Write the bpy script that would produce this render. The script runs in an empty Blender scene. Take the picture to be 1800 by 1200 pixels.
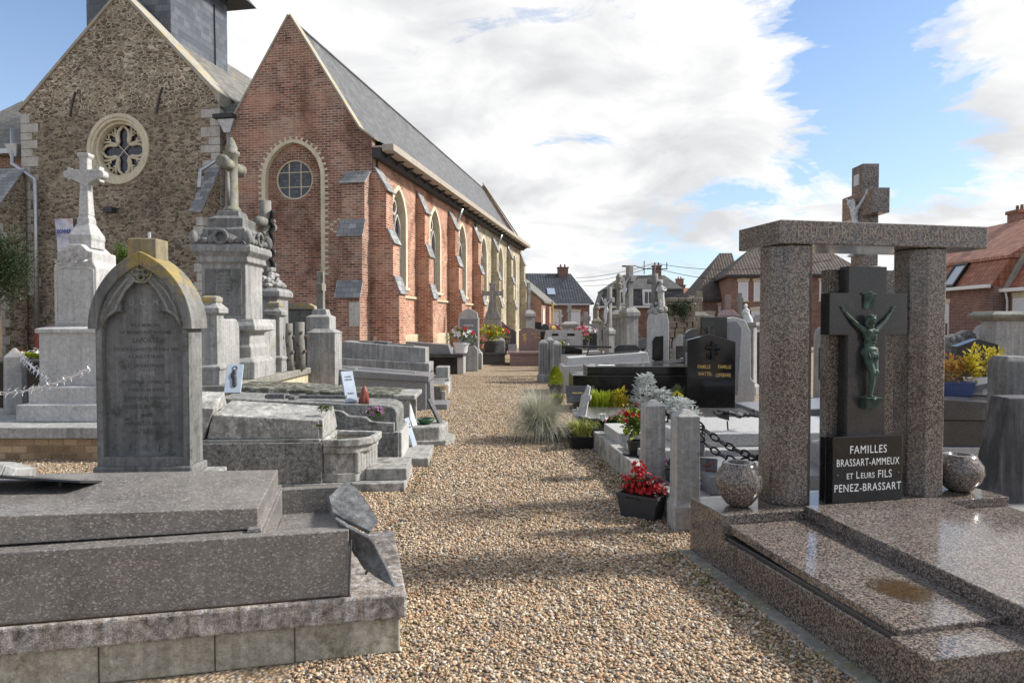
import bpy, bmesh, math, random
import numpy as np
from mathutils import Vector, Matrix, Euler, noise as mnoise
R = math.radians
SC = bpy.context.scene
COL = SC.collection
random.seed(7)
# ------------------------------------------------------------------ camera
F_PX = 1200.0; CAM_H = 1.6; PITCH = math.atan(32/1200)
cam_data = bpy.data.cameras.new('camera'); cam = bpy.data.objects.new('camera', cam_data); COL.objects.link(cam)
cam.location = (0, 0, CAM_H); cam.rotation_euler = (R(90)-PITCH, 0, 0)
cam_data.sensor_width = 36; cam_data.lens = 24.0
cam_data.clip_start = .05; cam_data.clip_end = 5000
SC.camera = cam
def at(px, py, d):
    fw = Vector((0, math.cos(PITCH), -math.sin(PITCH))); up = Vector((0, math.sin(PITCH), math.cos(PITCH)))
    return Vector((0, 0, CAM_H)) + d*(fw + Vector(((px-900)/F_PX, 0, 0)) + up*((600-py)/F_PX))
def gz(px, py, z=0.0):
    a = at(px, py, 1) - Vector((0, 0, CAM_H)); k = (z-CAM_H)/a.z
    return Vector((0, 0, CAM_H)) + a*k
# ------------------------------------------------------------------ world, sun, exposure
SUN_AZ = R(10)      # direction the light comes from, measured from +X towards +Y
SUN_EL = R(37)
SC.view_settings.view_transform = 'Standard'; SC.view_settings.look = 'None'
SC.view_settings.exposure = 0.78; SC.view_settings.gamma = 1; SC.view_settings.use_curve_mapping = False
sd = bpy.data.lights.new('sun', 'SUN'); sd.energy = 3.7; sd.angle = R(6.5); sd.color = (1, .95, .87)
sun = bpy.data.objects.new('sun', sd); COL.objects.link(sun)
sdir = Vector((math.cos(SUN_EL)*math.cos(SUN_AZ), math.cos(SUN_EL)*math.sin(SUN_AZ), math.sin(SUN_EL)))
sun.rotation_euler = sdir.to_track_quat('Z', 'Y').to_euler(); sun.location = sdir*60
def node(nt, typ, props=None, **ins):
    n = nt.nodes.new(typ)
    for k, v in (props or {}).items(): setattr(n, k, v)
    for k, v in ins.items():
        s = n.inputs[int(k[1:])] if (k[0] == 'i' and k[1:].isdigit()) else n.inputs[k.replace('_', ' ')]
        if isinstance(v, bpy.types.NodeSocket): nt.links.new(v, s)
        else:
            if s.type == 'RGBA' and len(v) == 3: v = (*v, 1)
            s.default_value = v
    return n
def ramp(nt, fac, stops, interp='LINEAR'):
    n = nt.nodes.new('ShaderNodeValToRGB'); n.color_ramp.interpolation = interp
    while len(n.color_ramp.elements) < len(stops): n.color_ramp.elements.new(.5)
    for e, (p, c) in zip(n.color_ramp.elements, stops):
        e.position = p; e.color = (c, c, c, 1) if isinstance(c, (int, float)) else (*c, 1)
    nt.links.new(fac, n.inputs[0]); return n.outputs[0]
def mixc(nt, fac, a, b, mode='MIX'):
    n = nt.nodes.new('ShaderNodeMix'); n.data_type = 'RGBA'; n.blend_type = mode
    for s, v in ((n.inputs[0], fac), (n.inputs[6], a), (n.inputs[7], b)):
        if isinstance(v, bpy.types.NodeSocket): nt.links.new(v, s)
        elif s.type == 'RGBA': s.default_value = (*v, 1) if len(v) == 3 else v
        else: s.default_value = v
    return n.outputs[2]
def mth(nt, op, a, b=0.0, c=None, clamp=False):
    n = nt.nodes.new('ShaderNodeMath'); n.operation = op; n.use_clamp = clamp
    for s, v in zip(n.inputs, (a, b, c)):
        if v is None: continue
        if isinstance(v, bpy.types.NodeSocket): nt.links.new(v, s)
        else: s.default_value = v
    return n.outputs[0]
def make_world():
    w = bpy.data.worlds.new('World'); SC.world = w; w.use_nodes = True; nt = w.node_tree; nt.nodes.clear()
    out = nt.nodes.new('ShaderNodeOutputWorld'); bg = nt.nodes.new('ShaderNodeBackground'); bg.inputs[1].default_value = .1
    nt.links.new(bg.outputs[0], out.inputs[0])
    sky = node(nt, 'ShaderNodeTexSky', dict(sky_type='NISHITA', sun_disc=False, sun_elevation=SUN_EL, sun_rotation=R(90)-SUN_AZ, air_density=1.0, dust_density=.6, ozone_density=2.0))
    tc = nt.nodes.new('ShaderNodeTexCoord'); sep = node(nt, 'ShaderNodeSeparateXYZ', None, i0=tc.outputs['Generated'])
    z = mth(nt, 'MAXIMUM', sep.outputs[2], 0.0); den = mth(nt, 'ADD', z, .22)
    px = mth(nt, 'DIVIDE', sep.outputs[0], den); py = mth(nt, 'DIVIDE', sep.outputs[1], den)
    cb = node(nt, 'ShaderNodeCombineXYZ', None, i0=px, i1=py, i2=mth(nt, 'MULTIPLY', z, .6))
    n1 = node(nt, 'ShaderNodeTexNoise', None, Vector=cb.outputs[0], Scale=1.9, Detail=13.0, Roughness=.62, Distortion=.9)
    n2 = node(nt, 'ShaderNodeTexNoise', None, Vector=cb.outputs[0], Scale=2.3, Detail=8.0, Roughness=.55, Distortion=.4)
    n3 = node(nt, 'ShaderNodeTexNoise', None, Vector=cb.outputs[0], Scale=.9, Detail=3.0)
    # clear patches of sky: (image direction, angular radius, strength)
    bias = 0.13
    def patch(pxl, pyl, rad, s):
        d = (at(pxl, pyl, 1) - Vector((0, 0, CAM_H))).normalized()
        dp = node(nt, 'ShaderNodeVectorMath', dict(operation='DOT_PRODUCT'), i0=tc.outputs['Generated'], i1=tuple(d))
        c = mth(nt, 'SUBTRACT', dp.outputs['Value'], math.cos(rad))
        c = mth(nt, 'DIVIDE', c, 1-math.cos(rad), clamp=True)
        return mth(nt, 'MULTIPLY', mth(nt, 'SMOOTH_MIN', c, 1.0, .2), s)
    tot = None
    for pxl, pyl, rad, s in ((1540, 90, R(11), .50), (1640, 190, R(6), .14), (1420, 120, R(5), .10), (40, 20, R(13), .5), (-250, 150, R(16), .4), (960, 310, R(3), .20), (1330, 380, R(6), .24), (1600, 300, R(5), .16), (1180, 455, R(6), .10),
                             (1790, 110, R(7), -.30), (1270, 60, R(8), -.22), (1250, 230, R(9), -.2), (800, 150, R(22), -.25), (1560, 395, R(9), -.14)):
        p = patch(pxl, pyl, rad, s); tot = p if tot is None else mth(nt, 'ADD', tot, p)
    # broken, bluer sky overhead and behind the viewer
    back = mth(nt, 'MULTIPLY', mth(nt, 'SUBTRACT', .35, sep.outputs[1], clamp=True), .10)
    over = mth(nt, 'MULTIPLY', mth(nt, 'SUBTRACT', sep.outputs[2], .55, clamp=True), .22)
    n4 = node(nt, 'ShaderNodeTexNoise', None, Vector=cb.outputs[0], Scale=7.5, Detail=9.0, Roughness=.62, Distortion=1.2)
    v = mth(nt, 'ADD', mth(nt, 'ADD', mth(nt, 'MULTIPLY_ADD', n1.outputs[0], 1.9, -.45), mth(nt, 'MULTIPLY_ADD', n4.outputs[0], .5, -.25)), bias)
    v = mth(nt, 'SUBTRACT', v, tot); v = mth(nt, 'SUBTRACT', v, back); v = mth(nt, 'SUBTRACT', v, over)
    mask = ramp(nt, v, [(.40, 0.0), (.50, .5), (.64, 1.0)], 'EASE')
    shade = ramp(nt, mth(nt, 'ADD', mth(nt, 'MULTIPLY_ADD', n2.outputs[0], .95, -.2), mth(nt, 'MULTIPLY', n3.outputs[0], .45)), [(.36, (4.25, 4.3, 4.42)), (.46, (5.1, 5.13, 5.2)), (.56, (6.1, 6.1, 6.1))])
    skyc = mixc(nt, 1.0, sky.outputs[0], (.82, .94, 1.06), 'MULTIPLY')
    # thin veil of white near the horizon
    veil = ramp(nt, sep.outputs[2], [(0.0, .55), (.18, .28), (.5, 0.0)])
    skyc = mixc(nt, veil, skyc, (4.9, 5.4, 6.0))
    nt.links.new(mixc(nt, mask, skyc, shade), bg.inputs[0])
make_world()
# ------------------------------------------------------------------ mesh helpers
class MB:
    def __init__(s): s.v = []; s.f = []; s.m = []; s.T = Matrix(); s.mi = 0
    def add(s, vs, fs):
        b = len(s.v); s.v += [tuple(s.T @ Vector(p)) for p in vs]; s.f += [tuple(b+i for i in f) for f in fs]; s.m += [s.mi]*len(fs); return s
    def box(s, x0, x1, y0, y1, z0, z1):
        return s.add([(x0,y0,z0),(x1,y0,z0),(x1,y1,z0),(x0,y1,z0),(x0,y0,z1),(x1,y0,z1),(x1,y1,z1),(x0,y1,z1)], [(0,3,2,1),(4,5,6,7),(0,1,5,4),(1,2,6,5),(2,3,7,6),(3,0,4,7)])
    def hexa(s, b, t):   # 4 bottom + 4 top points, counter-clockwise from above
        return s.add(list(b)+list(t), [(0,3,2,1),(4,5,6,7),(0,1,5,4),(1,2,6,5),(2,3,7,6),(3,0,4,7)])
    def prism(s, poly, y0, y1, ax='y'):   # poly in (x,z), counter-clockwise seen from -y
        n = len(poly)
        if ax == 'y': a = [(p[0], y0, p[1]) for p in poly]; b = [(p[0], y1, p[1]) for p in poly]
        elif ax == 'x': a = [(y1, p[0], p[1]) for p in poly]; b = [(y0, p[0], p[1]) for p in poly]
        else: a = [(p[0], p[1], y1) for p in poly]; b = [(p[0], p[1], y0) for p in poly]
        return s.add(a+b, [tuple(range(n)), tuple(range(2*n-1, n-1, -1))]+[(i, n+i, n+(i+1) % n, (i+1) % n) for i in range(n)])
    def ring(s, outer, inner, y0, y1, ax='y', closed=True):   # extruded band between two equal-length outlines
        n = len(outer); P = (lambda p, y: (p[0], y, p[1])) if ax == 'y' else (lambda p, y: (y, p[0], p[1])) if ax == 'x' else (lambda p, y: (p[0], p[1], y))
        vs = []; fs = []
        for o, i in zip(outer, inner): vs += [P(o, y0), P(i, y0), P(i, y1), P(o, y1)]
        for k in range(n if closed else n-1):
            a, b = 4*k, 4*((k+1) % n)
            for e in range(4): fs.append((a+e, b+e, b+(e+1) % 4, a+(e+1) % 4))
        if not closed: fs.append((0,1,2,3)); k = 4*(n-1); fs.append((k+3,k+2,k+1,k))
        return s.add(vs, fs)
    def stack(s, prof, cx=0, cy=0):   # rectangular loft: (half x, half y, z)
        vs = []; fs = []
        for hx, hy, z in prof: vs += [(cx-hx,cy-hy,z),(cx+hx,cy-hy,z),(cx+hx,cy+hy,z),(cx-hx,cy+hy,z)]
        fs.append((0,3,2,1))
        for k in range(len(prof)-1):
            for i in range(4): a = 4*k+i; b = 4*k+(i+1) % 4; fs.append((a, b, b+4, a+4))
        k = 4*(len(prof)-1); fs.append((k, k+1, k+2, k+3)); return s.add(vs, fs)
    def lathe(s, prof, n=24, cx=0, cy=0, ph=0.0):
        vs = []; fs = []
        for r, z in prof:
            for i in range(n): a = ph+2*math.pi*i/n; vs.append((cx+r*math.cos(a), cy+r*math.sin(a), z))
        fs.append(tuple(range(n-1, -1, -1)))
        for k in range(len(prof)-1):
            for i in range(n): a = k*n+i; b = k*n+(i+1) % n; fs.append((a, b, b+n, a+n))
        k = n*(len(prof)-1); fs.append(tuple(range(k, k+n))); return s.add(vs, fs)
    def tube(s, pts, rad, n=8, cap=True):
        pts = [Vector(p) for p in pts]; m = len(pts)
        if not hasattr(rad, '__len__'): rad = [rad]*m
        vs = []; fs = []; pu = None
        for i, p in enumerate(pts):
            t = (pts[min(i+1, m-1)]-pts[max(i-1, 0)]).normalized()
            if pu is None: pu = t.orthogonal().normalized()
            u = (pu - t*pu.dot(t)); u = u.normalized() if u.length > 1e-5 else t.orthogonal().normalized(); w = t.cross(u); pu = u
            for k in range(n): a = 2*math.pi*k/n; vs.append(tuple(p+(u*math.cos(a)+w*math.sin(a))*rad[i]))
        for i in range(m-1):
            for k in range(n): a = i*n+k; b = i*n+(k+1) % n; fs.append((a, b, b+n, a+n))
        if cap: fs.append(tuple(range(n-1, -1, -1))); fs.append(tuple(range((m-1)*n, m*n)))
        return s.add(vs, fs)
    def ell(s, c, r, nu=14, nv=9, rot=None):
        vs = []; fs = []; c = Vector(c); M = rot or Matrix.Identity(3)
        if not hasattr(r, '__len__'): r = (r, r, r)
        for j in range(1, nv):
            t = math.pi*j/nv
            for i in range(nu):
                a = 2*math.pi*i/nu; vs.append(tuple(c+M @ Vector((r[0]*math.sin(t)*math.cos(a), r[1]*math.sin(t)*math.sin(a), -r[2]*math.cos(t)))))
        b = len(vs); vs.append(tuple(c+M @ Vector((0,0,-r[2])))); vs.append(tuple(c+M @ Vector((0,0,r[2]))))
        for j in range(nv-2):
            for i in range(nu): a = j*nu+i; d = j*nu+(i+1) % nu; fs.append((a, d, d+nu, a+nu))
        for i in range(nu):
            fs.append((b, (i+1) % nu, i)); k = (nv-2)*nu; fs.append((b+1, k+i, k+(i+1) % nu))
        return s.add(vs, fs)
    def blade(s, base, d, up, L, w, fold=.25, curl=.0):   # one folded leaf
        d = Vector(d).normalized(); side = d.cross(Vector(up)); side = side.normalized() if side.length > 1e-4 else d.orthogonal().normalized()
        nr = side.cross(d); b = Vector(base)
        s.add([b, b+d*L*.45+side*w/2+nr*w*fold, b+d*L-nr*L*curl, b+d*L*.45-side*w/2+nr*w*fold], [(0,1,2),(0,2,3)]); return s
    def mesh(s, name, mats, smooth=False):
        me = bpy.data.meshes.new(name); me.from_pydata(s.v, [], s.f); me.update()
        if 1 < len(s.f) < 6000:
            bm = bmesh.new(); bm.from_mesh(me); bmesh.ops.recalc_face_normals(bm, faces=bm.faces); bm.to_mesh(me); bm.free()
        for m in mats: me.materials.append(m)
        if len(mats) > 1: me.polygons.foreach_set('material_index', s.m)
        uvl = me.uv_layers.new(name='uv')
        nl = len(me.loops); co = np.empty(len(me.vertices)*3); me.vertices.foreach_get('co', co); co = co.reshape(-1, 3)
        li = np.empty(nl, int); me.loops.foreach_get('vertex_index', li)
        nr = np.empty(len(me.polygons)*3); me.polygons.foreach_get('normal', nr); nr = nr.reshape(-1, 3)
        tot = np.empty(len(me.polygons), int); me.polygons.foreach_get('loop_total', tot)
        ln = np.repeat(nr, tot, axis=0); hx = np.hypot(ln[:,0], ln[:,1]); flat = hx < .02
        t = np.stack([-ln[:,1], ln[:,0], np.zeros(nl)], 1)/np.maximum(hx, 1e-6)[:,None]; t[flat] = (1,0,0)
        b = np.cross(ln, t); b[flat] = (0,1,0); p = co[li]
        uv = np.stack([(p*t).sum(1), (p*b).sum(1)], 1); uvl.data.foreach_set('uv', uv.ravel())
        if smooth: me.polygons.foreach_set('use_smooth', [True]*len(me.polygons))
        return me
    def build(s, name, mat, parent=None, bevel=0.0, smooth=False, loc=None, rot=None, seg=2):
        mats = mat if isinstance(mat, (list, tuple)) else [mat]
        o = bpy.data.objects.new(name, s.mesh(name, mats, smooth)); COL.objects.link(o)
        if parent: o.parent = parent
        if loc is not None: o.location = loc
        if rot is not None: o.rotation_euler = rot if hasattr(rot, '__len__') else (0, 0, rot)
        if bevel:
            bv = o.modifiers.new('bevel', 'BEVEL'); bv.width = bevel; bv.segments = seg; bv.limit_method = 'ANGLE'; bv.angle_limit = R(28)
        return o
def tag(o, label, cat, group=None, kind=None):
    if label: o['label'] = label
    if cat: o['category'] = cat
    if group: o['group'] = group
    if kind: o['kind'] = kind
    return o
def thing(name, label, cat, loc=(0,0,0), rz=0.0, group=None):
    o = bpy.data.objects.new(name, None); COL.objects.link(o); o.empty_display_size = .1
    o.location = loc; o.rotation_euler = (0, 0, rz); return tag(o, label, cat, group)
def dup(root, loc, rz, label=None, scale=None):
    r = root.copy(); COL.objects.link(r); r.location = loc; r.rotation_euler = (root.rotation_euler[0], root.rotation_euler[1], rz)
    if scale: r.scale = (scale,)*3
    if label: r['label'] = label
    for ch in list(root.children):
        c = ch.copy(); COL.objects.link(c); c.parent = r
        for g in list(ch.children): d = g.copy(); COL.objects.link(d); d.parent = c
    return r
def structure(o): o['kind'] = 'structure'; return o
def text(s, size, mat, parent, loc, rot=(R(90),0,0), ext=.0015, name='lettering', bold=0.0, align='CENTER', space=1.0, sx=1.0):
    cu = bpy.data.curves.new(name, 'FONT'); cu.body = s; cu.size = size; cu.extrude = ext; cu.offset = bold; cu.align_x = align; cu.align_y = 'CENTER'; cu.space_character = space; cu.resolution_u = 3
    t = bpy.data.objects.new(name, cu); COL.objects.link(t)
    bpy.context.view_layer.update()
    me = bpy.data.meshes.new_from_object(t.evaluated_get(bpy.context.evaluated_depsgraph_get()))
    bpy.data.objects.remove(t); bpy.data.curves.remove(cu)
    me.materials.clear(); me.materials.append(mat)
    o = bpy.data.objects.new(name, me); COL.objects.link(o); o.parent = parent; o.location = loc; o.rotation_euler = rot; o.scale = (sx, 1, 1); return o
# ------------------------------------------------------------------ materials
def newmat(name):
    m = bpy.data.materials.new(name); m.use_nodes = True; nt = m.node_tree; nt.nodes.clear()
    out = nt.nodes.new('ShaderNodeOutputMaterial'); p = nt.nodes.new('ShaderNodeBsdfPrincipled'); nt.links.new(p.outputs[0], out.inputs[0])
    return m, nt, p
def lk(nt, v, sock):
    if isinstance(v, bpy.types.NodeSocket): nt.links.new(v, sock)
    else: sock.default_value = (*v, 1) if hasattr(v, '__len__') and len(v) == 3 and sock.type == 'RGBA' else v
def coords(nt, kind='Object', scale=(1,1,1), loc=(0,0,0), vary=True):
    tc = nt.nodes.new('ShaderNodeTexCoord'); v = tc.outputs[kind]
    if vary:
        oi = nt.nodes.new('ShaderNodeObjectInfo'); k = mth(nt, 'MULTIPLY', oi.outputs['Random'], 37.0)
        v = node(nt, 'ShaderNodeVectorMath', dict(operation='ADD'), i0=v, i1=k).outputs[0]
    mp = node(nt, 'ShaderNodeMapping', None, i0=v, i3=scale, i1=loc); return mp.outputs[0]
def nz(nt, vec, scale, detail=4.0, rough=.55, dist=0.0):
    return node(nt, 'ShaderNodeTexNoise', None, Vector=vec, Scale=scale, Detail=detail, Roughness=rough, Distortion=dist).outputs[0]
def vor(nt, vec, scale, feature='F1', rnd=1.0):
    n = nt.nodes.new('ShaderNodeTexVoronoi'); n.feature = feature; nt.links.new(vec, n.inputs['Vector']); n.inputs['Scale'].default_value = scale; n.inputs['Randomness'].default_value = rnd; return n
def bump(nt, p, h, strength=.3, dist=.01):
    b = node(nt, 'ShaderNodeBump', None, Strength=strength, Distance=dist, Height=h); nt.links.new(b.outputs[0], p.inputs['Normal'])
def mul(c, k): return tuple(x*k for x in c)
def stone(name, c1, c2, streak=None, sk=.5, lichen=None, lt=.62, ls=7.0, rough=.75, grain=.25, bmp=.35, fleck=None):
    """weathered sawn stone or concrete: two tones, rain streaks, lichen patches, grain"""
    m, nt, p = newmat(name); v = coords(nt)
    big = nz(nt, v, 2.2, 7.0, .62, .4)
    col = mixc(nt, ramp(nt, big, [(.33, 0.0), (.68, 1.0)]), c1, c2)
    if streak:
        sv = node(nt, 'ShaderNodeMapping', None, i0=v, i3=(9, 9, .45)).outputs[0]
        s = nz(nt, sv, 1.6, 6.0, .65); col = mixc(nt, mth(nt, 'MULTIPLY', ramp(nt, s, [(.47, 0.0), (.66, 1.0)]), sk), col, streak)
        s2 = nz(nt, node(nt, 'ShaderNodeMapping', None, i0=v, i3=(14, 14, .8), i1=(5, 3, 1)).outputs[0], 1.3, 5.0, .6)
        col = mixc(nt, mth(nt, 'MULTIPLY', ramp(nt, s2, [(.52, 0.0), (.7, 1.0)]), sk*.8), col, mul(c1, .45))
    if lichen:
        l = nz(nt, v, ls, 9.0, .7, .3); l2 = nz(nt, v, 1.3, 3.0)
        f = ramp(nt, mth(nt, 'ADD', mth(nt, 'MULTIPLY', l, .7), mth(nt, 'MULTIPLY', l2, .3)), [(lt-.04, 0.0), (lt+.05, .9)])
        col = mixc(nt, f, col, lichen)
    fine = nz(nt, v, 140.0, 3.0, .7); sp = nz(nt, v, 26.0, 5.0, .7)
    col = mixc(nt, grain, col, ramp(nt, fine, [(.25, .0), (.75, 1.0)]), 'OVERLAY')
    col = mixc(nt, grain*1.3, col, ramp(nt, sp, [(.28, .1), (.72, .9)]), 'OVERLAY')
    if fleck:
        vo = vor(nt, v, fleck[1]); col = mixc(nt, ramp(nt, vo.outputs['Distance'], [(.12, .8), (.24, 0.0)]), col, fleck[0])
    lk(nt, col, p.inputs['Base Color']); p.inputs['Specular IOR Level'].default_value = .35
    lk(nt, ramp(nt, sp, [(.2, rough-.12), (.8, min(1, rough+.12))]), p.inputs['Roughness'])
    bump(nt, p, mth(nt, 'ADD', mth(nt, 'MULTIPLY', sp, .7), mth(nt, 'MULTIPLY', fine, .3)), bmp, .006)
    return m
def granite(name, dark, mid, light, scale=60.0, rough=.12, lt=.55, coat=.0, blotch=None, bl=.5, dust=.15, stretch=(1,1,1)):
    """polished crystalline stone"""
    m, nt, p = newmat(name); v = coords(nt, scale=stretch)
    w = node(nt, 'ShaderNodeVectorMath', dict(operation='ADD'), i0=v, i1=node(nt, 'ShaderNodeVectorMath', dict(operation='SCALE'), i0=node(nt, 'ShaderNodeTexNoise', None, Vector=v, Scale=scale*.8, Detail=3.0).outputs[1], Scale=.5/scale).outputs[0]).outputs[0]
    a = vor(nt, w, scale); rgb = node(nt, 'ShaderNodeSeparateColor', None, i0=a.outputs['Color'])
    col = ramp(nt, rgb.outputs[0], [(0.0, dark), (lt*.7, mid), (lt, mid), (min(.99, lt+.25), light)], 'LINEAR')
    if blotch:
        b = vor(nt, w, scale*.42); br = node(nt, 'ShaderNodeSeparateColor', None, i0=b.outputs['Color'])
        f = mth(nt, 'MULTIPLY', ramp(nt, b.outputs['Distance'], [(.28, 1.0), (.48, 0.0)]), ramp(nt, br.outputs[1], [(1-bl-.05, 0.0), (1-bl+.05, 1.0)]))
        col = mixc(nt, mth(nt, 'MULTIPLY', f, .88), col, mixc(nt, br.outputs[2], blotch, mul(blotch, .55)))
    fine = vor(nt, v, scale*3.3); fr = node(nt, 'ShaderNodeSeparateColor', None, i0=fine.outputs['Color'])
    col = mixc(nt, .35, col, ramp(nt, fr.outputs[0], [(0.0, .15), (1.0, .85)]), 'OVERLAY')
    d = nz(nt, coords(nt), 1.7, 6.0, .65)
    col = mixc(nt, mth(nt, 'MULTIPLY', ramp(nt, d, [(.4, 0.0), (.75, 1.0)]), dust), col, (.35, .33, .3))
    sv = nz(nt, node(nt, 'ShaderNodeMapping', None, i0=coords(nt), i3=(11, 11, .6)).outputs[0], 1.2, 6.0, .65); sv2 = nz(nt, coords(nt), 2.6, 8.0, .7, .4)
    col = mixc(nt, mth(nt, 'MULTIPLY', ramp(nt, sv, [(.5, 0.0), (.68, 1.0)]), dust*1.2), col, mul(mid, .45))
    col = mixc(nt, mth(nt, 'MULTIPLY', ramp(nt, sv2, [(.56, 0.0), (.66, 1.0)]), dust*1.3), col, (.30,.295,.27))
    lk(nt, col, p.inputs['Base Color']); lk(nt, ramp(nt, d, [(.3, rough), (.75, rough+.16)]), p.inputs['Roughness'])
    p.inputs['Specular IOR Level'].default_value = .5
    bump(nt, p, nz(nt, v, 3.0, 2.0), .02, .01)
    return m
def plain(name, col, rough=.6, metal=0.0, var=.25, scale=30.0, bmp=.1, spec=.4, trans=0.0):
    m, nt, p = newmat(name); v = coords(nt); n = nz(nt, v, scale, 5.0, .6)
    lk(nt, mixc(nt, var, col, ramp(nt, n, [(.25, 0.0), (.75, 1.0)]), 'OVERLAY'), p.inputs['Base Color'])
    p.inputs['Roughness'].default_value = rough; p.inputs['Metallic'].default_value = metal; p.inputs['Specular IOR Level'].default_value = spec
    if trans: p.inputs['Transmission Weight'].default_value = trans
    if bmp: bump(nt, p, n, bmp, .003)
    return m
def leaf(name, c1, c2, c3=None, rough=.5, sss=.25):
    m, nt, p = newmat(name); g = nt.nodes.new('ShaderNodeNewGeometry')
    st = [(0.0, c1), (.55, c2)] + ([(1.0, c3)] if c3 else [(1.0, mul(c2, 1.2))])
    v = coords(nt); n = nz(nt, v, 3.0, 3.0)
    f = mth(nt, 'ADD', mth(nt, 'MULTIPLY', g.outputs['Random Per Island'], .75), mth(nt, 'MULTIPLY', n, .25))
    col = ramp(nt, f, st); lk(nt, col, p.inputs['Base Color']); p.inputs['Roughness'].default_value = rough; p.inputs['Specular IOR Level'].default_value = .3
    tr = node(nt, 'ShaderNodeBsdfTranslucent', None, i0=col); mx = node(nt, 'ShaderNodeMixShader', None, i0=sss, i1=p.outputs[0], i2=tr.outputs[0])
    nt.links.new(mx.outputs[0], [x for x in nt.nodes if x.type == 'OUTPUT_MATERIAL'][0].inputs[0]); return m
def brick(name, c1, c2, mortar, c3=None, bw=.225, rh=.072, ms=.011, weather=None, wt=.6, rough=.85, wz=None):
    m, nt, p = newmat(name)
    uv = node(nt, 'ShaderNodeTexCoord').outputs['UV']
    wob = node(nt, 'ShaderNodeVectorMath', dict(operation='SCALE'), i0=node(nt, 'ShaderNodeTexNoise', None, Vector=uv, Scale=5.0, Detail=2.0).outputs[1], Scale=.012).outputs[0]
    u2 = node(nt, 'ShaderNodeVectorMath', dict(operation='ADD'), i0=uv, i1=wob).outputs[0]
    b = node(nt, 'ShaderNodeTexBrick', dict(offset=.5, squash=1.0), Vector=u2, Color1=(0,0,0), Color2=(1,1,1), Mortar=(.5,.5,.5), Scale=1.0, Mortar_Size=ms, Mortar_Smooth=.25, Bias=0.0, Brick_Width=bw, Row_Height=rh)
    big = nz(nt, uv, .55, 6.0, .65, .5); med = nz(nt, uv, 2.6, 6.0, .7)
    sep = node(nt, 'ShaderNodeSeparateColor', None, i0=b.outputs[0])
    f = mth(nt, 'ADD', mth(nt, 'MULTIPLY', sep.outputs[0], .62), mth(nt, 'MULTIPLY', med, .55)); f = mth(nt, 'SUBTRACT', f, .1)
    col = ramp(nt, f, [(.1, mul(c1, .55)), (.3, c1), (.62, c2), (.9, c3 or mul(c2, 1.3))])
    col = mixc(nt, ramp(nt, big, [(.40, 0.0), (.64, .85)]), col, mixc(nt, .6, col, mul(c1, .42)))
    col = mixc(nt, b.outputs[1], col, mixc(nt, ramp(nt, med, [(.3, 0.0), (.7, 1.0)]), mul(mortar, .55), mortar))
    if weather:
        w = nz(nt, node(nt, 'ShaderNodeMapping', None, i0=uv, i1=(3.3, 1.7, 0)).outputs[0], .9, 9.0, .74, .8)
        col = mixc(nt, ramp(nt, w, [(wt-.10, 0.0), (wt+.04, .42), (wt+.10, .75)]), col, weather)
        w2 = nz(nt, node(nt, 'ShaderNodeMapping', None, i0=uv, i1=(9.1, 4.3, 0), i3=(1, .55, 1)).outputs[0], .8, 8.0, .7, .5)
        col = mixc(nt, ramp(nt, w2, [(.48, 0.0), (.66, .72)]), col, mul(c1, .38))
        w3 = vor(nt, node(nt, 'ShaderNodeMapping', None, i0=uv, i3=(.45, .9, 1)).outputs[0], 1.3); r3 = node(nt, 'ShaderNodeSeparateColor', None, i0=w3.outputs['Color'])
        col = mixc(nt, mth(nt, 'MULTIPLY', ramp(nt, r3.outputs[0], [(.55, 0.0), (.95, .4)]), ramp(nt, w3.outputs['Distance'], [(.25, 1.0), (.6, 0.0)])), col, mul(c3 or c2, 1.1))
    fine = nz(nt, uv, 60.0, 4.0, .7); col = mixc(nt, .35, col, ramp(nt, fine, [(.25, 0.0), (.75, 1.0)]), 'OVERLAY')
    lk(nt, col, p.inputs['Base Color']); p.inputs['Roughness'].default_value = rough; p.inputs['Specular IOR Level'].default_value = .2
    bump(nt, p, mth(nt, 'ADD', mth(nt, 'MULTIPLY', mth(nt, 'SUBTRACT', 1.0, b.outputs[1]), .6), mth(nt, 'MULTIPLY', med, .5)), .6, .02)
    return m
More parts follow.
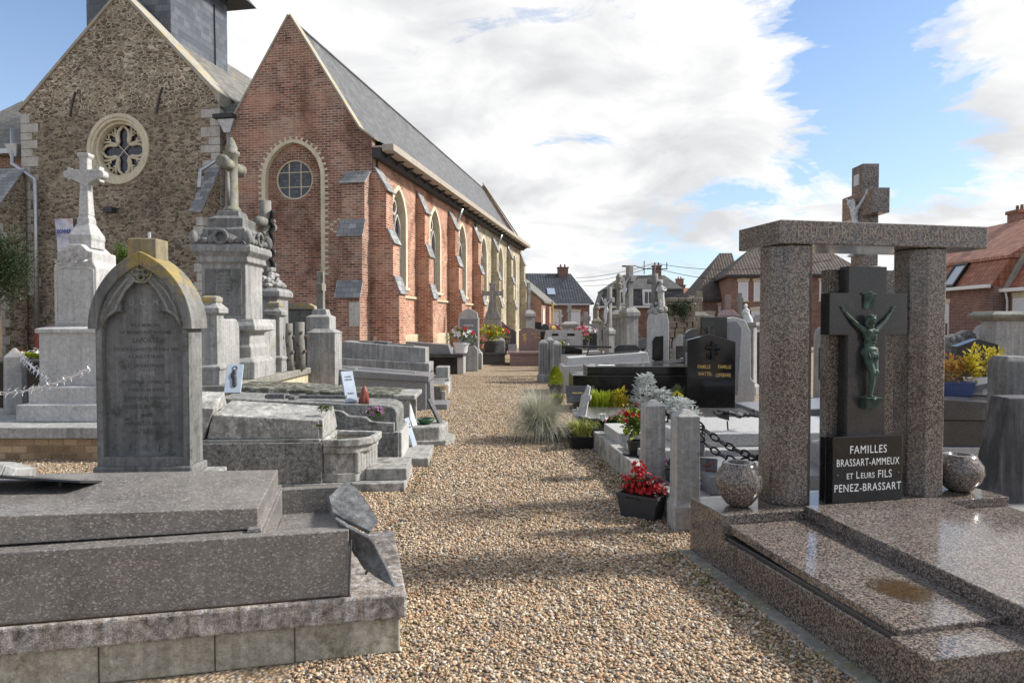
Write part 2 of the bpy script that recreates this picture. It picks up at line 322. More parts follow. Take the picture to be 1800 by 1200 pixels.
def rubble(name, cs, mortar, sx=4.2, sy=11.0, mw=.07, upper=None, zsplit=None):
    m, nt, p = newmat(name); uv = node(nt, 'ShaderNodeTexCoord').outputs['UV']
    wob = node(nt, 'ShaderNodeVectorMath', dict(operation='SCALE'), i0=node(nt, 'ShaderNodeTexNoise', None, Vector=uv, Scale=9.0, Detail=4.0).outputs[1], Scale=.055).outputs[0]
    u2 = node(nt, 'ShaderNodeMapping', None, i0=node(nt, 'ShaderNodeVectorMath', dict(operation='ADD'), i0=uv, i1=wob).outputs[0], i3=(sx, sy, 1)).outputs[0]
    a = vor(nt, u2, 1.0, 'F1', .9); e = vor(nt, u2, 1.0, 'DISTANCE_TO_EDGE', .9)
    r = node(nt, 'ShaderNodeSeparateColor', None, i0=a.outputs['Color']); med = nz(nt, uv, 3.0, 6.0, .7)
    big = nz(nt, uv, .6, 5.0, .6)
    f = mth(nt, 'ADD', mth(nt, 'MULTIPLY', r.outputs[0], .6), mth(nt, 'MULTIPLY', med, .4))
    col = ramp(nt, f, [(.12, cs[0]), (.38, cs[1]), (.58, cs[2]), (.86, cs[3])])
    z = node(nt, 'ShaderNodeSeparateXYZ', None, i0=node(nt, 'ShaderNodeTexCoord').outputs['Object']).outputs[2]
    mcol = mortar; mwid = ramp(nt, e.outputs['Distance'], [(mw*.35, 1.0), (mw, 0.0)])
    if zsplit:   # older courses below, paler joints above
        zz = mth(nt, 'ADD', z, mth(nt, 'MULTIPLY', med, .5)); up = ramp(nt, mth(nt, 'SUBTRACT', zz, zsplit), [(.2, 0.0), (.35, 1.0)])
        mcol = mixc(nt, up, mul(mortar, .72), mortar); col = mixc(nt, up, mul(cs[1], .95), col) if False else col
        mwid = mth(nt, 'MULTIPLY', mwid, mth(nt, 'ADD', mth(nt, 'MULTIPLY', up, .15), .85))
    col = mixc(nt, mwid, col, mcol)
    w = nz(nt, node(nt, 'ShaderNodeMapping', None, i0=uv, i1=(7.3, 2.2, 0)).outputs[0], 1.6, 9.0, .75, .7)
    col = mixc(nt, ramp(nt, w, [(.58, 0.0), (.72, .6)]), col, mul(mortar, 1.25))
    col = mixc(nt, ramp(nt, big, [(.4, 0.0), (.65, .35)]), col, mul(cs[0], .8))
    fine = nz(nt, uv, 45.0, 4.0, .7); col = mixc(nt, .4, col, ramp(nt, fine, [(.25, 0.0), (.75, 1.0)]), 'OVERLAY')
    lk(nt, col, p.inputs['Base Color']); p.inputs['Roughness'].default_value = .9; p.inputs['Specular IOR Level'].default_value = .15
    bump(nt, p, mth(nt, 'ADD', ramp(nt, e.outputs['Distance'], [(0.0, 0.0), (.18, 1.0)]), mth(nt, 'MULTIPLY', fine, .4)), .8, .03)
    return m
def tiles(name, c1, c2, bw=.22, rh=.16, rough=.6, lichen=None, wave=False, gap=(.02,.02,.02), lt=.62):
    m, nt, p = newmat(name); uv = node(nt, 'ShaderNodeTexCoord').outputs['UV']
    b = node(nt, 'ShaderNodeTexBrick', dict(offset=.5 if not wave else 0.0), Vector=uv, Color1=(0,0,0), Color2=(1,1,1), Mortar=(.5,.5,.5), Scale=1.0, Mortar_Size=.006 if not wave else .012, Mortar_Smooth=.3, Bias=0.0, Brick_Width=bw, Row_Height=rh)
    sep = node(nt, 'ShaderNodeSeparateColor', None, i0=b.outputs[0]); med = nz(nt, uv, 1.4, 6.0, .65)
    f = mth(nt, 'ADD', mth(nt, 'MULTIPLY', sep.outputs[0], .45), mth(nt, 'MULTIPLY', med, .6))
    col = ramp(nt, f, [(.2, mul(c1, .8)), (.45, c1), (.8, c2)]); col = mixc(nt, mth(nt, 'MULTIPLY', b.outputs[1], .8), col, gap)
    if lichen:
        l = nz(nt, uv, 2.4, 9.0, .75, .5); col = mixc(nt, ramp(nt, l, [(lt-.05, 0.0), (lt+.08, .8)]), col, lichen)
    lk(nt, col, p.inputs['Base Color']); p.inputs['Roughness'].default_value = rough; p.inputs['Specular IOR Level'].default_value = .35
    sx = node(nt, 'ShaderNodeSeparateXYZ', None, i0=uv)
    step = mth(nt, 'FRACT', mth(nt, 'DIVIDE', sx.outputs[1], rh)); h = mth(nt, 'SUBTRACT', 1.0, step)
    if wave: h = mth(nt, 'ADD', mth(nt, 'MULTIPLY', h, .5), mth(nt, 'ABSOLUTE', mth(nt, 'SINE', mth(nt, 'MULTIPLY', sx.outputs[0], math.pi/bw))))
    bump(nt, p, mth(nt, 'ADD', h, mth(nt, 'MULTIPLY', mth(nt, 'SUBTRACT', sep.outputs[0], .5), .4)), .7 if wave else .35, .03)
    return m
def glass(name, tint=(.03,.035,.05), lead=True, rough=.15):
    m, nt, p = newmat(name); uv = node(nt, 'ShaderNodeTexCoord').outputs['UV']
    col = tint
    if lead:
        b = node(nt, 'ShaderNodeTexBrick', dict(offset=.5), Vector=uv, Color1=mul(tint, .6), Color2=mul(tint, 1.8), Mortar=(.012,.012,.014), Scale=1.0, Mortar_Size=.008, Brick_Width=.14, Row_Height=.11); col = b.outputs[0]
        bump(nt, p, nz(nt, uv, 9.0, 2.0), .25, .02)
    lk(nt, col, p.inputs['Base Color']); p.inputs['Roughness'].default_value = rough; p.inputs['Specular IOR Level'].default_value = .6
    return m
def gravelmat():
    m, nt, p = newmat('gravel'); v = coords(nt, vary=False)
    a = vor(nt, v, 52.0); r = node(nt, 'ShaderNodeSeparateColor', None, i0=a.outputs['Color'])
    col = ramp(nt, r.outputs[0], PEB)
    dirt = nz(nt, v, 1.1, 7.0, .65); col = mixc(nt, ramp(nt, a.outputs['Distance'], [(.3, 0.0), (.75, .75)]), col, (.10, .075, .05))
    far = nz(nt, v, 6.0, 6.0, .7); col = mixc(nt, .3, col, ramp(nt, far, [(.3, 0.0), (.7, 1.0)]), 'OVERLAY')
    col = mixc(nt, ramp(nt, dirt, [(.5, 0.0), (.75, .5)]), col, (.11, .09, .055))
    moss = nz(nt, v, 2.7, 8.0, .75, .3); col = mixc(nt, ramp(nt, moss, [(.66, 0.0), (.75, .6)]), col, (.07, .09, .03))
    lk(nt, col, p.inputs['Base Color']); p.inputs['Roughness'].default_value = .8; p.inputs['Specular IOR Level'].default_value = .25
    bump(nt, p, mth(nt, 'SUBTRACT', 1.0, a.outputs['Distance']), .9, .012); return m
PEB = [(0.0, (.12,.085,.06)), (.10, (.40,.28,.17)), (.28, (.48,.35,.22)), (.43, (.32,.22,.14)), (.53, (.56,.46,.33)), (.67, (.24,.22,.20)), (.76, (.43,.26,.15)), (.86, (.60,.54,.44)), (.95, (.37,.29,.21)), (1.0, (.30,.32,.33))]
def pebblemat():
    m, nt, p = newmat('pebbles'); g = nt.nodes.new('ShaderNodeNewGeometry'); v = coords(nt, vary=False)
    col = ramp(nt, g.outputs['Random Per Island'], PEB, 'CONSTANT')
    d = nz(nt, v, 1.1, 7.0, .65)
    col = mixc(nt, ramp(nt, d, [(.55, 0.0), (.8, .4)]), col, (.13, .10, .06))
    f = nz(nt, v, 130.0, 3.0); col = mixc(nt, .4, col, ramp(nt, f, [(.25, 0.0), (.75, 1.0)]), 'OVERLAY')
    lk(nt, col, p.inputs['Base Color']); p.inputs['Roughness'].default_value = .6; p.inputs['Specular IOR Level'].default_value = .3; return m
M = {}
M['gravel'] = gravelmat(); M['pebble'] = pebblemat()
M['blue'] = stone('bluestone', (.18,.18,.178), (.31,.308,.30), streak=(.45,.445,.43), sk=.55, lichen=(.12,.125,.11), lt=.6)
M['blue_dark'] = stone('dark_bluestone', (.105,.105,.104), (.19,.19,.186), streak=(.33,.325,.315), sk=.4, lichen=(.055,.06,.05), lt=.58)
M['pale'] = stone('pale_limestone', (.36,.36,.355), (.47,.465,.455), streak=(.56,.55,.53), sk=.4, lichen=(.26,.26,.24), lt=.62)
M['grey'] = stone('grey_stone', (.24,.24,.235), (.36,.355,.345), streak=(.48,.475,.46), sk=.6, lichen=(.20,.20,.16), lt=.58)
M['oldstone'] = stone('mossy_grey_stone', (.15,.15,.135), (.26,.255,.23), streak=(.36,.35,.32), sk=.5, lichen=(.16,.15,.07), lt=.55)
M['lichen_stone'] = stone('lichened_stone', (.20,.20,.18), (.30,.29,.26), lichen=(.42,.28,.05), lt=.5, ls=5.0)
M['yellow_lichen'] = stone('yellow_lichen_stone', (.30,.22,.08), (.20,.185,.14), streak=(.13,.125,.115), sk=.7, lichen=(.42,.30,.07), lt=.54, ls=4.0)
M['concrete'] = stone('concrete', (.27,.265,.25), (.42,.41,.385), streak=(.14,.14,.13), sk=.5, lichen=(.10,.10,.085), lt=.56, grain=.35)
M['rough_concrete'] = stone('weathered_concrete', (.19,.19,.18), (.42,.415,.395), streak=(.09,.09,.085), sk=.5, lichen=(.48,.47,.44), lt=.55, ls=11.0, grain=.45, bmp=.7)
M['aggregate'] = stone('exposed_aggregate', (.15,.15,.145), (.24,.24,.23), streak=(.32,.32,.31), sk=.4, lichen=(.07,.07,.065), lt=.57, grain=.9, bmp=.9, fleck=((.36,.36,.35), 160.0))
M['kerb'] = stone('kerb_concrete', (.31,.29,.235), (.44,.42,.35), streak=(.20,.185,.145), sk=.5, lichen=(.13,.125,.07), lt=.57, grain=.35)
M['cream'] = stone('cream_concrete', (.50,.43,.29), (.60,.53,.38), streak=(.35,.29,.19), sk=.5, lichen=(.25,.22,.15), lt=.63)
M['ledge'] = stone('stained_ledge', (.215,.185,.16), (.30,.26,.23), streak=(.42,.42,.43), sk=.75, lichen=(.075,.07,.065), lt=.55, grain=.8, fleck=((.40,.33,.28), 130.0))
M['terrazzo'] = granite('flecked_grey_granite', (.10,.095,.092), (.18,.168,.16), (.40,.37,.34), 160.0, .24, .80, blotch=(.34,.31,.28), bl=.05, dust=.3, stretch=(.75,1,1))
M['brown'] = granite('brown_pink_granite', (.020,.019,.018), (.072,.064,.060), (.245,.20,.172), 142.0, .08, .53, blotch=(.36,.275,.225), bl=.42, dust=.12)
M['brown_top'] = M['brown']
M['black'] = granite('black_granite', (.008,.008,.009), (.012,.012,.013), (.022,.022,.024), 220.0, .05, .8, dust=.03)
M['cross_black'] = granite('dark_grey_granite', (.020,.020,.022), (.032,.032,.034), (.06,.06,.062), 260.0, .17, .7, dust=.06)
M['blue_granite'] = granite('blue_grey_granite', (.10,.108,.12), (.17,.18,.195), (.29,.30,.32), 200.0, .25, .6, dust=.12)
M['light_granite'] = granite('light_grey_granite', (.14,.14,.145), (.36,.36,.36), (.55,.55,.545), 210.0, .3, .45, dust=.2)
M['pink_granite'] = granite('dusky_pink_granite', (.12,.075,.07), (.22,.145,.135), (.33,.24,.22), 120.0, .15, .6, dust=.15)
M['dark_granite'] = granite('charcoal_granite', (.028,.029,.032), (.046,.047,.05), (.09,.09,.095), 230.0, .14, .7, dust=.1)
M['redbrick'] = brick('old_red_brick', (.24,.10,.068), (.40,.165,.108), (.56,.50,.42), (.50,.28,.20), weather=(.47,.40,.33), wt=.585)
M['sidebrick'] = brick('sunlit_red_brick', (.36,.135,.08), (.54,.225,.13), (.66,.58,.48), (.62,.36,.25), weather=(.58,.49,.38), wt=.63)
M['yellowbrick'] = brick('buff_brick', (.36,.31,.21), (.54,.47,.34), (.58,.53,.43), (.62,.56,.43), weather=(.3,.26,.17), wt=.6)
M['housebrick'] = brick('house_brick', (.17,.07,.055), (.27,.11,.08), (.40,.36,.31), (.33,.16,.12))
M['sacristy'] = brick('pink_brick', (.30,.13,.09), (.42,.2,.14), (.52,.47,.42), (.5,.28,.2))
M['rubble'] = rubble('brown_rubble_stone', [(.085,.06,.042), (.175,.127,.088), (.28,.21,.145), (.44,.37,.27)], (.62,.56,.45), 5.6, 13.5, .10, zsplit=8.2)
M['quoin'] = stone('white_quoin_stone', (.40,.385,.35), (.52,.505,.47), streak=(.28,.26,.22), sk=.4, lichen=(.2,.18,.14), lt=.6)
M['creamstone'] = stone('cream_dressed_stone', (.54,.48,.35), (.68,.62,.49), streak=(.38,.33,.24), sk=.4, lichen=(.22,.19,.12), lt=.64)
M['coping'] = stone('lichened_coping', (.26,.25,.22), (.40,.38,.33), lichen=(.42,.31,.10), lt=.55, ls=5.0)
M['slate'] = tiles('slate_roof', (.085,.087,.092), (.15,.15,.155), .22, .13, .5, lichen=(.2,.17,.09), lt=.72)
M['slate_old'] = tiles('old_slate_roof', (.13,.13,.125), (.22,.215,.20), .22, .14, .7, lichen=(.33,.26,.10), lt=.58)
M['slate_tower'] = tiles('tower_slates', (.085,.092,.11), (.14,.15,.17), .30, .22, .32)
M['slate_cap'] = tiles('slate_cap', (.20,.205,.21), (.36,.36,.35), .25, .16, .6, lichen=(.5,.5,.47), lt=.62)
M['tile_blue'] = tiles('dark_blue_tiles', (.028,.032,.042), (.05,.056,.07), .24, .32, .35, wave=True)
M['tile_red'] = tiles('terracotta_tiles', (.36,.165,.11), (.50,.26,.18), .22, .30, .7, wave=True, lichen=(.18,.1,.07), lt=.62)
M['tile_rust'] = tiles('rust_tiles', (.29,.105,.06), (.40,.16,.09), .26, .30, .6, wave=True)
M['tile_brown'] = tiles('brown_tiles', (.075,.055,.045), (.12,.092,.075), .22, .26, .75, wave=True)
M['tile_grey'] = tiles('grey_slates_house', (.06,.058,.057), (.11,.105,.1), .3, .22, .6)
M['zinc'] = plain('zinc', (.45,.46,.48), .4, .7, .2, 8.0, .05)
M['gutterwood'] = plain('painted_gutter', (.36,.32,.27), .7, 0, .3, 12.0)
M['dark_lead'] = plain('dark_soffit', (.045,.045,.05), .7)
M['rust_pipe'] = plain('red_pipe', (.30,.06,.04), .6, 0, .4, 14.0)
M['glass_church'] = glass('leaded_glass', (.04,.042,.055)); M['glass_rose'] = glass('rose_glass', (.03,.028,.05), True, .1)
M['glass_house'] = glass('house_glass', (.04,.045,.05), False, .05)
M['roof_glass'] = glass('skylight_glass', (.30,.36,.45), False, .03)
M['white'] = plain('white_paint', (.78,.78,.77), .5, 0, .05); M['shutter'] = plain('white_shutter', (.62,.64,.68), .5, 0, .06)
M['white_stone'] = plain('white_plaster', (.54,.55,.57), .65, 0, .15, 20.0)
M['bronze'] = plain('green_bronze', (.045,.078,.062), .62, .2, .8, 11.0, .4)
M['iron'] = plain('black_iron', (.02,.02,.022), .45, .6, .3, 40.0); M['dark_iron'] = plain('dark_cast_iron', (.06,.06,.065), .55, .5, .4, 25.0)
M['silver'] = plain('silver_metal', (.75,.75,.76), .25, 1.0, .1)
M['plastic_black'] = plain('black_plastic', (.018,.018,.02), .4); M['plastic_dark'] = plain('charcoal_plastic', (.04,.042,.048), .5)
M['plastic_blue'] = plain('blue_plastic', (.035,.06,.16), .4); M['plastic_white'] = plain('white_plastic', (.62,.64,.68), .4); M['plastic_green'] = plain('green_plastic', (.04,.1,.06), .45)
M['terracotta'] = plain('terracotta', (.32,.15,.09), .8); M['woodpot'] = plain('ribbed_tan_pot', (.36,.29,.18), .7)
def tiplichen():   # dark stone whose tip carries a yellow lichen crust
    m = stone('lichen_tipped_stone', (.105,.105,.10), (.19,.188,.18), streak=(.30,.29,.27), sk=.4, lichen=(.16,.15,.07), lt=.6); nt = m.node_tree; p = [n for n in nt.nodes if n.type == 'BSDF_PRINCIPLED'][0]
    old = p.inputs['Base Color'].links[0].from_socket; v = node(nt, 'ShaderNodeTexCoord').outputs['Object']; z = node(nt, 'ShaderNodeSeparateXYZ', None, i0=v)
    h = mth(nt, 'ADD', mth(nt, 'MULTIPLY', mth(nt, 'SUBTRACT', z.outputs[2], 1.9), 2.1), mth(nt, 'MULTIPLY', mth(nt, 'SUBTRACT', nz(nt, v, 11.0, 8.0, .72), .5), 2.2)); h = mth(nt, 'ADD', h, mth(nt, 'MULTIPLY', z.outputs[0], .6))
    lk(nt, mixc(nt, ramp(nt, h, [(.0, 0.0), (.35, .75)]), old, mixc(nt, nz(nt, v, 25.0, 4.0), (.20,.145,.04), (.46,.33,.07))), p.inputs['Base Color']); return m
M['tip'] = tiplichen()
M['soil'] = plain('soil', (.06,.042,.03), .95, 0, .6, 60.0, .8)
M['gold'] = plain('gold_paint', (.62,.42,.14), .4, .3, .1); M['white_letter'] = plain('white_letter', (.85,.85,.83), .5, 0, .0, bmp=0); M['engraved'] = plain('engraved_letter', (.27,.235,.195), .8, 0, .5)
M['eng_dark'] = plain('dark_engraving', (.08,.08,.08), .9, 0, .3); M['eng_grey'] = plain('pale_engraving', (.27,.27,.27), .9, 0, .4)
M['slateplate'] = stone('riven_slate', (.075,.077,.08), (.145,.147,.15), streak=(.25,.25,.25), sk=.4, lichen=(.05,.05,.05), lt=.6, bmp=.9, grain=.5)
M['porcelain'] = plain('pale_blue_marble', (.36,.42,.50), .35, 0, .2, 6.0); M['redbrown'] = plain('red_brown_resin', (.20,.055,.04), .4)
M['water'] = plain('murky_water', (.045,.035,.02), .05, 0, .5, 9.0, .02, .6)
M['leaf_dark'] = leaf('evergreen_leaf', (.018,.032,.016), (.045,.075,.032), (.11,.14,.08)); M['leaf_mid'] = leaf('mid_green_leaf', (.04,.08,.015), (.09,.15,.03), (.17,.23,.06))
M['leaf_lime'] = leaf('lime_leaf', (.14,.20,.012), (.30,.36,.02), (.45,.46,.05)); M['leaf_yellow'] = leaf('yellow_leaf', (.30,.26,.02), (.55,.45,.03), (.68,.6,.10))
M['leaf_silver'] = leaf('silver_leaf', (.36,.39,.38), (.55,.58,.57), (.72,.74,.73)); M['leaf_grass'] = leaf('blue_grey_grass', (.24,.265,.20), (.43,.43,.33), (.60,.56,.46))
M['leaf_varieg'] = leaf('striped_grass', (.12,.17,.03), (.30,.32,.08), (.52,.48,.20)); M['leaf_orange'] = leaf('orange_leaf', (.22,.07,.02), (.40,.22,.05), (.5,.42,.10)); M['leaf_heather'] = leaf('dark_red_leaf', (.06,.015,.02), (.13,.03,.035), (.2,.06,.05))
M['leaf_moss'] = leaf('weed', (.05,.075,.02), (.10,.13,.035), (.17,.19,.07))
M['petal_red'] = leaf('red_petal', (.30,.01,.012), (.50,.02,.025), (.62,.06,.07), .5, .2); M['petal_pink'] = leaf('pink_petal', (.5,.05,.12), (.65,.12,.2), (.75,.45,.5), .5, .2)
M['petal_white'] = leaf('white_petal', (.6,.6,.6), (.75,.75,.75), (.8,.8,.78), .5, .2); M['petal_mauve'] = leaf('mauve_petal', (.22,.08,.2), (.42,.2,.36), (.6,.45,.5), .5, .2)
M['bark'] = stone('bark_stone', (.15,.145,.13), (.27,.26,.235), streak=(.08,.08,.075), sk=.6, bmp=.9)
M['wood'] = stone('bark', (.07,.055,.04), (.13,.10,.075), bmp=.9)
# ------------------------------------------------------------------ ground
g = MB(); g.add([(-400,-60,0),(400,-60,0),(400,900,0),(-400,900,0)], [(0,1,2,3)]); structure(g.build('ground', M['gravel']))
def ico():
    t = (1+5**.5)/2; v = np.array([(-1,t,0),(1,t,0),(-1,-t,0),(1,-t,0),(0,-1,t),(0,1,t),(0,-1,-t),(0,1,-t),(t,0,-1),(t,0,1),(-t,0,-1),(-t,0,1)], float); v /= np.linalg.norm(v[0])
    f = np.array([(0,11,5),(0,5,1),(0,1,7),(0,7,10),(0,10,11),(1,5,9),(5,11,4),(11,10,2),(10,7,6),(7,1,8),(3,9,4),(3,4,2),(3,2,6),(3,6,8),(3,8,9),(4,9,5),(2,4,11),(6,2,10),(8,6,7),(9,8,1)]); return v, f
def pebbles():
    rs = np.random.RandomState(3); V, Fc = ico(); P = []; S = []
    for y0, y1, xa, xb, dens, s0, s1 in ((2.0,4.2,-1.0,2.3,4600,.0052,.0145),(4.2,6.6,-1.5,1.6,3000,.0062,.0145),(6.6,9.5,-1.8,1.6,1700,.009,.016),(9.5,14,-2.2,1.4,650,.010,.017),(3.9,9.0,-8.2,-1.5,420,.008,.015),(14,21,-2.2,1.2,260,.010,.017)):
        n = int((y1-y0)*(xb-xa)*dens); x = rs.uniform(xa, xb, n); y = rs.uniform(y0, y1, n)
        k = (np.abs(x) < .80*y+.2); x = x[k]; y = y[k]; n = len(x)
        s = s0+(s1-s0)*rs.beta(1.2, 3.0, n); P.append(np.stack([x, y, s*rs.uniform(.1, .8, n)], 1)); S.append(s)
    P = np.concatenate(P); S = np.concatenate(S); n = len(S)
    sc = S[:,None]*np.stack([rs.uniform(.8,1.5,n), rs.uniform(.75,1.2,n), rs.uniform(.5,.85,n)], 1)
    vv = V[None]*(1+rs.uniform(-.16,.16,(n,12,1)))*sc[:,None,:]
    vv[:,:,0] += vv[:,:,1]*rs.normal(0,.35,n)[:,None]; a = rs.uniform(0, 6.28, n); c, s_ = np.cos(a)[:,None], np.sin(a)[:,None]
    tl = rs.normal(0, .35, n)[:,None]; vv[:,:,2] += vv[:,:,0]*tl
    X = vv[:,:,0]*c-vv[:,:,1]*s_; Y = vv[:,:,0]*s_+vv[:,:,1]*c; vv = np.stack([X, Y, vv[:,:,2]], 2)+P[:,None,:]
    ff = (Fc[None]+12*np.arange(n)[:,None,None]).reshape(-1)
    me = bpy.data.meshes.new('gravel_pebbles'); me.vertices.add(n*12); me.vertices.foreach_set('co', vv.reshape(-1))
    me.loops.add(len(ff)); me.loops.foreach_set('vertex_index', ff.astype(np.int32)); m = len(ff)//3
    me.polygons.add(m); me.polygons.foreach_set('loop_start', np.arange(m, dtype=np.int32)*3); me.polygons.foreach_set('loop_total', np.full(m, 3, np.int32))
    me.polygons.foreach_set('use_smooth', np.ones(m, bool)); me.update(calc_edges=True); me.materials.append(M['pebble'])
    o = bpy.data.objects.new('gravel_pebbles', me); COL.objects.link(o); o['kind'] = 'stuff'
pebbles()
# ------------------------------------------------------------------ church
CH = Vector((-4.08, 20.0, 0)); CA = math.atan2(-.1788, .9839)
CE = Vector((math.cos(CA), math.sin(CA), 0)); CW = Vector((-math.sin(CA), math.cos(CA), 0))
def cfront(px, py, y=0.0):      # point of the image on the plane local y = y -> (x, z)
    a = at(px, py, 1)-Vector((0,0,CAM_H)); o = Vector((0,0,CAM_H))-CH; k = (y-o.dot(CW))/a.dot(CW); p = o+a*k; return p.dot(CE), p.z
def cside(px, py, x=0.0):
    a = at(px, py, 1)-Vector((0,0,CAM_H)); o = Vector((0,0,CAM_H))-CH; k = (x-o.dot(CE))/a.dot(CE); p = o+a*k; return p.dot(CW), p.z
church = thing('church', 'old church with red brick gable, brown rubble gable with rose window and slate tower', 'church', CH, CA)
def arch(xc, hw, zs, za, n=9):     # pointed arch outline from left springing over the apex to right springing
    out = []
    h = za-zs; r = (hw*hw+h*h)/(2*hw)
    for i in range(n+1):
        a = math.atan2(h, r-hw)*i/n if r > hw*.5 else 0
        out.append((xc-hw+r-r*math.cos(a), zs+r*math.sin(a)))
    return out + [(2*xc-x, z) for x, z in reversed(out[:-1])]
def arched_panel(mb, x0, x1, zb, ztl, ztr, ztop_c, xc, hw, zsill, zs, za, y0, y1, ax='y'):
    """wall piece with a pointed opening, as two halves meeting over the apex"""
    A = arch(xc, hw, zs, za); k = len(A)//2
    L = [(x0,zb),(xc,zb),(xc,zsill),(xc-hw,zsill)]+A[:k+1]+[(xc,ztop_c),(x0,ztl)]
    Rr = [(xc,zb),(x1,zb),(x1,ztr),(xc,ztop_c)]+A[k:]+[(xc+hw,zsill),(xc,zsill)]
    mb.prism(L, y0, y1, ax); mb.prism(Rr, y0, y1, ax)
def circ(xc, zc, r, n=32, a0=0.0): return [(xc+r*math.cos(a0+2*math.pi*i/n), zc+r*math.sin(a0+2*math.pi*i/n)) for i in range(n)]
# --- red brick gable
XV = -4.55; XA = cfront(508, 27)[0]; ZA = cfront(508, 27)[1]; ZE = 6.65
zleft = ZA-(ZA-ZE)/(0-XA)*(XA-XV)
nl, nr_ = cfront(467, 400)[0], cfront(565, 400)[0]; nc = (nl+nr_)/2; nh = (nr_-nl)/2
nza = cfront(513, 250)[1]; nzs = cfront(513, 312)[1]; nzb = cfront(513, 482)[1]
mb = MB(); A = arch(nc, nh, nzs, nza); k = len(A)//2
KZ = 7.0; KM = ZE+.4*(ZA-ZE)/(0-XA); ztc = ZA-(ZA-ZE)/(0-XA)*abs(nc-XA)
mb.prism([(XV,0),(nc,0),(nc,nzb),(nc-nh,nzb)]+A[:k+1]+[(nc,ztc)]+([(XA,ZA)] if XA < nc else [])+[(XV,zleft)], 0, .3)
mb.prism([(nc,0),(0,0),(0,KZ),(-.4,KM)]+([(XA,ZA)] if XA > nc else [])+[(nc,ztc)]+A[k:]+[(nc+nh,nzb),(nc,nzb)], 0, .3)
mb.box(XV, nc+nh+.3, .302, .5, 0, nza+.1)
mb.build('brick_gable', M['redbrick'], church)
wc = cfront(516, 315, .12); wr = 35.5/1200*20.3
mb = MB(); n = 32
for half in (0, 1):
    cc = [(wc[0]+wr*math.cos(a), wc[1]+wr*math.sin(a)) for a in [math.pi/2+math.pi*half+math.pi*i/16 for i in range(17)]]
    if half == 0: mb.prism([(nc-nh-.05,nzb-.05),(wc[0],nzb-.05),cc[-1]][:2]+list(reversed(cc))+[(wc[0],nza),(nc-nh-.05,nza)], .16, .29)
    else: mb.prism([(wc[0],nzb-.05),(nc+nh+.05,nzb-.05),(nc+nh+.05,nza),(wc[0],nza)]+list(reversed(cc)), .16, .29)
mb.build('niche_wall', M['redbrick'], church)
mb = MB(); O = circ(wc[0], wc[1], wr+.24); I = circ(wc[0], wc[1], wr+.03)
for i in range(56):
    a = 2*math.pi*i/56; c, s = math.cos(a), math.sin(a); t = .03
    mb.prism([(wc[0]+(wr+.01)*c-t*s, wc[1]+(wr+.01)*s+t*c),(wc[0]+(wr+.01)*c+t*s, wc[1]+(wr+.01)*s-t*c),(wc[0]+(wr+.22)*c+t*1.2*s, wc[1]+(wr+.22)*s-t*1.2*c),(wc[0]+(wr+.22)*c-t*1.2*s, wc[1]+(wr+.22)*s+t*1.2*c)], .14+.006*(i % 3), .2)
mb.build('brick_voussoirs', M['redbrick'], church, .004)
win = MB().prism(circ(wc[0], wc[1], wr+.02), .24, .26).build('round_window', M['glass_church'], church)
mb = MB().ring(circ(wc[0], wc[1], wr), circ(wc[0], wc[1], wr-.05), .20, .245)
for dx in (-.19, .19): hh = math.sqrt(wr*wr-dx*dx); mb.box(wc[0]+dx-.014, wc[0]+dx+.014, .222, .238, wc[1]-hh, wc[1]+hh)
for dz in (-.22, .22): hh = math.sqrt(wr*wr-dz*dz); mb.box(wc[0]-hh, wc[0]+hh, .218, .236, wc[1]+dz-.012, wc[1]+dz+.012)
mb.build('glazing_bar', M['creamstone'], win)
Oo = [(nc-nh-.26,nzb-.02)]+arch(nc, nh+.26, nzs, nza+.2)+[(nc+nh+.26,nzb-.02)]; Ii = [(nc-nh+.01,nzb-.02)]+arch(nc, nh-.01, nzs, nza)+[(nc+nh-.01,nzb-.02)]
Om = [(nc-nh-.12,nzb-.02)]+arch(nc, nh+.12, nzs, nza+.09)+[(nc+nh+.12,nzb-.02)]
mb = MB().ring(Om, Ii, -.012, .20, closed=False); mb.build('niche_surround', M['creamstone'], church)
mb = MB(); L = len(Oo)   # toothed outer edge of the arch: alternating cream and brick blocks
pts_o = []; pts_i = []
def resample(P, st):
    out = []; acc = 0.0
    for a, b in zip(P[:-1], P[1:]):
        l = math.dist(a, b); d = st-acc
        while d <= l: t = d/l; out.append((a[0]+(b[0]-a[0])*t, a[1]+(b[1]-a[1])*t, (b[0]-a[0])/l, (b[1]-a[1])/l)); d += st
        acc = (acc+l) % st
    return out
for i, (x, z, tx, tz) in enumerate(resample(Om, .085)):
    if i % 2 == 0:
        ox, oz = -tz, tx; w = .032; e = .10
        mb.prism([(x-tx*w, z-tz*w),(x+ox*e-tx*w, z+oz*e-tz*w),(x+ox*e+tx*w, z+oz*e+tz*w),(x+tx*w, z+tz*w)], -.009, .05)
mb.build('toothed_edge', M['creamstone'], church)
mb = MB()   # diamond pattern in pale bricks
dx, dz = cfront(602, 398)
for i in range(-5, 6):
    for j in range(-4, 5):
        if abs(abs(i)+abs(j)-4) < 1 or (abs(i)+abs(j)) == 1: mb.box(dx+i*.112-.05, dx+i*.112+.05, -.006, .02, dz+j*.072-.03, dz+j*.072+.03)
mb.build('diamond_brickwork', M['creamstone'], church)
mb = MB()
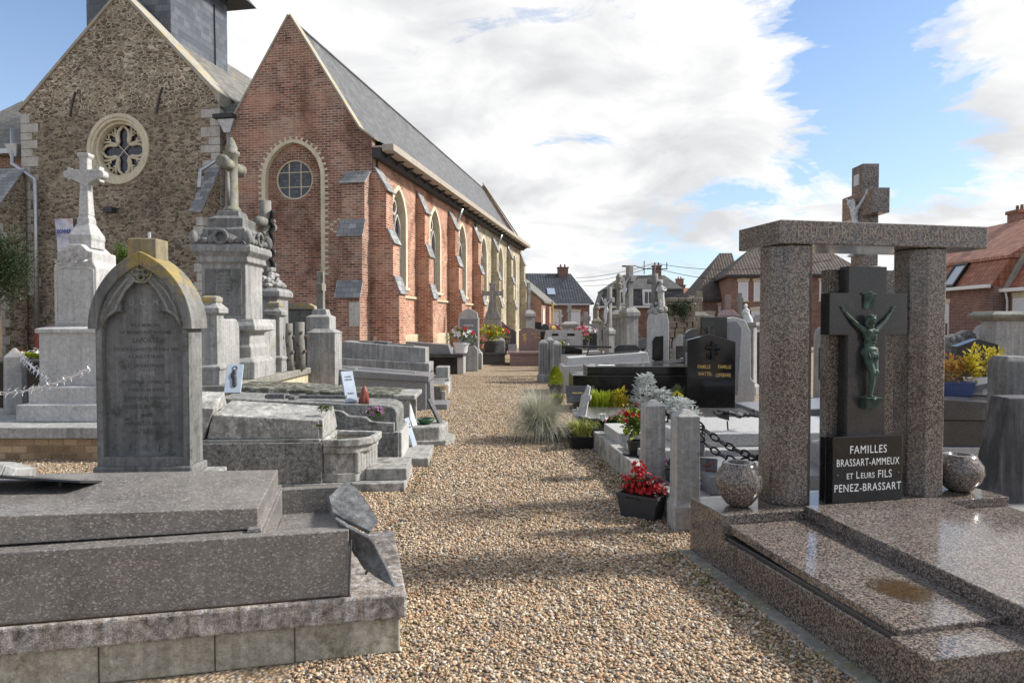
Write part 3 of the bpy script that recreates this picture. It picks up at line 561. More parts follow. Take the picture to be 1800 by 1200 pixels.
for (xa, za, xb, zb) in ((.08,KZ-.06,-.4,KM), (-.4,KM,XA,ZA), (XV,zleft,XA,ZA)):
    L_ = math.dist((xa,za),(xb,zb)); nx, nz_ = -(zb-za)/L_, (xb-xa)/L_
    if nz_ < 0: nx, nz_ = -nx, -nz_
    q = [(xa,za),(xb,zb),(xb+nx*.055,zb+nz_*.055),(xa+nx*.055,za+nz_*.055)]
    mb.prism(q if xa < xb else [q[1],q[0],q[3],q[2]], -.03, .34)
mb.build('gable_coping', M['coping'], church, .01)
mb = MB()
for k in range(9):
    t0 = k/9; bx, bz = -.55+(XA+.55)*t0, KM+.15-.15*0+(ZA-KM)*((.15+t0*.85)) if False else (KM+(ZA-KM)*(( -.4-(-.55+(XA+.55)*t0))/(-.4-XA)))
    if k % 2 == 0:
        dxn, dzn = (XA+.4), (ZA-KM); l_ = math.hypot(dxn, dzn); ux, uz = dxn/l_, dzn/l_; nx, nz_ = -uz, ux
        for r_ in range(7):
            wd = .30*(1-r_/7.5); q0 = (bx+nx*.07*r_*1.0+.0, bz-.06+nz_*.07*r_)
            q0 = (bx-abs(uz)*.075*r_-.05, bz-abs(ux)*.075*r_-.06)
            mb.prism([(q0[0]-ux*wd, q0[1]-uz*wd),(q0[0]-ux*wd-abs(uz)*.055, q0[1]-uz*wd-abs(ux)*.055),(q0[0]+ux*wd-abs(uz)*.055, q0[1]+uz*wd-abs(ux)*.055),(q0[0]+ux*wd, q0[1]+uz*wd)], -.010, .05)
mb.build('tumbled_brickwork', M['redbrick'], church)
px_, pz_ = cfront(624, 552, -.8); po = MB().box(px_-.17, px_+.17, -.836, -.822, pz_-.34, pz_+.34).build('memorial_plaque', M['quoin'], church, .006)
po['label'] = 'white stone plaque on the corner buttress'
# --- side wall, seven bays
YE = 26.0; bays = [0.0, 4.35, 8.45, 12.75, 17.05, 21.4, YE]; wcs = [2.3, 6.35, 10.5, 14.85, 19.2, 23.6]; WS, WSP, WA, WH = 2.85, 4.95, 5.95, .68
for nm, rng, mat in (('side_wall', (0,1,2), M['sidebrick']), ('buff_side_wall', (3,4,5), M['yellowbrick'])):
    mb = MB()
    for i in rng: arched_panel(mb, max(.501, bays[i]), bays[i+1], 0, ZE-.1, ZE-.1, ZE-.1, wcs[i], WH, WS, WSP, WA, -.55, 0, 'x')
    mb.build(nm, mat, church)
for i, yc in enumerate(wcs):
    A = arch(yc, WH, WSP, WA)
    O = [(yc-WH-.15,WS-.05)]+arch(yc, WH+.15, WSP, WA+.12)+[(yc+WH+.15,WS-.05)]; I = [(yc-WH+.03,WS-.05)]+arch(yc, WH-.03, WSP, WA-.03)+[(yc+WH-.03,WS-.05)]
    w = MB().prism([(yc-WH,WS)]+A+[(yc+WH,WS)], -.28, -.26, 'x').build('lancet_window', M['glass_church'], church)
    MB().ring(O, I, -.40, .012, 'x', closed=False).build('stone_surround', M['creamstone'], w, .01)
    t = MB()
    for dy in (-.33, .33): t.ring([(yc+dy-.31,WS)]+arch(yc+dy, .31, WSP-.35, WSP+.25)+[(yc+dy+.31,WS)], [(yc+dy-.25,WS)]+arch(yc+dy, .25, WSP-.35, WSP+.17)+[(yc+dy+.25,WS)], -.255, -.165, 'x', closed=False)
    t.ring(circ(yc, WSP+.42, .26, 20), circ(yc, WSP+.42, .19, 20), -.255, -.165, 'x')
    t.build('tracery', M['quoin'], w, .01)
    MB().hexa([(-.42,yc-WH-.12,WS-.16),(.10,yc-WH-.12,WS-.16),(.10,yc+WH+.12,WS-.16),(-.42,yc+WH+.12,WS-.16)], [(-.42,yc-WH-.12,WS+.05),(.10,yc-WH-.12,WS-.08),(.10,yc+WH+.12,WS-.08),(-.42,yc+WH+.12,WS+.05)]).build('sill', M['creamstone'], w, .01)
mb = MB().box(.002, .10, .0, 12.7, 0, 1.22).box(.002, .10, 12.75, YE, 0, 1.2).box(-.002, .07, .05, 12.7, 2.42, 2.52); mb.build('plinth_course', M['cream'], church, .02)
MB().box(-4.4, -.8, -.10, -.001, 0, 1.1).build('front_plinth', M['rough_concrete'], church, .02)
def buttress(prof, y0, y1, T, mat, name='buttress'):
    b = MB(); b.T = T; pl = [(0,0)]+prof+[(0,prof[-1][1])]; b.prism(pl, y0, y1); o = b.build(name, mat, church)
    for (a, za), (e, ze) in zip(prof[:-1], prof[1:]):
        if a-e > .05:
            c = MB(); c.T = T
            dx, dzz = e-a, ze-za; l = math.hypot(dx, dzz); n0, n1 = dzz/l, -dx/l; x0, z0 = a-dx*.12, za-dzz*.12
            c.prism([(x0+n0*.006, z0+n1*.006),(x0+n0*.05, z0+n1*.05),(e+n0*.05, ze+n1*.05),(e+n0*.006, ze+n1*.006)][::-1], y0-.04, y1+.04)
            c.build('weathering_slope', M['slate_cap'], o)
    return o
PR = [(.80,0),(.80,2.5),(.62,2.97),(.62,3.95),(.42,4.35),(.42,5.5),(.02,6.15)]
for i, y in enumerate([.33]+bays[1:]):
    T = Matrix.Rotation(0, 4, 'Z')   # local x outwards, thickness along y
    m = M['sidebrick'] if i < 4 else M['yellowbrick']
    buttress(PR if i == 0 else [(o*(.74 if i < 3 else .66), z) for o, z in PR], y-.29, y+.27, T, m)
T = Matrix.Rotation(-math.pi/2, 4, 'Z')    # front buttress: outwards is -y
buttress([(.82,0),(.82,2.35),(.62,2.8),(.62,4.1),(.42,4.55),(.42,5.62),(.02,5.98)], -.76, -.06, T, M['redbrick'])
# roof of the brick nave
RZ = ZA-.10; mb = MB()
sl = (RZ-ZE)/(0-XA); ex = .62; ez = 6.70; kx, kz = -.38, 7.2
mb.add([(ex,.28,ez),(ex,YE+.1,ez),(kx,YE+.1,kz),(kx,.28,kz),(XA,YE+.1,RZ),(XA,.28,RZ)], [(0,1,2,3),(3,2,4,5)]); mb.add([(XA,.28,RZ),(XA,YE+.1,RZ),(XV-.4,YE+.1,zleft-.5),(XV-.4,.28,zleft-.5)], [(0,1,2,3)])
mb.add([(ex,.28,ez-.05),(ex,YE+.1,ez-.05),(kx,YE+.1,kz-.06),(kx,.28,kz-.06),(XA,YE+.1,RZ-.12),(XA,.28,RZ-.12)], [(3,2,1,0),(5,4,2,3)])
mb.build('slate_roof', M['slate'], church)
mb = MB(); mb.tube([(XA,.3,RZ+.02),(XA,YE,RZ+.02)], .05, 6); mb.build('ridge_capping', M['slate'], church)
mb = MB().prism([(XV,0),(0,0),(0,ZE),(.12,ZE+.1),(XA,ZA+.15),(XV,zleft)], YE, YE+.4); mb.build('far_gable', M['sidebrick'], church)
mb = MB()
for (xa, za, xb, zb) in ((.25,ZE+.05,XA,ZA+.2),):
    mb.prism([(xb,zb),(xa,za),(xa,za+.14),(xb,zb+.14)], YE-.05, YE+.45)
mb.build('far_coping', M['coping'], church, .01)
mb = MB().box(.30, .66, .02, YE+.1, ez-.10, ez+.10).box(.02, .30, .02, YE+.1, ez+.0, ez+.06); mb.build('gutter_box', M['gutterwood'], church, .015)
mb = MB().box(.003, .26, .02, YE, ez-.28, ez-.02)
for i in range(28): y = .4+i*.94; mb.hexa([(.26,y,ez-.24),(.5,y,ez-.12),(.5,y+.09,ez-.12),(.26,y+.09,ez-.24)], [(.26,y,ez-.02),(.5,y,ez-.02),(.5,y+.09,ez-.02),(.26,y+.09,ez-.02)])
mb.build('eaves_board', M['dark_lead'], church)
def pipe(pts, r, mat, parent, name='downpipe', br=None):
    o = MB().tube(pts, r, 10).build(name, mat, parent, smooth=True); return o
pipe([(.40,8.95,ez-.3),(.30,8.95,6.1),(.14,8.95,5.7),(.14,8.95,1.25),(.22,8.95,1.1),(.22,8.95,0)], .06, M['zinc'], church)
pipe([(.40,17.5,ez-.3),(.3,17.5,6.1),(.1,17.5,5.7),(.1,17.5,4.4)], .06, M['zinc'], church)
for y in (12.9, 21.2): pipe([(.06,y,ez-.3),(.06,y,5.0)], .05, M['zinc'], church)
# sacristy beyond
s0 = MB().prism([(-.6,0),(1.35,0),(1.35,3.1),(-.6,4.75)], YE+.42, YE+7.0); sac = s0.build('sacristy_wall', M['sacristy'], church)
MB().prism([(-.62,4.78),(1.55,2.96),(1.55,3.1),(-.62,4.92)], YE+.3, YE+7.2).build('sacristy_roof', M['slate_old'], church)
for y in (YE+1.4, YE+4.2):
    w = MB().box(1.352, 1.38, y-.42, y+.42, .9, 2.5).build('sacristy_window', M['shutter'], church)
    MB().ring([(y-.5,.85),(y+.5,.85),(y+.5,2.6),(y-.5,2.6)], [(y-.42,.9),(y+.42,.9),(y+.42,2.5),(y-.42,2.5)], 1.351, 1.40, 'x').build('frame', M['creamstone'], w)
MB().box(1.352, 1.62, YE+2.6, YE+3.0, 0, 2.8).build('brick_pier', M['sacristy'], church)
# --- rubble gable with rose window
YG = .12
xr, zr = cfront(386, 178, YG); xl, zl = cfront(36, 190, YG); xa, za = cfront(212, -14, YG); zr = zl = (zr+zl)/2
rc = cfront(208, 262, YG); rr = 53/1200*21.3
mb = MB()
for half in (0, 1):
    cc = [(rc[0]+rr*math.cos(a), rc[1]+rr*math.sin(a)) for a in [math.pi/2+math.pi*half+math.pi*i/16 for i in range(17)]]
    zt = za-(za-zl)/(xa-xl)*abs(rc[0]-xa)
    ap = [(xa, za)]
    if half == 0: mb.prism([(xl,0),(rc[0],0)]+list(reversed(cc))+[(rc[0],zt)]+(ap if xa < rc[0] else [])+[(xl,zl)], YG, YG+.7)
    else: mb.prism([(rc[0],0),(xr,0),(xr,zr)]+(ap if xa > rc[0] else [])+[(rc[0],zt)]+list(reversed(cc)), YG, YG+.7)
mb.build('rubble_gable', M['rubble'], church)
mb = MB()
for q in (((xr+.03,zr-.25),(xr+.03,zr+.14),(xr-.24,zr+.40),(xa,za+.10),(xa,za-.02),(xr-.26,zr+.24)), ((xl-.05,zl-.05),(xl+.0,zl+.0),(xa,za-.02),(xa,za+.10),(xl-.06,zl+.08))):
    mb.prism(list(q) if q[0][0] > xa and False else list(q), YG-.05, YG+.8)
mb.build('gable_coping', M['coping'], church, .01)
mb = MB()
rs = random.Random(5)
for sgn, x0 in ((1, xl+.01), (-1, xr-.01)):
    mb = MB(); z = 3.4 if sgn < 0 else 2.5; i = 0
    while z < zl-.35:
        h = rs.uniform(.22,.33); w = .58 if i % 2 else .34; a, b = sorted((x0-sgn*.012, x0+sgn*(w+rs.uniform(-.06,.06))))
        mb.box(a, b, YG-.012, YG+.3, z, z+h-.02); z += h; i += 1
    mb.build('quoins', M['quoin'], church, .01)
rose = MB().prism(circ(rc[0], rc[1], rr+.02, 40), YG+.30, YG+.32).build('rose_window', M['glass_rose'], church)
mb = MB()
for r1, r0, y0, y1 in ((rr+.17, rr+.05, YG-.05, YG+.2), (rr+.052, rr-.05, YG-.02, YG+.3), (rr-.048, rr-.14, YG+.06, YG+.31)):
    mb.ring(circ(rc[0], rc[1], r1, 48), circ(rc[0], rc[1], r0, 48), y0, y1)
mb.build('rose_ring', M['creamstone'], rose, .012)
mb = MB(); ri = rr-.13
def rt(r, a): return (rc[0]+r*math.cos(a), YG+.24, rc[1]+r*math.sin(a))
for k in range(4):     # four ogee petals on the axes, four trefoils between
    a = math.pi/2*k
    for sg in (-1, 1):
        mb.tube([rt(.36*ri, a+sg*.78), rt(.44*ri, a+sg*.50), rt(.62*ri, a+sg*.40), rt(.80*ri, a+sg*.28), rt(.99*ri, a)], .05, 6)
        mb.tube([rt(.42*ri, a+sg*.70), rt(.58*ri, a+sg*.56), rt(.75*ri, a+sg*.50), rt(.97*ri, a+sg*.38)], .042, 6)
        mb.tube([rt(.76*ri, a+sg*.50), rt(.70*ri, a+sg*.60), rt(.78*ri, a+sg*.66)], .03, 6)
    b = a+math.pi/4
    for sg in (-1, 1): mb.tube([rt(.98*ri, b+sg*.22), rt(.82*ri, b+sg*.2), rt(.86*ri, b+sg*.06), rt(.99*ri, b)], .03, 6)
mb.build('tracery', M['creamstone'], rose, smooth=True)
mb = MB().tube([rt(.42*ri, R(45)), rt(.42*ri, R(225))], .014, 6).tube([rt(.42*ri, R(135)), rt(.42*ri, R(315))], .014, 6); mb.build('window_stay', M['creamstone'], rose)
# stone roof and buttresses of the rubble gable
mb = MB(); YR = 13.0
mb.add([(xr+.15,YG+.5,zr+.05),(xr+.15,YR,zr+.05),(xa,YR,za-.12),(xa,YG+.5,za-.12)], [(0,1,2,3)]); mb.add([(xa,YG+.5,za-.12),(xa,YR,za-.12),(xl-.15,YR,zl),(xl-.15,YG+.5,zl)], [(0,1,2,3)])
mb.build('transept_roof', M['slate_old'], church)
mb = MB().box(xr-.2, xr-.02, YG+.71, YR, 0, zr+.05); mb.build('transept_side_wall', M['redbrick'], church)
mb = MB().prism([(xr-.1,8.2),(xr+.5,7.2),(XV+.2,7.5),(XV+.2,8.4)], .32, 12); mb.build('valley_roof', M['slate_old'], church)
# gap wall between the gables
MB().box(xr-.05, XV+.05, .33, .5, 0, 8.1).build('link_wall', M['redbrick'], church)
def sbut(pa, pb, name='stone_buttress'):     # stepped buttress with a long slate slope, built from its top and foot in the image
    pass
bx1 = cfront(391, 400, YG)[0]; bx0 = cfront(338, 368, -.85)[0]
def stonebut(x0, x1, ztop, zslope, out):
    o = MB().prism([(-YG,0),(-YG,ztop),(-.02,ztop),(out,zslope),(out,0)][::-1], -x1, -x0, 'x')
    b = MB(); b.T = Matrix.Rotation(-math.pi/2, 4, 'Z'); b.prism([(0,0),(out,0),(out,zslope),(.05,ztop),(0,ztop)], x0, x1)
    ob = b.build('stone_buttress', M['rubble'], church)
    c = MB(); c.T = b.T; c.prism([(out+.08,zslope-.1),(out+.08,zslope-.04),(.0,ztop+.1),(.0,ztop+.02)], x0-.06, x1+.03); c.build('slate_slope', M['slate_cap'], ob)
    q = MB(); z = .4; i = 0
    while z < zslope-.3:
        h = .27; w = .35 if i % 2 else .5
        q.box(x1-.01, x1+.012, -out+.0-.012, -out+w, z, z+h-.02); q.box(x1-w*.6, x1+.008, -out-.012, -out+.1, z, z+h-.02); z += h; i += 1
    q.build('quoins', M['quoin'], ob, .008)
stonebut(bx0, bx1, cfront(380, 300, 0)[1], cfront(340, 368, -.85)[1], .85)
lx1 = cfront(51, 400, YG)[0]
stonebut(lx1-.95, lx1, cfront(45, 300, 0)[1], cfront(5, 378, -1.1)[1], 1.15)
# --- left aisle in red brick with slate roof
ax1 = xl+.02; MB().box(ax1-5, ax1, .9, 1.4, 0, 7.6).build('aisle_wall', M['redbrick'], church)
mb = MB().add([(ax1-5,.55,7.35),(ax1-.02,.55,7.35),(ax1-.02,5.0,10.6),(ax1-5,5.0,10.6)], [(0,1,2,3)]); mb.add([(ax1-5,.55,7.28),(ax1-.02,.55,7.28),(ax1-.02,5.0,10.5),(ax1-5,5.0,10.5)], [(3,2,1,0)]); mb.build('aisle_roof', M['slate_old'], church)
MB().box(ax1-5, ax1-.05, .36, .56, 7.2, 7.36).build('aisle_gutter', M['zinc'], church)
# --- downpipes of the rubble gable
def cp(px, py, y): x, z = cfront(px, py, y); return (x, y, z)
o = MB().hexa([(xl-.42,.1,7.0),(xl-.18,.1,7.0),(xl-.18,.34,7.0),(xl-.42,.34,7.0)], [(xl-.52,.0,7.4),(xl-.05,.0,7.4),(xl-.05,.4,7.4),(xl-.52,.4,7.4)]).build('hopper_head', M['zinc'], church, .01)
pipe([cp(22, 226, .1), cp(22, 288, .1), cp(62, 315, -.12), cp(65, 576, -.12)], .065, M['zinc'], church)
pipe([cp(65, 576, -.12), (cp(65, 576, -.12)[0], -.12, .02)], .085, M['rust_pipe'], church, 'red_pipe_foot')
hx = cfront(402, 215, .05)[0]
MB().hexa([(hx-.1,-.05,7.35),(hx+.1,-.05,7.35),(hx+.1,.2,7.35),(hx-.1,.2,7.35)], [(hx-.28,-.12,7.75),(hx+.28,-.12,7.75),(hx+.28,.3,7.75),(hx-.28,.3,7.75)]).build('hopper_head', M['zinc'], church, .01)
pipe([(hx,.02,7.4), cp(402, 268, .0), cp(352, 300, -.5), cp(350, 330, -.9)], .06, M['zinc'], church)
MB().box(hx-.35, hx+.3, -.25, .1, 7.75, 7.87).build('valley_gutter', M['dark_lead'], church)
# flood light, wall anchors
fx_, fz_ = cfront(204, 371, 0); MB().box(fx_-.17, fx_+.13, -.35, -.12, fz_-.1, fz_+.08).tube([(fx_,YG,fz_+.1),(fx_,-.2,fz_)], .025, 6).build('flood_light', M['dark_iron'], church, .02)
for px, py in ((124, 180), (277, 172)):
    x, z = cfront(px, py, 0); MB().tube([(x-.12,YG-.03,z-.42),(x,YG-.03,z+.1),(x+.1,YG-.03,z+.35)], .03, 6).build('wall_anchor', M['dark_iron'], church)
# --- tower
tx0 = cfront(152, 20, 1.0)[0]; tx1 = cfront(300, 20, 1.0)[0]; ty1 = 4.1; tz = 13.2
tw = MB().box(tx0, tx1, 1.0, ty1, zl, tz).build('slate_tower', M['slate_tower'], church)
mb = MB().box(tx0-.02, tx1+.02, .98, ty1+.02, tz, tz+.2); mb.hexa([(tx0-.75,.25,tz+.18),(tx1+.75,.25,tz+.18),(tx1+.75,ty1+.75,tz+.18),(tx0-.75,ty1+.75,tz+.18)], [(tx0-.2,.8,tz+.9),(tx1+.2,.8,tz+.9),(tx1+.2,ty1+.2,tz+.9),(tx0-.2,ty1+.2,tz+.9)])
mb.build('tower_eaves', M['dark_lead'], tw)
xc = (tx0+tx1)/2; yc = (1+ty1)/2
MB().stack([(1.75,1.75,0),(1.1,1.1,1.6),(.05,.05,7)], 0, 0).build('spire', M['slate_tower'], tw, loc=(xc, yc, tz+.9))
MB().tube([(tx1+.03,3.3,tz-.3),(tx1+.03,3.35,zl+.4)], .02, 6).build('lightning_cable', M['iron'], tw)
# banner on the wall
bx0, bz1 = cfront(97, 385, .0); bx1, bz0 = cfront(130, 470, .0)
ban = thing('banner', 'white and blue hanging banner with blue lettering on the rubble church wall', 'banner', CH, CA)
m, nt, p = newmat('banner_print'); uv = node(nt, 'ShaderNodeTexCoord').outputs['UV']; v2 = node(nt, 'ShaderNodeMapping', None, i0=uv, i3=(1.5,1.5,1)).outputs[0]
lk(nt, ramp(nt, nz(nt, v2, 1.6, 3.0, .5), [(.3,(.30,.33,.52)),(.45,(.62,.62,.72)),(.55,(.72,.72,.78)),(.68,(.62,.42,.38)),(.8,(.25,.27,.45))]), p.inputs['Base Color']); p.inputs['Roughness'].default_value = .6
mb = MB(); bz0 -= 1.25
for i in range(8):
    za_, zb_ = bz0+(bz1-bz0)*i/8, bz0+(bz1-bz0)*(i+1)/8; ya, yb = .08-.05*math.sin(i*.9)-.05, .08-.05*math.sin((i+1)*.9)-.05
    mb.hexa([(bx0,ya-.012,za_),(bx1,ya-.02,za_),(bx1,ya-.012,za_),(bx0,ya-.004,za_)], [(bx0,yb-.012,zb_),(bx1,yb-.02,zb_),(bx1,yb-.012,zb_),(bx0,yb-.004,zb_)])
mb.build('banner_cloth', m, ban)
text('DONNER', .17, plain('banner_blue', (.03,.04,.28), .6), ban, ((bx0+bx1)/2+.06, -.08, bz1-.42), name='banner_lettering', bold=.006, sx=.72)
# ------------------------------------------------------------------ houses
def house(name, label, loc, rz, w, dp, eave, ridge, wall, roof, hl=0.0, hr=0.0, wins=(), chims=(), mans=None, mansmat=None, group=None, gutter=None, dormer=()):
    h = thing(name, label, 'house', loc, rz, group)
    if hl == 0 and hr == 0 and not mans: MB().prism([(0,0),(dp,0),(dp,eave),(dp/2,ridge-.1),(0,eave)], 0, w, 'x').build('wall', wall, h)
    else: MB().box(0, w, 0, dp, 0, eave).build('wall', wall, h)
    o = .3; z0 = eave; y0, y1 = -o, dp+o
    rf = MB()
    if mans:
        mi, mz = mans; a = MB(); a.hexa([(0,-.12,eave),(w,-.12,eave),(w,dp+.12,eave),(0,dp+.12,eave)], [(mi if hl else 0,mi,mz),(w-(mi if hr else 0),mi,mz),(w-(mi if hr else 0),dp-mi,mz),(mi if hl else 0,dp-mi,mz)]); a.build('mansard_slope', mansmat or roof, h); z0 = mz; y0, y1 = mi-.08, dp-mi+.08
    xa, xb = (0 if not hl else (mans[0] if mans else -o))-.05, (w if not hr else (w-mans[0] if mans else w+o))+.05
    t = .14
    E = [(xa,y0,z0),(xb,y0,z0),(xb,y1,z0),(xa,y1,z0)]; r0 = (xa+hl if hl else xa, dp/2, ridge); r1 = (xb-hr if hr else xb, dp/2, ridge)
    up = lambda p: (p[0], p[1], p[2]+t)
    vs = [up(p) for p in E]+[up(r0), up(r1)]+E
    rf.add(vs, [(0,1,5,4),(2,3,4,5),(1,2,5),(3,0,4),(6,7,1,0),(7,8,2,1),(8,9,3,2),(9,6,0,3),(9,8,7,6)])
    r = rf.build('roof', roof, h)
    for (cx, cw, cz, cy) in chims:
        b = MB().box(cx-cw/2, cx+cw/2, cy-cw/2, cy+cw/2, ridge-1.2, cz).box(cx-cw/2-.06, cx+cw/2+.06, cy-cw/2-.06, cy+cw/2+.06, cz, cz+.12)
        for k in (-1, 1): b.lathe([(.09,cz+.1),(.07,cz+.4)], 10, cx+k*cw*.22, cy)
        b.build('chimney', wall, r)
    for (x0, x1, za, zb, kind) in wins:
        if kind == 'door': f = MB().box(x0, x1, -.03, .05, za, zb).build('door', M['white'], h, .01)
        else: f = MB().ring([(x0-.06,za-.06),(x1+.06,za-.06),(x1+.06,zb+.06),(x0-.06,zb+.06)], [(x0,za),(x1,za),(x1,zb),(x0,zb)], -.035, .05).build('window', M['white'], h)
        if kind == 'shut': MB().box(x0, x1, -.02, .02, za, zb).build('shutter', M['shutter'], f)
        elif kind == 'glass':
            MB().box(x0, x1, -.012, .02, za, zb).build('pane', M['glass_house'], f); MB().box((x0+x1)/2-.03, (x0+x1)/2+.03, -.03, .02, za, zb).build('glazing_bar', M['white'], f)
        elif kind == 'half':
            zm = za+(zb-za)*.4; MB().box(x0, x1, -.02, .02, zm, zb).build('shutter', M['shutter'], f); MB().box(x0, x1, -.012, .02, za, zm).build('pane', M['glass_house'], f)
        elif kind == 'door': MB().box(x0+.15, x1-.15, -.036, -.028, zb-.9, zb-.2).build('door_pane', M['glass_house'], f)
        if kind != 'door': MB().box(x0-.12, x1+.12, -.09, .04, za-.16, za-.062).build('sill', M['creamstone'], f)
        MB().prism([(x0-.1,zb+.08),(x1+.1,zb+.08),(x1+.16,zb+.30),((x0+x1)/2,zb+.36),(x0-.16,zb+.30)], -.02, .04).build('lintel', M['creamstone'] if gutter else wall, f)
    if gutter: MB().box(-.05, w+.05, -.34, -.125, eave-.06, eave+.10).build('gutter', gutter, h, .02)
    return h
def hx_(px, d): return (px-900)/1200*d
HB = M['housebrick']
house('brick_house', 'single storey brick house with a dark blue tiled roof beyond the church', (hx_(860,60), 60, 0), R(4), 8.9, 7, 3.25, 6.1, HB, M['tile_blue'], 0, 1.5, [(3.5,4.5,1.0,2.5,'shut'),(5.4,6.3,1.0,2.5,'shut'),(7.1,8.0,1.0,2.5,'shut'),(2.0,2.9,.1,2.5,'door')], [(7.0,.9,6.7,3.5)], gutter=M['zinc'])
sk = bpy.data.objects['brick_house']
MB().box(-.35,.35,-.5,.5,.0,.08).build('skylight', M['roof_glass'], sk, loc=(5.6, 1.1, 4.42), rot=(R(36),0,0))
house('mansard_house', 'house with grey slate mansard roof and white dormer windows behind the tall crosses', (hx_(1052,64), 64, 0), R(-3), 8.4, 8, 3.1, 6.2, HB, M['tile_grey'], 2.2, 1.2, [(1.2,2.2,.9,2.4,'shut'),(6.6,7.4,.9,2.4,'half')], [(6.0,.8,7.2,4.0),(8.2,.7,5.2,3.0)], (.5,4.7), M['tile_grey'], gutter=M['white'])
mh = bpy.data.objects['mansard_house']
for x in (2.3, 4.6):
    d = MB().box(x-.5, x+.5, -.1, .9, 3.3, 4.75).build('dormer', M['white'], mh, .02)
    MB().box(x-.33, x+.33, -.12, -.09, 3.45, 4.5).build('pane', M['glass_house'], d); MB().box(x-.03, x+.03, -.14, -.1, 3.45, 4.5).build('glazing_bar', M['white'], d)
house('orange_roof_house', 'small house with a bright orange tiled roof far behind the graves', (hx_(1195,85), 85, 0), R(6), 6, 6, 3.6, 6.0, HB, M['tile_rust'], 0, 0, [(1,2,1,2.4,'shut'),(3.8,4.8,1,2.4,'shut')], [(1.0,.8,7.2,3)])
house('low_brick_house', 'low brick house with a steep brown roof beside the two storey house', (hx_(1226,52), 52, 0), R(-6), 3.4, 9, 3.3, 7.2, HB, M['tile_brown'], 2.8, 0, [(.5,1.2,.8,2.2,'half'),(1.6,2.3,2.45,2.85,'shut'),(2.3,3.2,.2,2.3,'door')], gutter=M['dark_lead'])
house('two_storey_house', 'two storey brick house with tall white shuttered windows and brown roof', (hx_(1283,48), 48, 0), R(-8), 8.6, 8, 4.85, 7.35, HB, M['tile_brown'], 2.8, 2.0, [(.6,1.15,3.25,4.4,'shut'),(1.65,2.2,3.25,4.4,'shut'),(2.7,3.25,3.25,4.4,'shut'),(1.5,2.3,.8,2.4,'shut'),(2.8,3.4,.6,2.4,'shut'),(4.4,5.2,3.25,4.4,'shut'),(6,6.8,3.25,4.4,'shut')], [(7.0,.8,8.0,4)], gutter=M['dark_lead'])
XS = 22.2
h4 = house('terraced_house', 'terraced brick house with red tiled mansard roof and a skylight', (XS-.17, 41, 0), R(-92), 10.2, 8, 3.25, 6.7, HB, M['tile_red'], 0, 0, [(3.4,4.3,.3,2.4,'door'),(5.7,6.9,1.0,2.5,'half'),(1.2,2.0,.9,2.4,'half')], [(5.4,.75,7.3,4.4),(9.9,.9,7.0,4.6)], (.75,4.55), M['tile_rust'], gutter=M['white'])
s = MB().ring([(-.55,-.7),(.55,-.7),(.55,.7),(-.55,.7)], [(-.43,-.58),(.43,-.58),(.43,.58),(-.43,.58)], -.1, .12).build('skylight_frame', M['iron'], h4, loc=(6.9, .30, 3.95), rot=(R(-33),0,0)); MB().box(-.43,.43,-.05,.05,-.58,.58).build('pane', M['roof_glass'], s)
MB().box(5.4-.5, 5.4+.5, 4.0, 4.8, 7.25, 7.4).build('chimney_cap', M['terracotta'], h4)
MB().tube([(9.2,4.4,6.5),(9.2,4.4,8.9)], .03, 6).tube([(9.2,4.4,8.7),(11.4,4.4,8.8)], .02, 6).tube([(9.2,4.4,8.3),(10.2,4.4,8.35)], .015, 6).build('aerial', M['dark_iron'], h4)
h5 = house('terraced_house', 'nearer brick house with a red tiled roof and a wide white garage shutter', (XS+.05, 30.75, 0), R(-92), 9, 8, 3.05, 6.7, HB, M['tile_red'], 0, 0, [(.5,3.3,.05,2.65,'shut'),(5,6.2,.9,2.4,'shut')], (), (.75,4.4), M['tile_rust'], gutter=M['white'])
mb = MB().prism([(-.25,3.0),(.62,4.7),(4.0,7.1),(4.0,6.8),(.8,4.55),(-.05,3.0)][::-1], -.14, .14, 'x'); mb.build('gable_coping', M['coping'], h5, .02)
pipe([(.2,-.18,3.0),(.2,-.1,2.6),(.2,-.1,0)], .05, M['shutter'], h5)
# power poles, wires and lamp
pole = thing('power_pole', 'grey power pole with cross arms and a lamp behind the statue', 'pole', (hx_(1151,56), 56, 0))
MB().lathe([(.10,0),(.07,6.4)], 10).build('pole_shaft', M['concrete'], pole)
MB().box(-1.0, 1.0, -.04, .04, 6.0, 6.07).tube([(-.9,0,5.6),(-.9,0,6.7)], .035, 6).tube([(0,0,6.1),(0,0,6.3)], .05, 6).tube([(.95,0,6.0),(.95,0,6.55)], .04, 6).build('cross_arm', M['dark_iron'], pole)
MB().tube([(-.9,0,6.05),(-1.7,0,6.3),(-2.2,0,6.25)], .035, 6).box(-2.7, -2.1, -.12, .12, 6.2, 6.32).build('street_light', M['dark_iron'], pole)
for i, (a, b, sag) in enumerate(((( hx_(1012,70),70,1.6+70*(568-489)/1200),(hx_(1150,56),56,6.5),.25),((hx_(1014,72),72,1.6+72*(568-495)/1200),(hx_(1145,56),56,6.2),.3),((hx_(1025,74),74,1.6+74*(568-502)/1200),(hx_(1145,56),56,5.6),.3),((hx_(1152,56),56,6.5),(hx_(1460,40),40,5.3),.55),((hx_(1152,56),56,6.1),(hx_(1330,50),50,4.7),.3))):
    a = Vector(a); b = Vector(b); pts = [a.lerp(b, t/14)-Vector((0,0,sag*4*(t/14)*(1-t/14))) for t in range(15)]
    L = ['topmost overhead wire leaving the pole to the left', 'middle overhead wire leaving the pole to the left', 'lowest overhead wire leaving the pole to the left', 'long overhead wire running to the right of the pole', 'short overhead wire from the pole to the two storey house'][i]
    tag(MB().tube(pts, .022, 5).build('overhead_wire', M['iron']), L, 'wire', 'overhead wires')
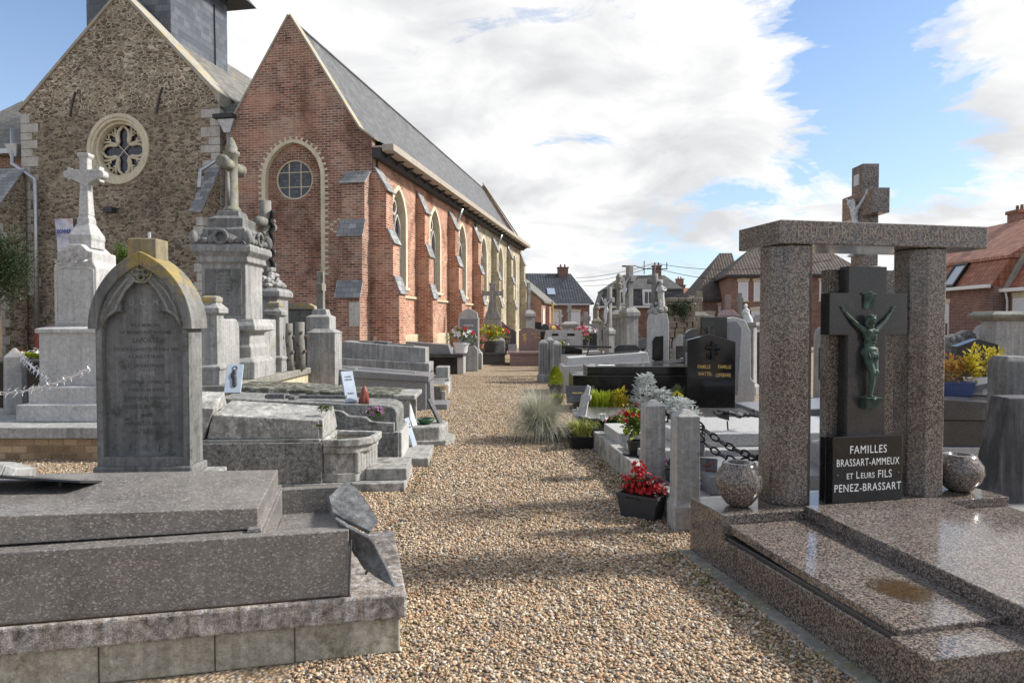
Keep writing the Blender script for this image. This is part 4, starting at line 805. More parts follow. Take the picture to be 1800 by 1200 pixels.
a = Vector((XS+4.4, 31.3, 8.4)); b = Vector((40, 30, 9.3)); 
# ------------------------------------------------------------------ figures of the crucified Christ (one continuous body each)
def corpus_mesh():
    b = MB()
    def limb(pts, rad): b.tube(pts, rad, 10); [b.ell(p, r*1.02, 10, 7) for p, r in zip(pts, rad)]
    limb([(.015,-.075,.02),(.03,-.12,.27),(.055,-.055,.505)], [.025,.040,.058]); limb([(-.01,-.095,.0),(-.015,-.135,.26),(-.045,-.055,.505)], [.025,.040,.058])
    b.ell((.012,-.12,-.03), (.028,.055,.022), 10, 7); b.ell((-.012,-.135,-.045), (.028,.055,.022), 10, 7)
    b.ell((0,-.055,.525), (.078,.056,.07)); b.ell((0,-.058,.60), (.074,.046,.095)); b.ell((0,-.066,.715), (.092,.058,.085)); b.ell((-.043,-.110,.745), (.042,.017,.028)); b.ell((.043,-.110,.745), (.042,.017,.028))
    for k in range(4):
        for s in (-1, 1): b.tube([(s*.012,-.120+.006*k,.708-.026*k),(s*.045,-.119+.006*k,.700-.028*k),(s*.082,-.085,.695-.026*k)], [.006,.0085,.006], 6)      # ribs
    for k in range(3):
        for s in (-1, 1): b.ell((s*.020,-.100,.615-.03*k), (.018,.009,.013), 7, 5)                                # belly
    for s, kx_, kz_ in ((1,.03,.27), (-1,-.015,.26)): b.ell((kx_,-.158,kz_), (.026,.016,.03), 8, 6)              # knees
    for s in (-1, 1):
        limb([(s*.085,-.065,.765),(s*.20,-.05,.855),(s*.315,-.03,.975)], [.036,.027,.019])
        b.ell((s*.335,-.03,1.0), (.022,.016,.03), 10, 7)
        for k in range(4): b.tube([(s*(.325+.012*k),-.035,1.015),(s*(.335+.013*k),-.045,1.045-.004*abs(k-1.5))], .006, 6)
        b.tube([(s*.315,-.04,.99),(s*.30,-.055,1.01)], .007, 6)
    limb([(0,-.075,.80),(-.01,-.10,.85)], [.036,.032])
    b.ell((-.022,-.125,.885), (.039,.046,.055), 14, 10); b.ell((-.028,-.165,.862), (.026,.024,.034), 10, 7)   # head, jaw with beard
    b.tube([(-.024,-.172,.905),(-.027,-.19,.882)], [.008,.011], 6)                                     # nose
    for s in (-1, 1): b.ell((-.022+s*.018,-.166,.902), (.010,.008,.006), 8, 5)                          # brows
    b.ell((-.018,-.10,.903), (.046,.046,.048), 12, 8)                                                  # hair
    for s in (-1, 1): b.tube([(-.02+s*.046,-.10,.9),(-.015+s*.05,-.09,.84),(-.01+s*.045,-.085,.80)], [.020,.018,.010], 8)
    n = 14
    for i in range(n): a = 6.283*i/n; b.ell((-.02+.046*math.cos(a), -.113+.046*math.sin(a), .925+.006*(i % 2)), .009, 6, 5)   # crown of thorns
    b.ell((0,-.06,.535), (.088,.068,.045)); b.ell((.005,-.085,.475), (.076,.060,.05)); b.tube([(.08,-.07,.55),(.104,-.065,.47),(.10,-.055,.36)], [.024,.020,.008], 8)   # loincloth
    for k in range(5): b.tube([(-.082,-.075,.565-.018*k),(-.03,-.124,.545-.026*k),(.04,-.122,.535-.020*k),(.082,-.08,.555-.012*k)], [.007,.010,.010,.007], 6)
    for k in range(4): b.tube([(-.06+.035*k,-.125,.50),(-.05+.035*k,-.145,.44),(-.045+.03*k,-.135,.405)], [.007,.009,.005], 6)
    return b
CORP = {}
def corpus(parent, loc, scale, mat, rz=0.0, rx=0.0, name='crucified_figure', vox=.0075):
    key = (mat.name, vox)
    if key not in CORP: CORP[key] = corpus_mesh().mesh('crucified_figure', [mat], True)
    o = bpy.data.objects.new(name, CORP[key]); COL.objects.link(o); o.parent = parent; o.location = loc; o.scale = (scale,)*3; o.rotation_euler = (rx, 0, rz)
    r = o.modifiers.new('skin', 'REMESH'); r.mode = 'VOXEL'; r.voxel_size = vox; r.use_smooth_shade = True
    s = o.modifiers.new('smooth', 'SMOOTH'); s.iterations = 1; s.factor = .5
    return o
# ------------------------------------------------------------------ pillar tomb in brown granite, right foreground
RT = thing('pillar_tomb', 'brown granite family tomb with two octagonal pillars under a lintel and a bronze crucifix', 'tomb', (1.262, 4.68, 0), R(12))
B = .006
_f = MB().box(-.085, 2.4, -2.3, .1, -.1, .014).build('footing', M['oldstone'], RT, .012)
MB().box(.003, 2.2, -1.80, -.37, .0, .225).build('side_wall', M['brown'], RT, .004)
MB().box(0, 2.2, -.38, .07, .0, .383).build('head_block', M['brown'], RT, B)
MB().box(-.003, 2.2, -2.02, -1.803, 0, .25).build('foot_block', M['brown'], RT, B)
MB().box(.02, 2.18, -1.82, -.37, .225, .247).build('recessed_joint', M['cross_black'], RT, .003)
def slab(u0, u1, va, za, vb, zb, t): return MB().hexa([(u0,va,za-t),(u1,va,za-t),(u1,vb,zb-t),(u0,vb,zb-t)], [(u0,va,za),(u1,va,za),(u1,vb,zb),(u0,vb,zb)])
lo = slab(.035, .597, -1.81, .278, -.39, .322, .052).build('low_slab', M['brown'], RT, B)
slab(1.623, 2.17, -1.81, .278, -.39, .322, .052).build('low_slab', M['brown'], RT, B)
slab(.6, 1.62, -2.25, .345, -.35, .402, .125).build('main_slab', M['brown'], RT, B)
mb = MB(); q = []
for i in range(40):
    a = 6.283*i/40; r = 1+.12*math.sin(3*a+1)+.08*math.sin(7*a); u = .36+.15*r*math.cos(a); v = -1.46+.20*r*math.sin(a); q.append((u, v, .278+.0302*(v+1.81)/.975*1.0+.0016))
mb.add(q, [tuple(range(40))])
m, nt, p = newmat('wet_stain'); v_ = coords(nt, vary=False); n_ = nz(nt, v_, 60.0, 4.0, .7); lk(nt, ramp(nt, n_, [(.3,(.035,.022,.01)),(.6,(.09,.055,.025)),(.72,(.2,.13,.08))]), p.inputs['Base Color']); p.inputs['Roughness'].default_value = .16
gr = vor(nt, v_, 7.0); dd = node(nt, 'ShaderNodeVectorMath', dict(operation='DISTANCE'), i0=v_, i1=(.36,-1.46,.289)).outputs['Value']
lk(nt, ramp(nt, mth(nt, 'ADD', dd, mth(nt, 'MULTIPLY', mth(nt, 'SUBTRACT', nz(nt, v_, 22.0, 6.0, .75), .5), .22)), [(.07, .9), (.17, 0.0)]), p.inputs['Alpha'])
mb.build('wet_stain', m, RT)
def octp(w, c=.3): k = w*c; return [(-w+k,-w),(w-k,-w),(w,-w+k),(w,w-k),(w-k,w),(-w+k,w),(-w,w-k),(-w,-w+k)]
for u in (.600, 1.672):
    MB().prism([(u+x, -.125+y) for x, y in octp(.152, .52)], .383, 2.118, 'z').build('pillar', M['brown'], RT, B)
MB().box(.43, 2.05, -.315, .20, 2.12, 2.275).build('lintel', M['brown'], RT, .008)
text('SEPULTURE  BRASSART  AMMEUX', .105, M['engraved'], RT, (1.20, -.3165, 2.198), ext=.0008, space=1.12, sx=.80)
MB().box(.90, 1.43, -.17, -.085, .383, 1.97).build('back_panel', M['brown'], RT, B)
MB().box(.84, 1.36, -.262, -.175, .383, .828).build('cross_plinth', M['black'], RT, B)
cr = MB().prism([(.974,.83),(1.273,.83),(1.273,1.52),(1.436,1.52),(1.436,1.805),(1.273,1.805),(1.273,1.985),(.974,1.985),(.974,1.805),(.83,1.805),(.83,1.52),(.974,1.52)], -.275, -.178).build('cross', M['cross_black'], RT, .005)
corpus(cr, (1.122, -.262, 1.115), .575, M['bronze'])
MB().hexa([(1.085,-.315,1.02),(1.165,-.315,1.02),(1.165,-.274,1.02),(1.085,-.274,1.02)], [(1.065,-.355,1.10),(1.185,-.355,1.10),(1.185,-.274,1.10),(1.065,-.274,1.10)]).build('foot_bracket', M['bronze'], cr, .006)
mb = MB()
for i in range(9): x = 1.085+.009*i; mb.hexa([(x,-.285-.006*math.sin(i*.8),1.70),(x+.0095,-.285-.006*math.sin(i*.8+.8),1.70),(x+.0095,-.274,1.70),(x,-.274,1.70)], [(x,-.292+.006*math.sin(i*.8),1.80),(x+.0095,-.292+.006*math.sin(i*.8+.8),1.80),(x+.0095,-.274,1.80),(x,-.274,1.80)])
mb.tube([(1.07,-.282,1.80),(1.13,-.286,1.81),(1.18,-.282,1.79)], .008, 6).build('scroll', M['bronze'], cr)
sg = MB().box(.815, 1.355, -.345, -.266, .384, .845).build('name_stone', M['black'], RT, .006)
for s, z, sz, sx, x in (('FAMILLES', .752, .076, .84, 1.085), ('BRASSART-AMMEUX', .667, .070, .70, 1.085), ('PENEZ-BRASSART', .497, .073, .82, 1.085), ('ET', .055, .0, .84, .965)):
    if z > .4: text(s, sz, M['white_letter'], sg, (x, -.3455, z), space=1.12, sx=sx)
for s, sz, x, z in (('ET', .054, .945, .577), ('L', .070, 1.005, .582), ('EURS', .054, 1.082, .577), ('FILS', .074, 1.215, .582)): text(s, sz, M['white_letter'], sg, (x, -.3455, z), space=1.1, sx=.84)
for x in (.85, 1.32): MB().ell((x,-.346,.585), (.009,.005,.009), 10, 6).build('screw_head', M['dark_iron'], sg, smooth=True)
def globe_vase(loc, label):
    v = thing('stone_vase', label, 'vase', loc, 0, 'globe vases on the pillar tomb')
    pr = [(.0,.0),(.055,.0),(.085,.02),(.13,.08),(.152,.15),(.145,.21),(.118,.255),(.112,.262),(.105,.29),(.082,.294),(.066,.288),(.06,.22),(.0,.2)]
    MB().lathe(pr[1:-1], 36).build('bowl', M['brown'], v, smooth=True)
    MB().lathe([(.0,.225),(.062,.226)], 24).build('soil', M['soil'], v); return v
globe_vase(RT.matrix_basis @ Vector((.215,-.2,.383)), 'globe shaped brown granite vase at the left end of the pillar tomb')
v2 = globe_vase(RT.matrix_basis @ Vector((2.0,-.16,.383)), 'globe shaped brown granite vase at the right end of the pillar tomb'); v2.scale = (1.06,1.06,.92)
# tall cross standing behind the pillar tomb, facing the path
tc_ = thing('cross_monument', 'granite cross with a white Christ rising behind the pillar tomb lintel', 'cross', (3.24, 6.3, 0), R(-90))
MB().stack([(.34,.34,0),(.34,.34,.45),(.24,.24,.5),(.22,.22,1.7),(.26,.26,1.75),(.26,.26,1.86),(.16,.16,2.0),(.11,.1,2.12)]).build('pedestal', M['blue'], tc_, .012)
c = MB().prism([(-.10,2.12),(.10,2.12),(.10,2.57),(.28,2.57),(.28,2.79),(.10,2.79),(.10,3.04),(-.10,3.04),(-.10,2.79),(-.28,2.79),(-.28,2.57),(-.10,2.57)], -.075, .075).build('cross', M['brown'], tc_, .005)
corpus(c, (0,-.055,2.24), .53, M['white_stone']); MB().box(-.045,.045,-.083,-.074,2.86,2.96).build('titulus', M['white_stone'], c)
# ------------------------------------------------------------------ left foreground tomb
T1 = thing('low_tomb', 'large low flecked grey granite tomb on a stained ledge in the left foreground', 'tomb', (-.508, 3.26, 0), R(13))
L = -3.2
MB().box(L, -.03, .03, 1.0, 0, .178).build('concrete_footing', M['kerb'], T1, .01)
for u in (-.52, -.87, -1.35): MB().box(u-.002, u+.002, .024, .05, .005, .176).build('footing_joint', M['soil'], T1)
MB().hexa([(L,0,.178),(0,0,.178),(-.0,1.03,.178),(L,1.03,.178)], [(L,.0,.30),(0,.0,.298),(-.0,1.03,.298),(L,1.03,.30)]).build('ledge', M['ledge'], T1, .012)
mb = MB(); z0, z1 = .299, .615
mb.box(L, -.27, .03, .11, z0, z1).box(L, -.66, .111, 1.0, z0, z1-.001).box(-.66, -.27, .93, 1.0, z0, z1).box(-.66, -.30, .11, .93, z0, .47).box(-.30, -.27, .6, .93, z0, z1)
mb.build('plinth', M['terrazzo'], T1, .005)
MB().hexa([(L,.025,.290),(-.26,.025,.290),(-.26,.05,.290),(L,.05,.290)], [(L,.022,.312),(-.265,.022,.306),(-.265,.05,.306),(L,.05,.312)]).build('moss_joint', M['soil'], T1)
MB().box(-.735, -.67, .09, .99, .616, .634).build('rail', M['terrazzo'], T1, .004)
MB().hexa([(L,.10,.632),(-.69,.13,.620),(-.69,1.0,.620),(L,1.0,.632)], [(L,.10,.80),(-.69,.13,.722),(-.69,1.0,.722),(L,1.0,.80)]).build('cover_slab', M['terrazzo'], T1, .006)
# plaque on a leg, lying on the tomb at the left edge
q = at(60, 842, 3.45)
bp = thing('memorial_plaque', 'black plaque with a rough stone book tilted on a metal leg at the left edge', 'plaque', at(104, 868, 3.55), R(10))
MB().box(-.62, .17, -.18, .16, 0, .012).build('plaque_plate', M['black'], bp, .003, loc=(0,0,.068), rot=(R(-13),R(6),0))
rs = random.Random(4); mb = MB(); prev = None
xs = [-.60+.055*i for i in range(9)]
for a, b_ in zip(xs[:-1], xs[1:]): h1, h2 = .05+.012*math.sin(a*17)-.05*max(0, a+.3), .05+.012*math.sin(b_*17)-.05*max(0, b_+.3); mb.hexa([(a,-.12,0),(b_,-.12,0),(b_,.12,0),(a,.12,0)], [(a,-.10,max(.012,h1)),(b_,-.10,max(.012,h2)),(b_,.10,max(.012,h2+.01)),(a,.10,max(.012,h1+.01))])
mb.build('stone_book', M['grey'], bp, .006, loc=(0,0,.081), rot=(R(-13),R(6),0))
MB().tube([(0,0,-.008),(.006,.01,.075)], .008, 6).build('leg', M['dark_iron'], bp)
# fallen slate plaque leaning at the foot of the tomb
fp = thing('fallen_plaque', 'broken slate plaque leaning against the foot of the large low tomb', 'plaque', (0,0,0))
def platequad(P, t, name, mat, parent, sub=1):
    n = ((P[1]-P[0]).cross(P[-1]-P[0])).normalized()
    if n.y > 0: n = -n
    b = MB(); k = len(P); b.add([tuple(p) for p in P]+[tuple(p-n*t) for p in P], [tuple(range(k)), tuple(range(2*k-1, k-1, -1))]+[(i, k+i, k+(i+1) % k, (i+1) % k) for i in range(k)])
    return b.build(name, mat, parent, .004)
def jag(P, k=4, a=.0025, seed=1):
    rs = random.Random(seed); out = []
    for p, q_ in zip(P, P[1:]+P[:1]):
        for i in range(k): out.append(p.lerp(q_, i/k)+((q_-p).normalized().cross(Vector((0,-1,.3))))*rs.uniform(-a, a)+(q_-p)*rs.uniform(-.05,.05)*(i > 0))
    return out
platequad(jag([at(578,872,3.5), at(585,900,3.42), at(652,934,3.32), at(666,915,3.4), at(640,872,3.55), at(618,848,3.65), at(606,846,3.66)]), .022, 'plaque_leaf', M['slateplate'], fp)
platequad(jag([at(587,911,3.30), at(618,930,3.27), at(654,950,3.26), at(672,985,3.24), at(694,1033,3.16), at(676,1024,3.2), at(640,1000,3.28), at(622,975,3.33)], seed=4), .018, 'plaque_leaf', M['slateplate'], fp)
MB().tube([at(617,948,3.26), at(613,1048,3.2)], .006, 6).tube([at(652,985,3.28), at(643,1008,3.33)], .006, 6).build('support_rod', M['dark_iron'], fp)
# ------------------------------------------------------------------ gothic headstone
GS = thing('gothic_headstone', 'dark pointed arch headstone with yellow lichen on its tip and worn lettering', 'headstone', (-2.58, 4.76, 0), R(1.0))
def half_split(mb, outer_r, inner_r, y0, y1):     # outlines from bottom centre to top centre, right side; mirrored for the left
    mb.prism(outer_r+list(reversed(inner_r)), y0, y1); mb.prism([(-x, z) for x, z in reversed(outer_r+list(reversed(inner_r)))], y0, y1)
A_out = arch(0, .36, 1.56, 2.10, 12); A_body = arch(0, .322, 1.54, 2.03, 12); kk = 12
bodyR = [(0,.60),(.322,.60)]+[p for p in reversed(A_body[kk:])][:0]+list(reversed(A_body[kk:]))
def rightside(A): return list(reversed(A[len(A)//2:]))   # right springing up to apex
def arcp(c, r, a0, a1, n): return [(c[0]+r*math.cos(R(a0+(a1-a0)*i/n)), c[1]+r*math.sin(R(a0+(a1-a0)*i/n))) for i in range(n+1)]
inR = [(0,.665),(.278,.665),(.278,1.545)]+arcp((.138,1.545),.14,5,88,6)+[(.128,1.677)]+[(x*1.0, z) for x, z in rightside(arch(0,.146,1.69,1.925,8))]
MB().prism([(-.322,.60),(.322,.60)]+rightside(A_body)+[(-x,z) for x, z in reversed(rightside(A_body))][1:], .05, .21).build('slab', M['blue_dark'], GS, .004)
mb = MB(); half_split(mb, [(0,.60),(.322,.60)]+rightside(A_body), inR, 0, .049); mb.build('moulded_frame', M['blue_dark'], GS, .008)
mb = MB()
hoodO = rightside(A_out); hoodI = rightside(arch(0, .295, 1.56, 2.0, 12))
for s in (1, -1):
    O = [(s*x, z) for x, z in hoodO]; I = [(s*x, z) for x, z in hoodI]; mb.ring(O, I, -.03, .225, closed=False)
mb.build('hood', M['tip'], GS, .006)
mb = MB()    # blind tracery: quatrefoil and curved ribs
for a in (0, 90, 180, 270): mb.tube([(.036*math.cos(R(a))+.024*math.cos(R(t)), -.004, 1.955+.036*math.sin(R(a))+.024*math.sin(R(t))) for t in range(0, 361, 40)], .009, 6)
mb.tube([(.072*math.cos(R(t)), .0, 1.955+.072*math.sin(R(t))) for t in range(0, 361, 20)], .010, 6)
for s in (1, -1):
    mb.tube([(s*.05,0,1.90),(s*.11,0,1.835),(s*.155,0,1.755),(s*.18,0,1.69),(s*.235,0,1.655),(s*.275,0,1.585)], [.012]*6, 6); mb.tube([(s*.26,0,1.60),(s*.23,0,1.72),(s*.17,0,1.82),(s*.09,0,1.915)], .010, 6)
mb.build('tracery', M['oldstone'], GS, smooth=True)
MB().stack([(.10,.09,2.0),(.10,.09,2.19),(.03,.03,2.2)], -.0, .10).build('cross_stub', M['yellow_lichen'], GS, .008)
MB().tube([(.01,.1,2.19),(.01,.1,2.245)], .011, 8).build('iron_pin', M['zinc'], GS)
MB().box(-.345, .345, -.025, .24, .535, .60).build('base_mould', M['blue_dark'], GS, .015); MB().box(-.42, .46, -.08, .3, 0, .535).build('base_block', M['rough_concrete'], GS, .01)
for s, z, sz, mt in (('D . O . M .', 1.745, .062, 'eng_grey'), ('A LA MEMOIRE', 1.585, .036, 'eng_dark'), ('DE MONSIEUR ET MADAME', 1.535, .034, 'eng_dark'), ('LAPORTE', 1.478, .052, 'eng_dark'), ('DECEDE A LAVENTIE LE 8 MAI 1884', 1.415, .034, 'eng_dark'), ('A L AGE DE 58 ANS', 1.365, .034, 'eng_dark'), ('ET DE SON EPOUSE', 1.30, .034, 'eng_dark'), ('SOPHIE', 1.245, .044, 'eng_grey'), ('DECEDEE LE 12 AVRIL 1880', 1.185, .034, 'eng_dark'), ('DANS SA 64 ANNEE', 1.13, .034, 'eng_dark'), ('ET DE LEURS ENFANTS', 1.07, .034, 'eng_dark'), ('DECEDE LE 3 FEVRIER 1862', 1.01, .034, 'eng_dark'), ('MARIE', .95, .034, 'eng_dark'), ('DECEDEE LE 9 JUIN 1887', .89, .034, 'eng_dark'), ('PRIEZ POUR EUX', .83, .034, 'eng_dark'), ('R .    I .    P .', .72, .06, 'eng_dark')):
    text(s, sz, M[mt], GS, (0, .0498, z), ext=.0008, sx=.86, bold=.0004)
MB().box(-.05, .05, .0485, .052, 1.672, 1.675).build('rule', M['eng_grey'], GS)
# ------------------------------------------------------------------ tall pale monument on the left
PM = thing('cross_monument', 'tall pale stone monument with a stone cross beside the church pipe', 'monument', (-5.52, 8.34, 0), 0)
MB().box(-3, 2.1, -.44, 1.4, .26, .39).build('kerb_ledge', M['grey'], PM, .012); MB().box(-3, 2.08, -.36, 1.4, 0, .26).build('brick_footing', brick('pale_bricks', (.30,.2,.12), (.44,.32,.2), (.33,.28,.2), bw=.17, rh=.085, ms=.008), PM)
MB().stack([(.56,.56,.39),(.56,.56,.60),(.47,.47,.605),(.47,.47,.80),(.45,.45,.82)], 0, .56).build('steps', M['pale'], PM, .012)
MB().stack([(.39,.38,.82),(.39,.38,1.47),(.42,.41,1.48),(.42,.41,1.53),(.33,.31,1.56)], 0, .56).build('lower_die', M['pale'], PM, .01)
def diept(s): return [(s*.26,1.56),(s*.26,2.33),(s*.30,2.36),(s*.30,2.38),(s*.20,2.50),(s*.20,2.54),(s*.14,2.60)]
rt_ = diept(1); MB().prism([(-.27,1.56),(.27,1.56),(.27,2.30),(.225,2.38),(.225,2.50),(.16,2.52),(.08,2.60),(-.08,2.60),(-.16,2.52),(-.225,2.50),(-.225,2.38),(-.27,2.30)], .30, .82).build('upper_die', M['pale'], PM, .012)
MB().ring([(-.245,1.60),(.245,1.60),(.245,2.27),(.17,2.31),(-.17,2.31),(-.245,2.27)], [(-.225,1.62),(.225,1.62),(.225,2.26),(.16,2.29),(-.16,2.29),(-.225,2.26)], .288, .31).build('panel_moulding', M['pale'], PM, .003)
mb = MB(); rs = random.Random(2)
for i in range(46): x = rs.uniform(-.2,.2); z = 2.34+rs.uniform(-.02,.2)*(1-abs(x)*2.2); mb.blade((x,.296,z), (rs.uniform(-1,1),-.15,rs.uniform(-.4,.8)), (0,-1,0), .07, .028)
mb.build('carved_foliage', M['pale'], PM)
MB().stack([(.15,.15,2.56),(.145,.145,2.66),(.155,.155,2.68),(.15,.15,2.73),(.10,.10,2.84),(.08,.08,2.88),(.08,.08,2.94),(.06,.06,3.0)], 0, .56).build('cross_base', M['pale'], PM, .012)
c = MB().stack([(.068,.066,2.99),(.052,.052,3.35),(.052,.052,3.72),(.075,.07,3.75),(.075,.07,3.79)], 0, .56); c.prism([(-.21,3.42),(-.17,3.46),(-.05,3.40),(.05,3.40),(.17,3.46),(.21,3.42),(.21,3.62),(.17,3.58),(-.17,3.58),(-.21,3.62)], .505, .615)
for s in (-1, 1):
    c.prism(circ(s*.21,3.52,.055,12), .50, .62)
c.build('cross', M['pale'], PM, .01)
mb = MB()
po = thing('stone_post', 'grey stone post with a pointed top at the left edge carrying the thorn chain', 'post', (-6.67, 9.15, .39), R(20))
MB().stack([(.11,.11,0),(.10,.10,.76),(.012,.012,.88)]).build('shaft', M['grey'], po, .006)
# thorn chain
def cat(a, b, sag, n=16): return [a.lerp(b, i/n)-Vector((0,0,sag*4*(i/n)*(1-i/n))) for i in range(n+1)]
tcn = thing('thorn_chain', 'silver chain with metal thorns hanging beside the pointed stone post', 'chain', (0,0,0))
mb = MB(); rs = random.Random(8)
for a, b, sg in ((at(-40,690,8.2), at(158,648,8.0), .10), (at(38,626,9.0), at(84,664,8.4), .02)):
    P = cat(a, b, sg, 14); n = len(P)
    for ph in (0, math.pi): mb.tube([p+Vector((0,.012*math.cos(i*1.57+ph),.018*math.sin(i*1.57+ph))) for i, p in enumerate(P)], .0065, 6)
    for i in range(0, n):
        for s in (-1, 1): p = P[i]; mb.tube([p, p+Vector((rs.uniform(-.03,.03),-.01,s*.03)), p+Vector((s*.02+rs.uniform(-.03,.03),-.02,s*.065))], [.007,.006,.001], 5)
mb.build('chain_strand', M['silver'], tcn)
bt = thing('black_tomb', 'black polished tomb behind the pointed stone post at the left edge', 'tomb', (-7.4, 10.6, 0), 0)
MB().box(-1.2, 1.75, 0, 1.1, 0, .45).build('base', M['black'], bt, .01); MB().box(-1.25, 1.7, .02, 1.0, .455, .98).build('slab', M['black'], bt, .012); MB().box(-1.3, 1.8, -.04, 1.05, .98, 1.03).build('rim', M['dark_granite'], bt, .01)
ped = thing('stone_pedestal', 'small grey pedestal half hidden behind the tall pale monument', 'pedestal', (-6.35, 9.9, 0), 0)
MB().stack([(.24,.24,0),(.24,.24,1.32),(.28,.28,1.36),(.28,.28,1.46),(.2,.2,1.5)]).build('die', M['blue'], ped, .01)
# ------------------------------------------------------------------ family screen monument with the tall round cross (faces the path)
FM = thing('screen_monument', 'weathered family monument with carved pedestal, round armed cross and low curved screen walls', 'monument', (-3.62, 9.9, 0), R(90))
# local x runs away from the viewer, local -y faces the path
MB().box(-1.35, 2.3, 0, .9, 0, .71).build('cream_footing', M['cream'], FM, .01); MB().box(-1.4, 2.35, -.05, .95, .71, .82).build('plinth_slab', M['oldstone'], FM, .015)
for x in (-1.15, 1.18):
    q = MB().stack([(.15,.15,.82),(.15,.15,1.0),(.165,.165,1.02),(.165,.165,1.05),(.11,.11,1.08),(.105,.105,1.70),(.15,.15,1.73),(.15,.15,1.79),(.09,.09,1.85),(.10,.10,1.93)], x, .22).build('end_pillar', M['blue'], FM, .008)
    MB().stack([(.1,.1,1.86),(.105,.105,1.9),(.08,.08,1.95)], x, .22).build('mossy_cap', M['lichen_stone'], q, .02)
for a, b in ((-1.02,-.42),(.42,1.05)):
    s = 1 if a > 0 else -1
    pr = [(a,.82),(b,.82),(b,1.52),(b-.02,1.6),(b-.10,1.66),(a+.0,1.66)] if s < 0 else [(a,.82),(b,.82),(b,1.66),(a+.10,1.66),(a+.02,1.6),(a,1.52)]
    MB().prism(pr, .16, .34).build('curved_screen', M['grey'], FM, .02)
MB().stack([(.42,.36,.82),(.42,.36,1.06),(.37,.31,1.10),(.33,.28,1.12),(.33,.28,1.26),(.30,.25,1.30),(.28,.25,1.46),(.38,.36,1.50),(.38,.36,1.56),(.34,.33,1.62),(.33,.32,1.66)], 0, .32).build('pedestal', M['grey'], FM, .012)
MB().stack([(.32,.31,1.66),(.32,.31,2.42),(.37,.36,2.46),(.36,.35,2.53),(.43,.42,2.60),(.43,.42,2.66),(.40,.40,2.70)], 0, .42).build('inscribed_die', M['blue'], FM, .01)
ins = MB().box(-.335,-.318,.16,.68,1.72,2.36).build('inscription_panel', M['blue_dark'], FM, .004)
for i in range(11): text(('FAMILLE','ICI REPOSE','DECEDE A','LE 14 MARS','A L AGE DE','SON EPOUSE','PIEUSEMENT','DECEDEE LE','MUNIE DES','SACREMENTS','R I P')[i], .045, M['eng_grey'], ins, (-.3355, .42, 2.29-.052*i), rot=(R(90),0,R(-90)), ext=.001, sx=.8, name='inscription_line')
mb = MB()
for sx in (-1, 1):
    for sy in (-1, 1): mb.stack([(.06,.06,0),(.075,.075,.1),(.02,.02,.2)], 0, 0) if False else mb.ell((sx*.39, .42+sy*.38, 2.79), (.06,.06,.10), 10, 7)
for sg in (-1, 1):
    mb.tube([(.09*math.cos(t*.524), .42+sg*.40, 2.80+.09*math.sin(t*.524)) for t in range(13)], .026, 6); mb.tube([(sg*.40, .42+.09*math.cos(t*.524), 2.80+.09*math.sin(t*.524)) for t in range(13)], .026, 6)
    mb.prism([(-.34,2.66),(.34,2.66),(.30,2.74),(.16,2.83),(.0,2.89),(-.16,2.83),(-.30,2.74)], .42+sg*.34-.03, .42+sg*.34+.03); mb.prism([(.08,2.66),(.76,2.66),(.72,2.74),(.58,2.83),(.42,2.89),(.26,2.83),(.12,2.74)], sg*.34-.03, sg*.34+.03, 'x')
    for q_ in (-1, 1):
        for r_ in (.14, .24): mb.ell((q_*r_, .42+sg*.385, 2.75+.02*q_*r_), (.06,.03,.045), 8, 5); mb.ell((sg*.385, .42+q_*r_, 2.75), (.03,.06,.045), 8, 5)
mb.build('acroteria', M['blue_dark'], FM, smooth=True)
MB().stack([(.37,.36,2.66),(.30,.30,2.74),(.30,.30,2.92),(.25,.25,2.96),(.25,.25,3.08),(.17,.17,3.12),(.15,.15,3.20)], 0, .42).build('stepped_base', M['blue_dark'], FM, .01)
mb = MB().lathe([(.14,3.2),(.115,3.25),(.09,3.28),(.084,3.74),(.082,4.0),(.112,4.02),(.112,4.06),(.078,4.08),(.084,4.12),(.05,4.21),(.015,4.27)], 18, 0, .42)
for s in (-1, 1): mb.tube([(0,.42,3.86),(s*.2,.42,3.86),(s*.27,.42,3.86),(s*.275,.42,3.86),(s*.32,.42,3.86),(s*.33,.42,3.86)], [.078,.078,.078,.096,.096,.05], 14)
mb.build('round_cross', M['oldstone'], FM, smooth=True)
MB().tube([(-.11,.42,3.3),(-.14,.42,3.5),(-.13,.42,3.75)], [.02,.035,.02], 8).build('carved_ribbon', M['blue_dark'], FM, smooth=True)
# rustic posts on the plinth
for i, (px, d, h, lb) in enumerate(((509, 11.25, .78, 'slim cement post imitating a branch beside the far end pillar'), (528, 11.6, .80, 'thicker cement post imitating a tree trunk with cut knots'))):
    p_ = at(px, 650, d); t = thing('rustic_post', lb, 'post', (p_.x, p_.y, .82), 0, 'cement branch posts on the plinth'); r = .055 if i == 0 else .075
    MB().tube([(0,0,0),(.01,0,.25),(-.008,0,.5),(0,0,h)], [r*1.15,r,r*1.05,r], 12).build('trunk', M['bark'], t, smooth=True)
    mb = MB()
    for z, a in ((.2,-70),(.42,-95),(.62,-60),(.3,-20),(.55,10)): mb.tube([(r*.8*math.cos(R(a)), r*.8*math.sin(R(a)), z),(r*1.5*math.cos(R(a)), r*1.5*math.sin(R(a)), z+.01)], [.03,.024], 8)
    mb.build('cut_knots', M['wood'], t)
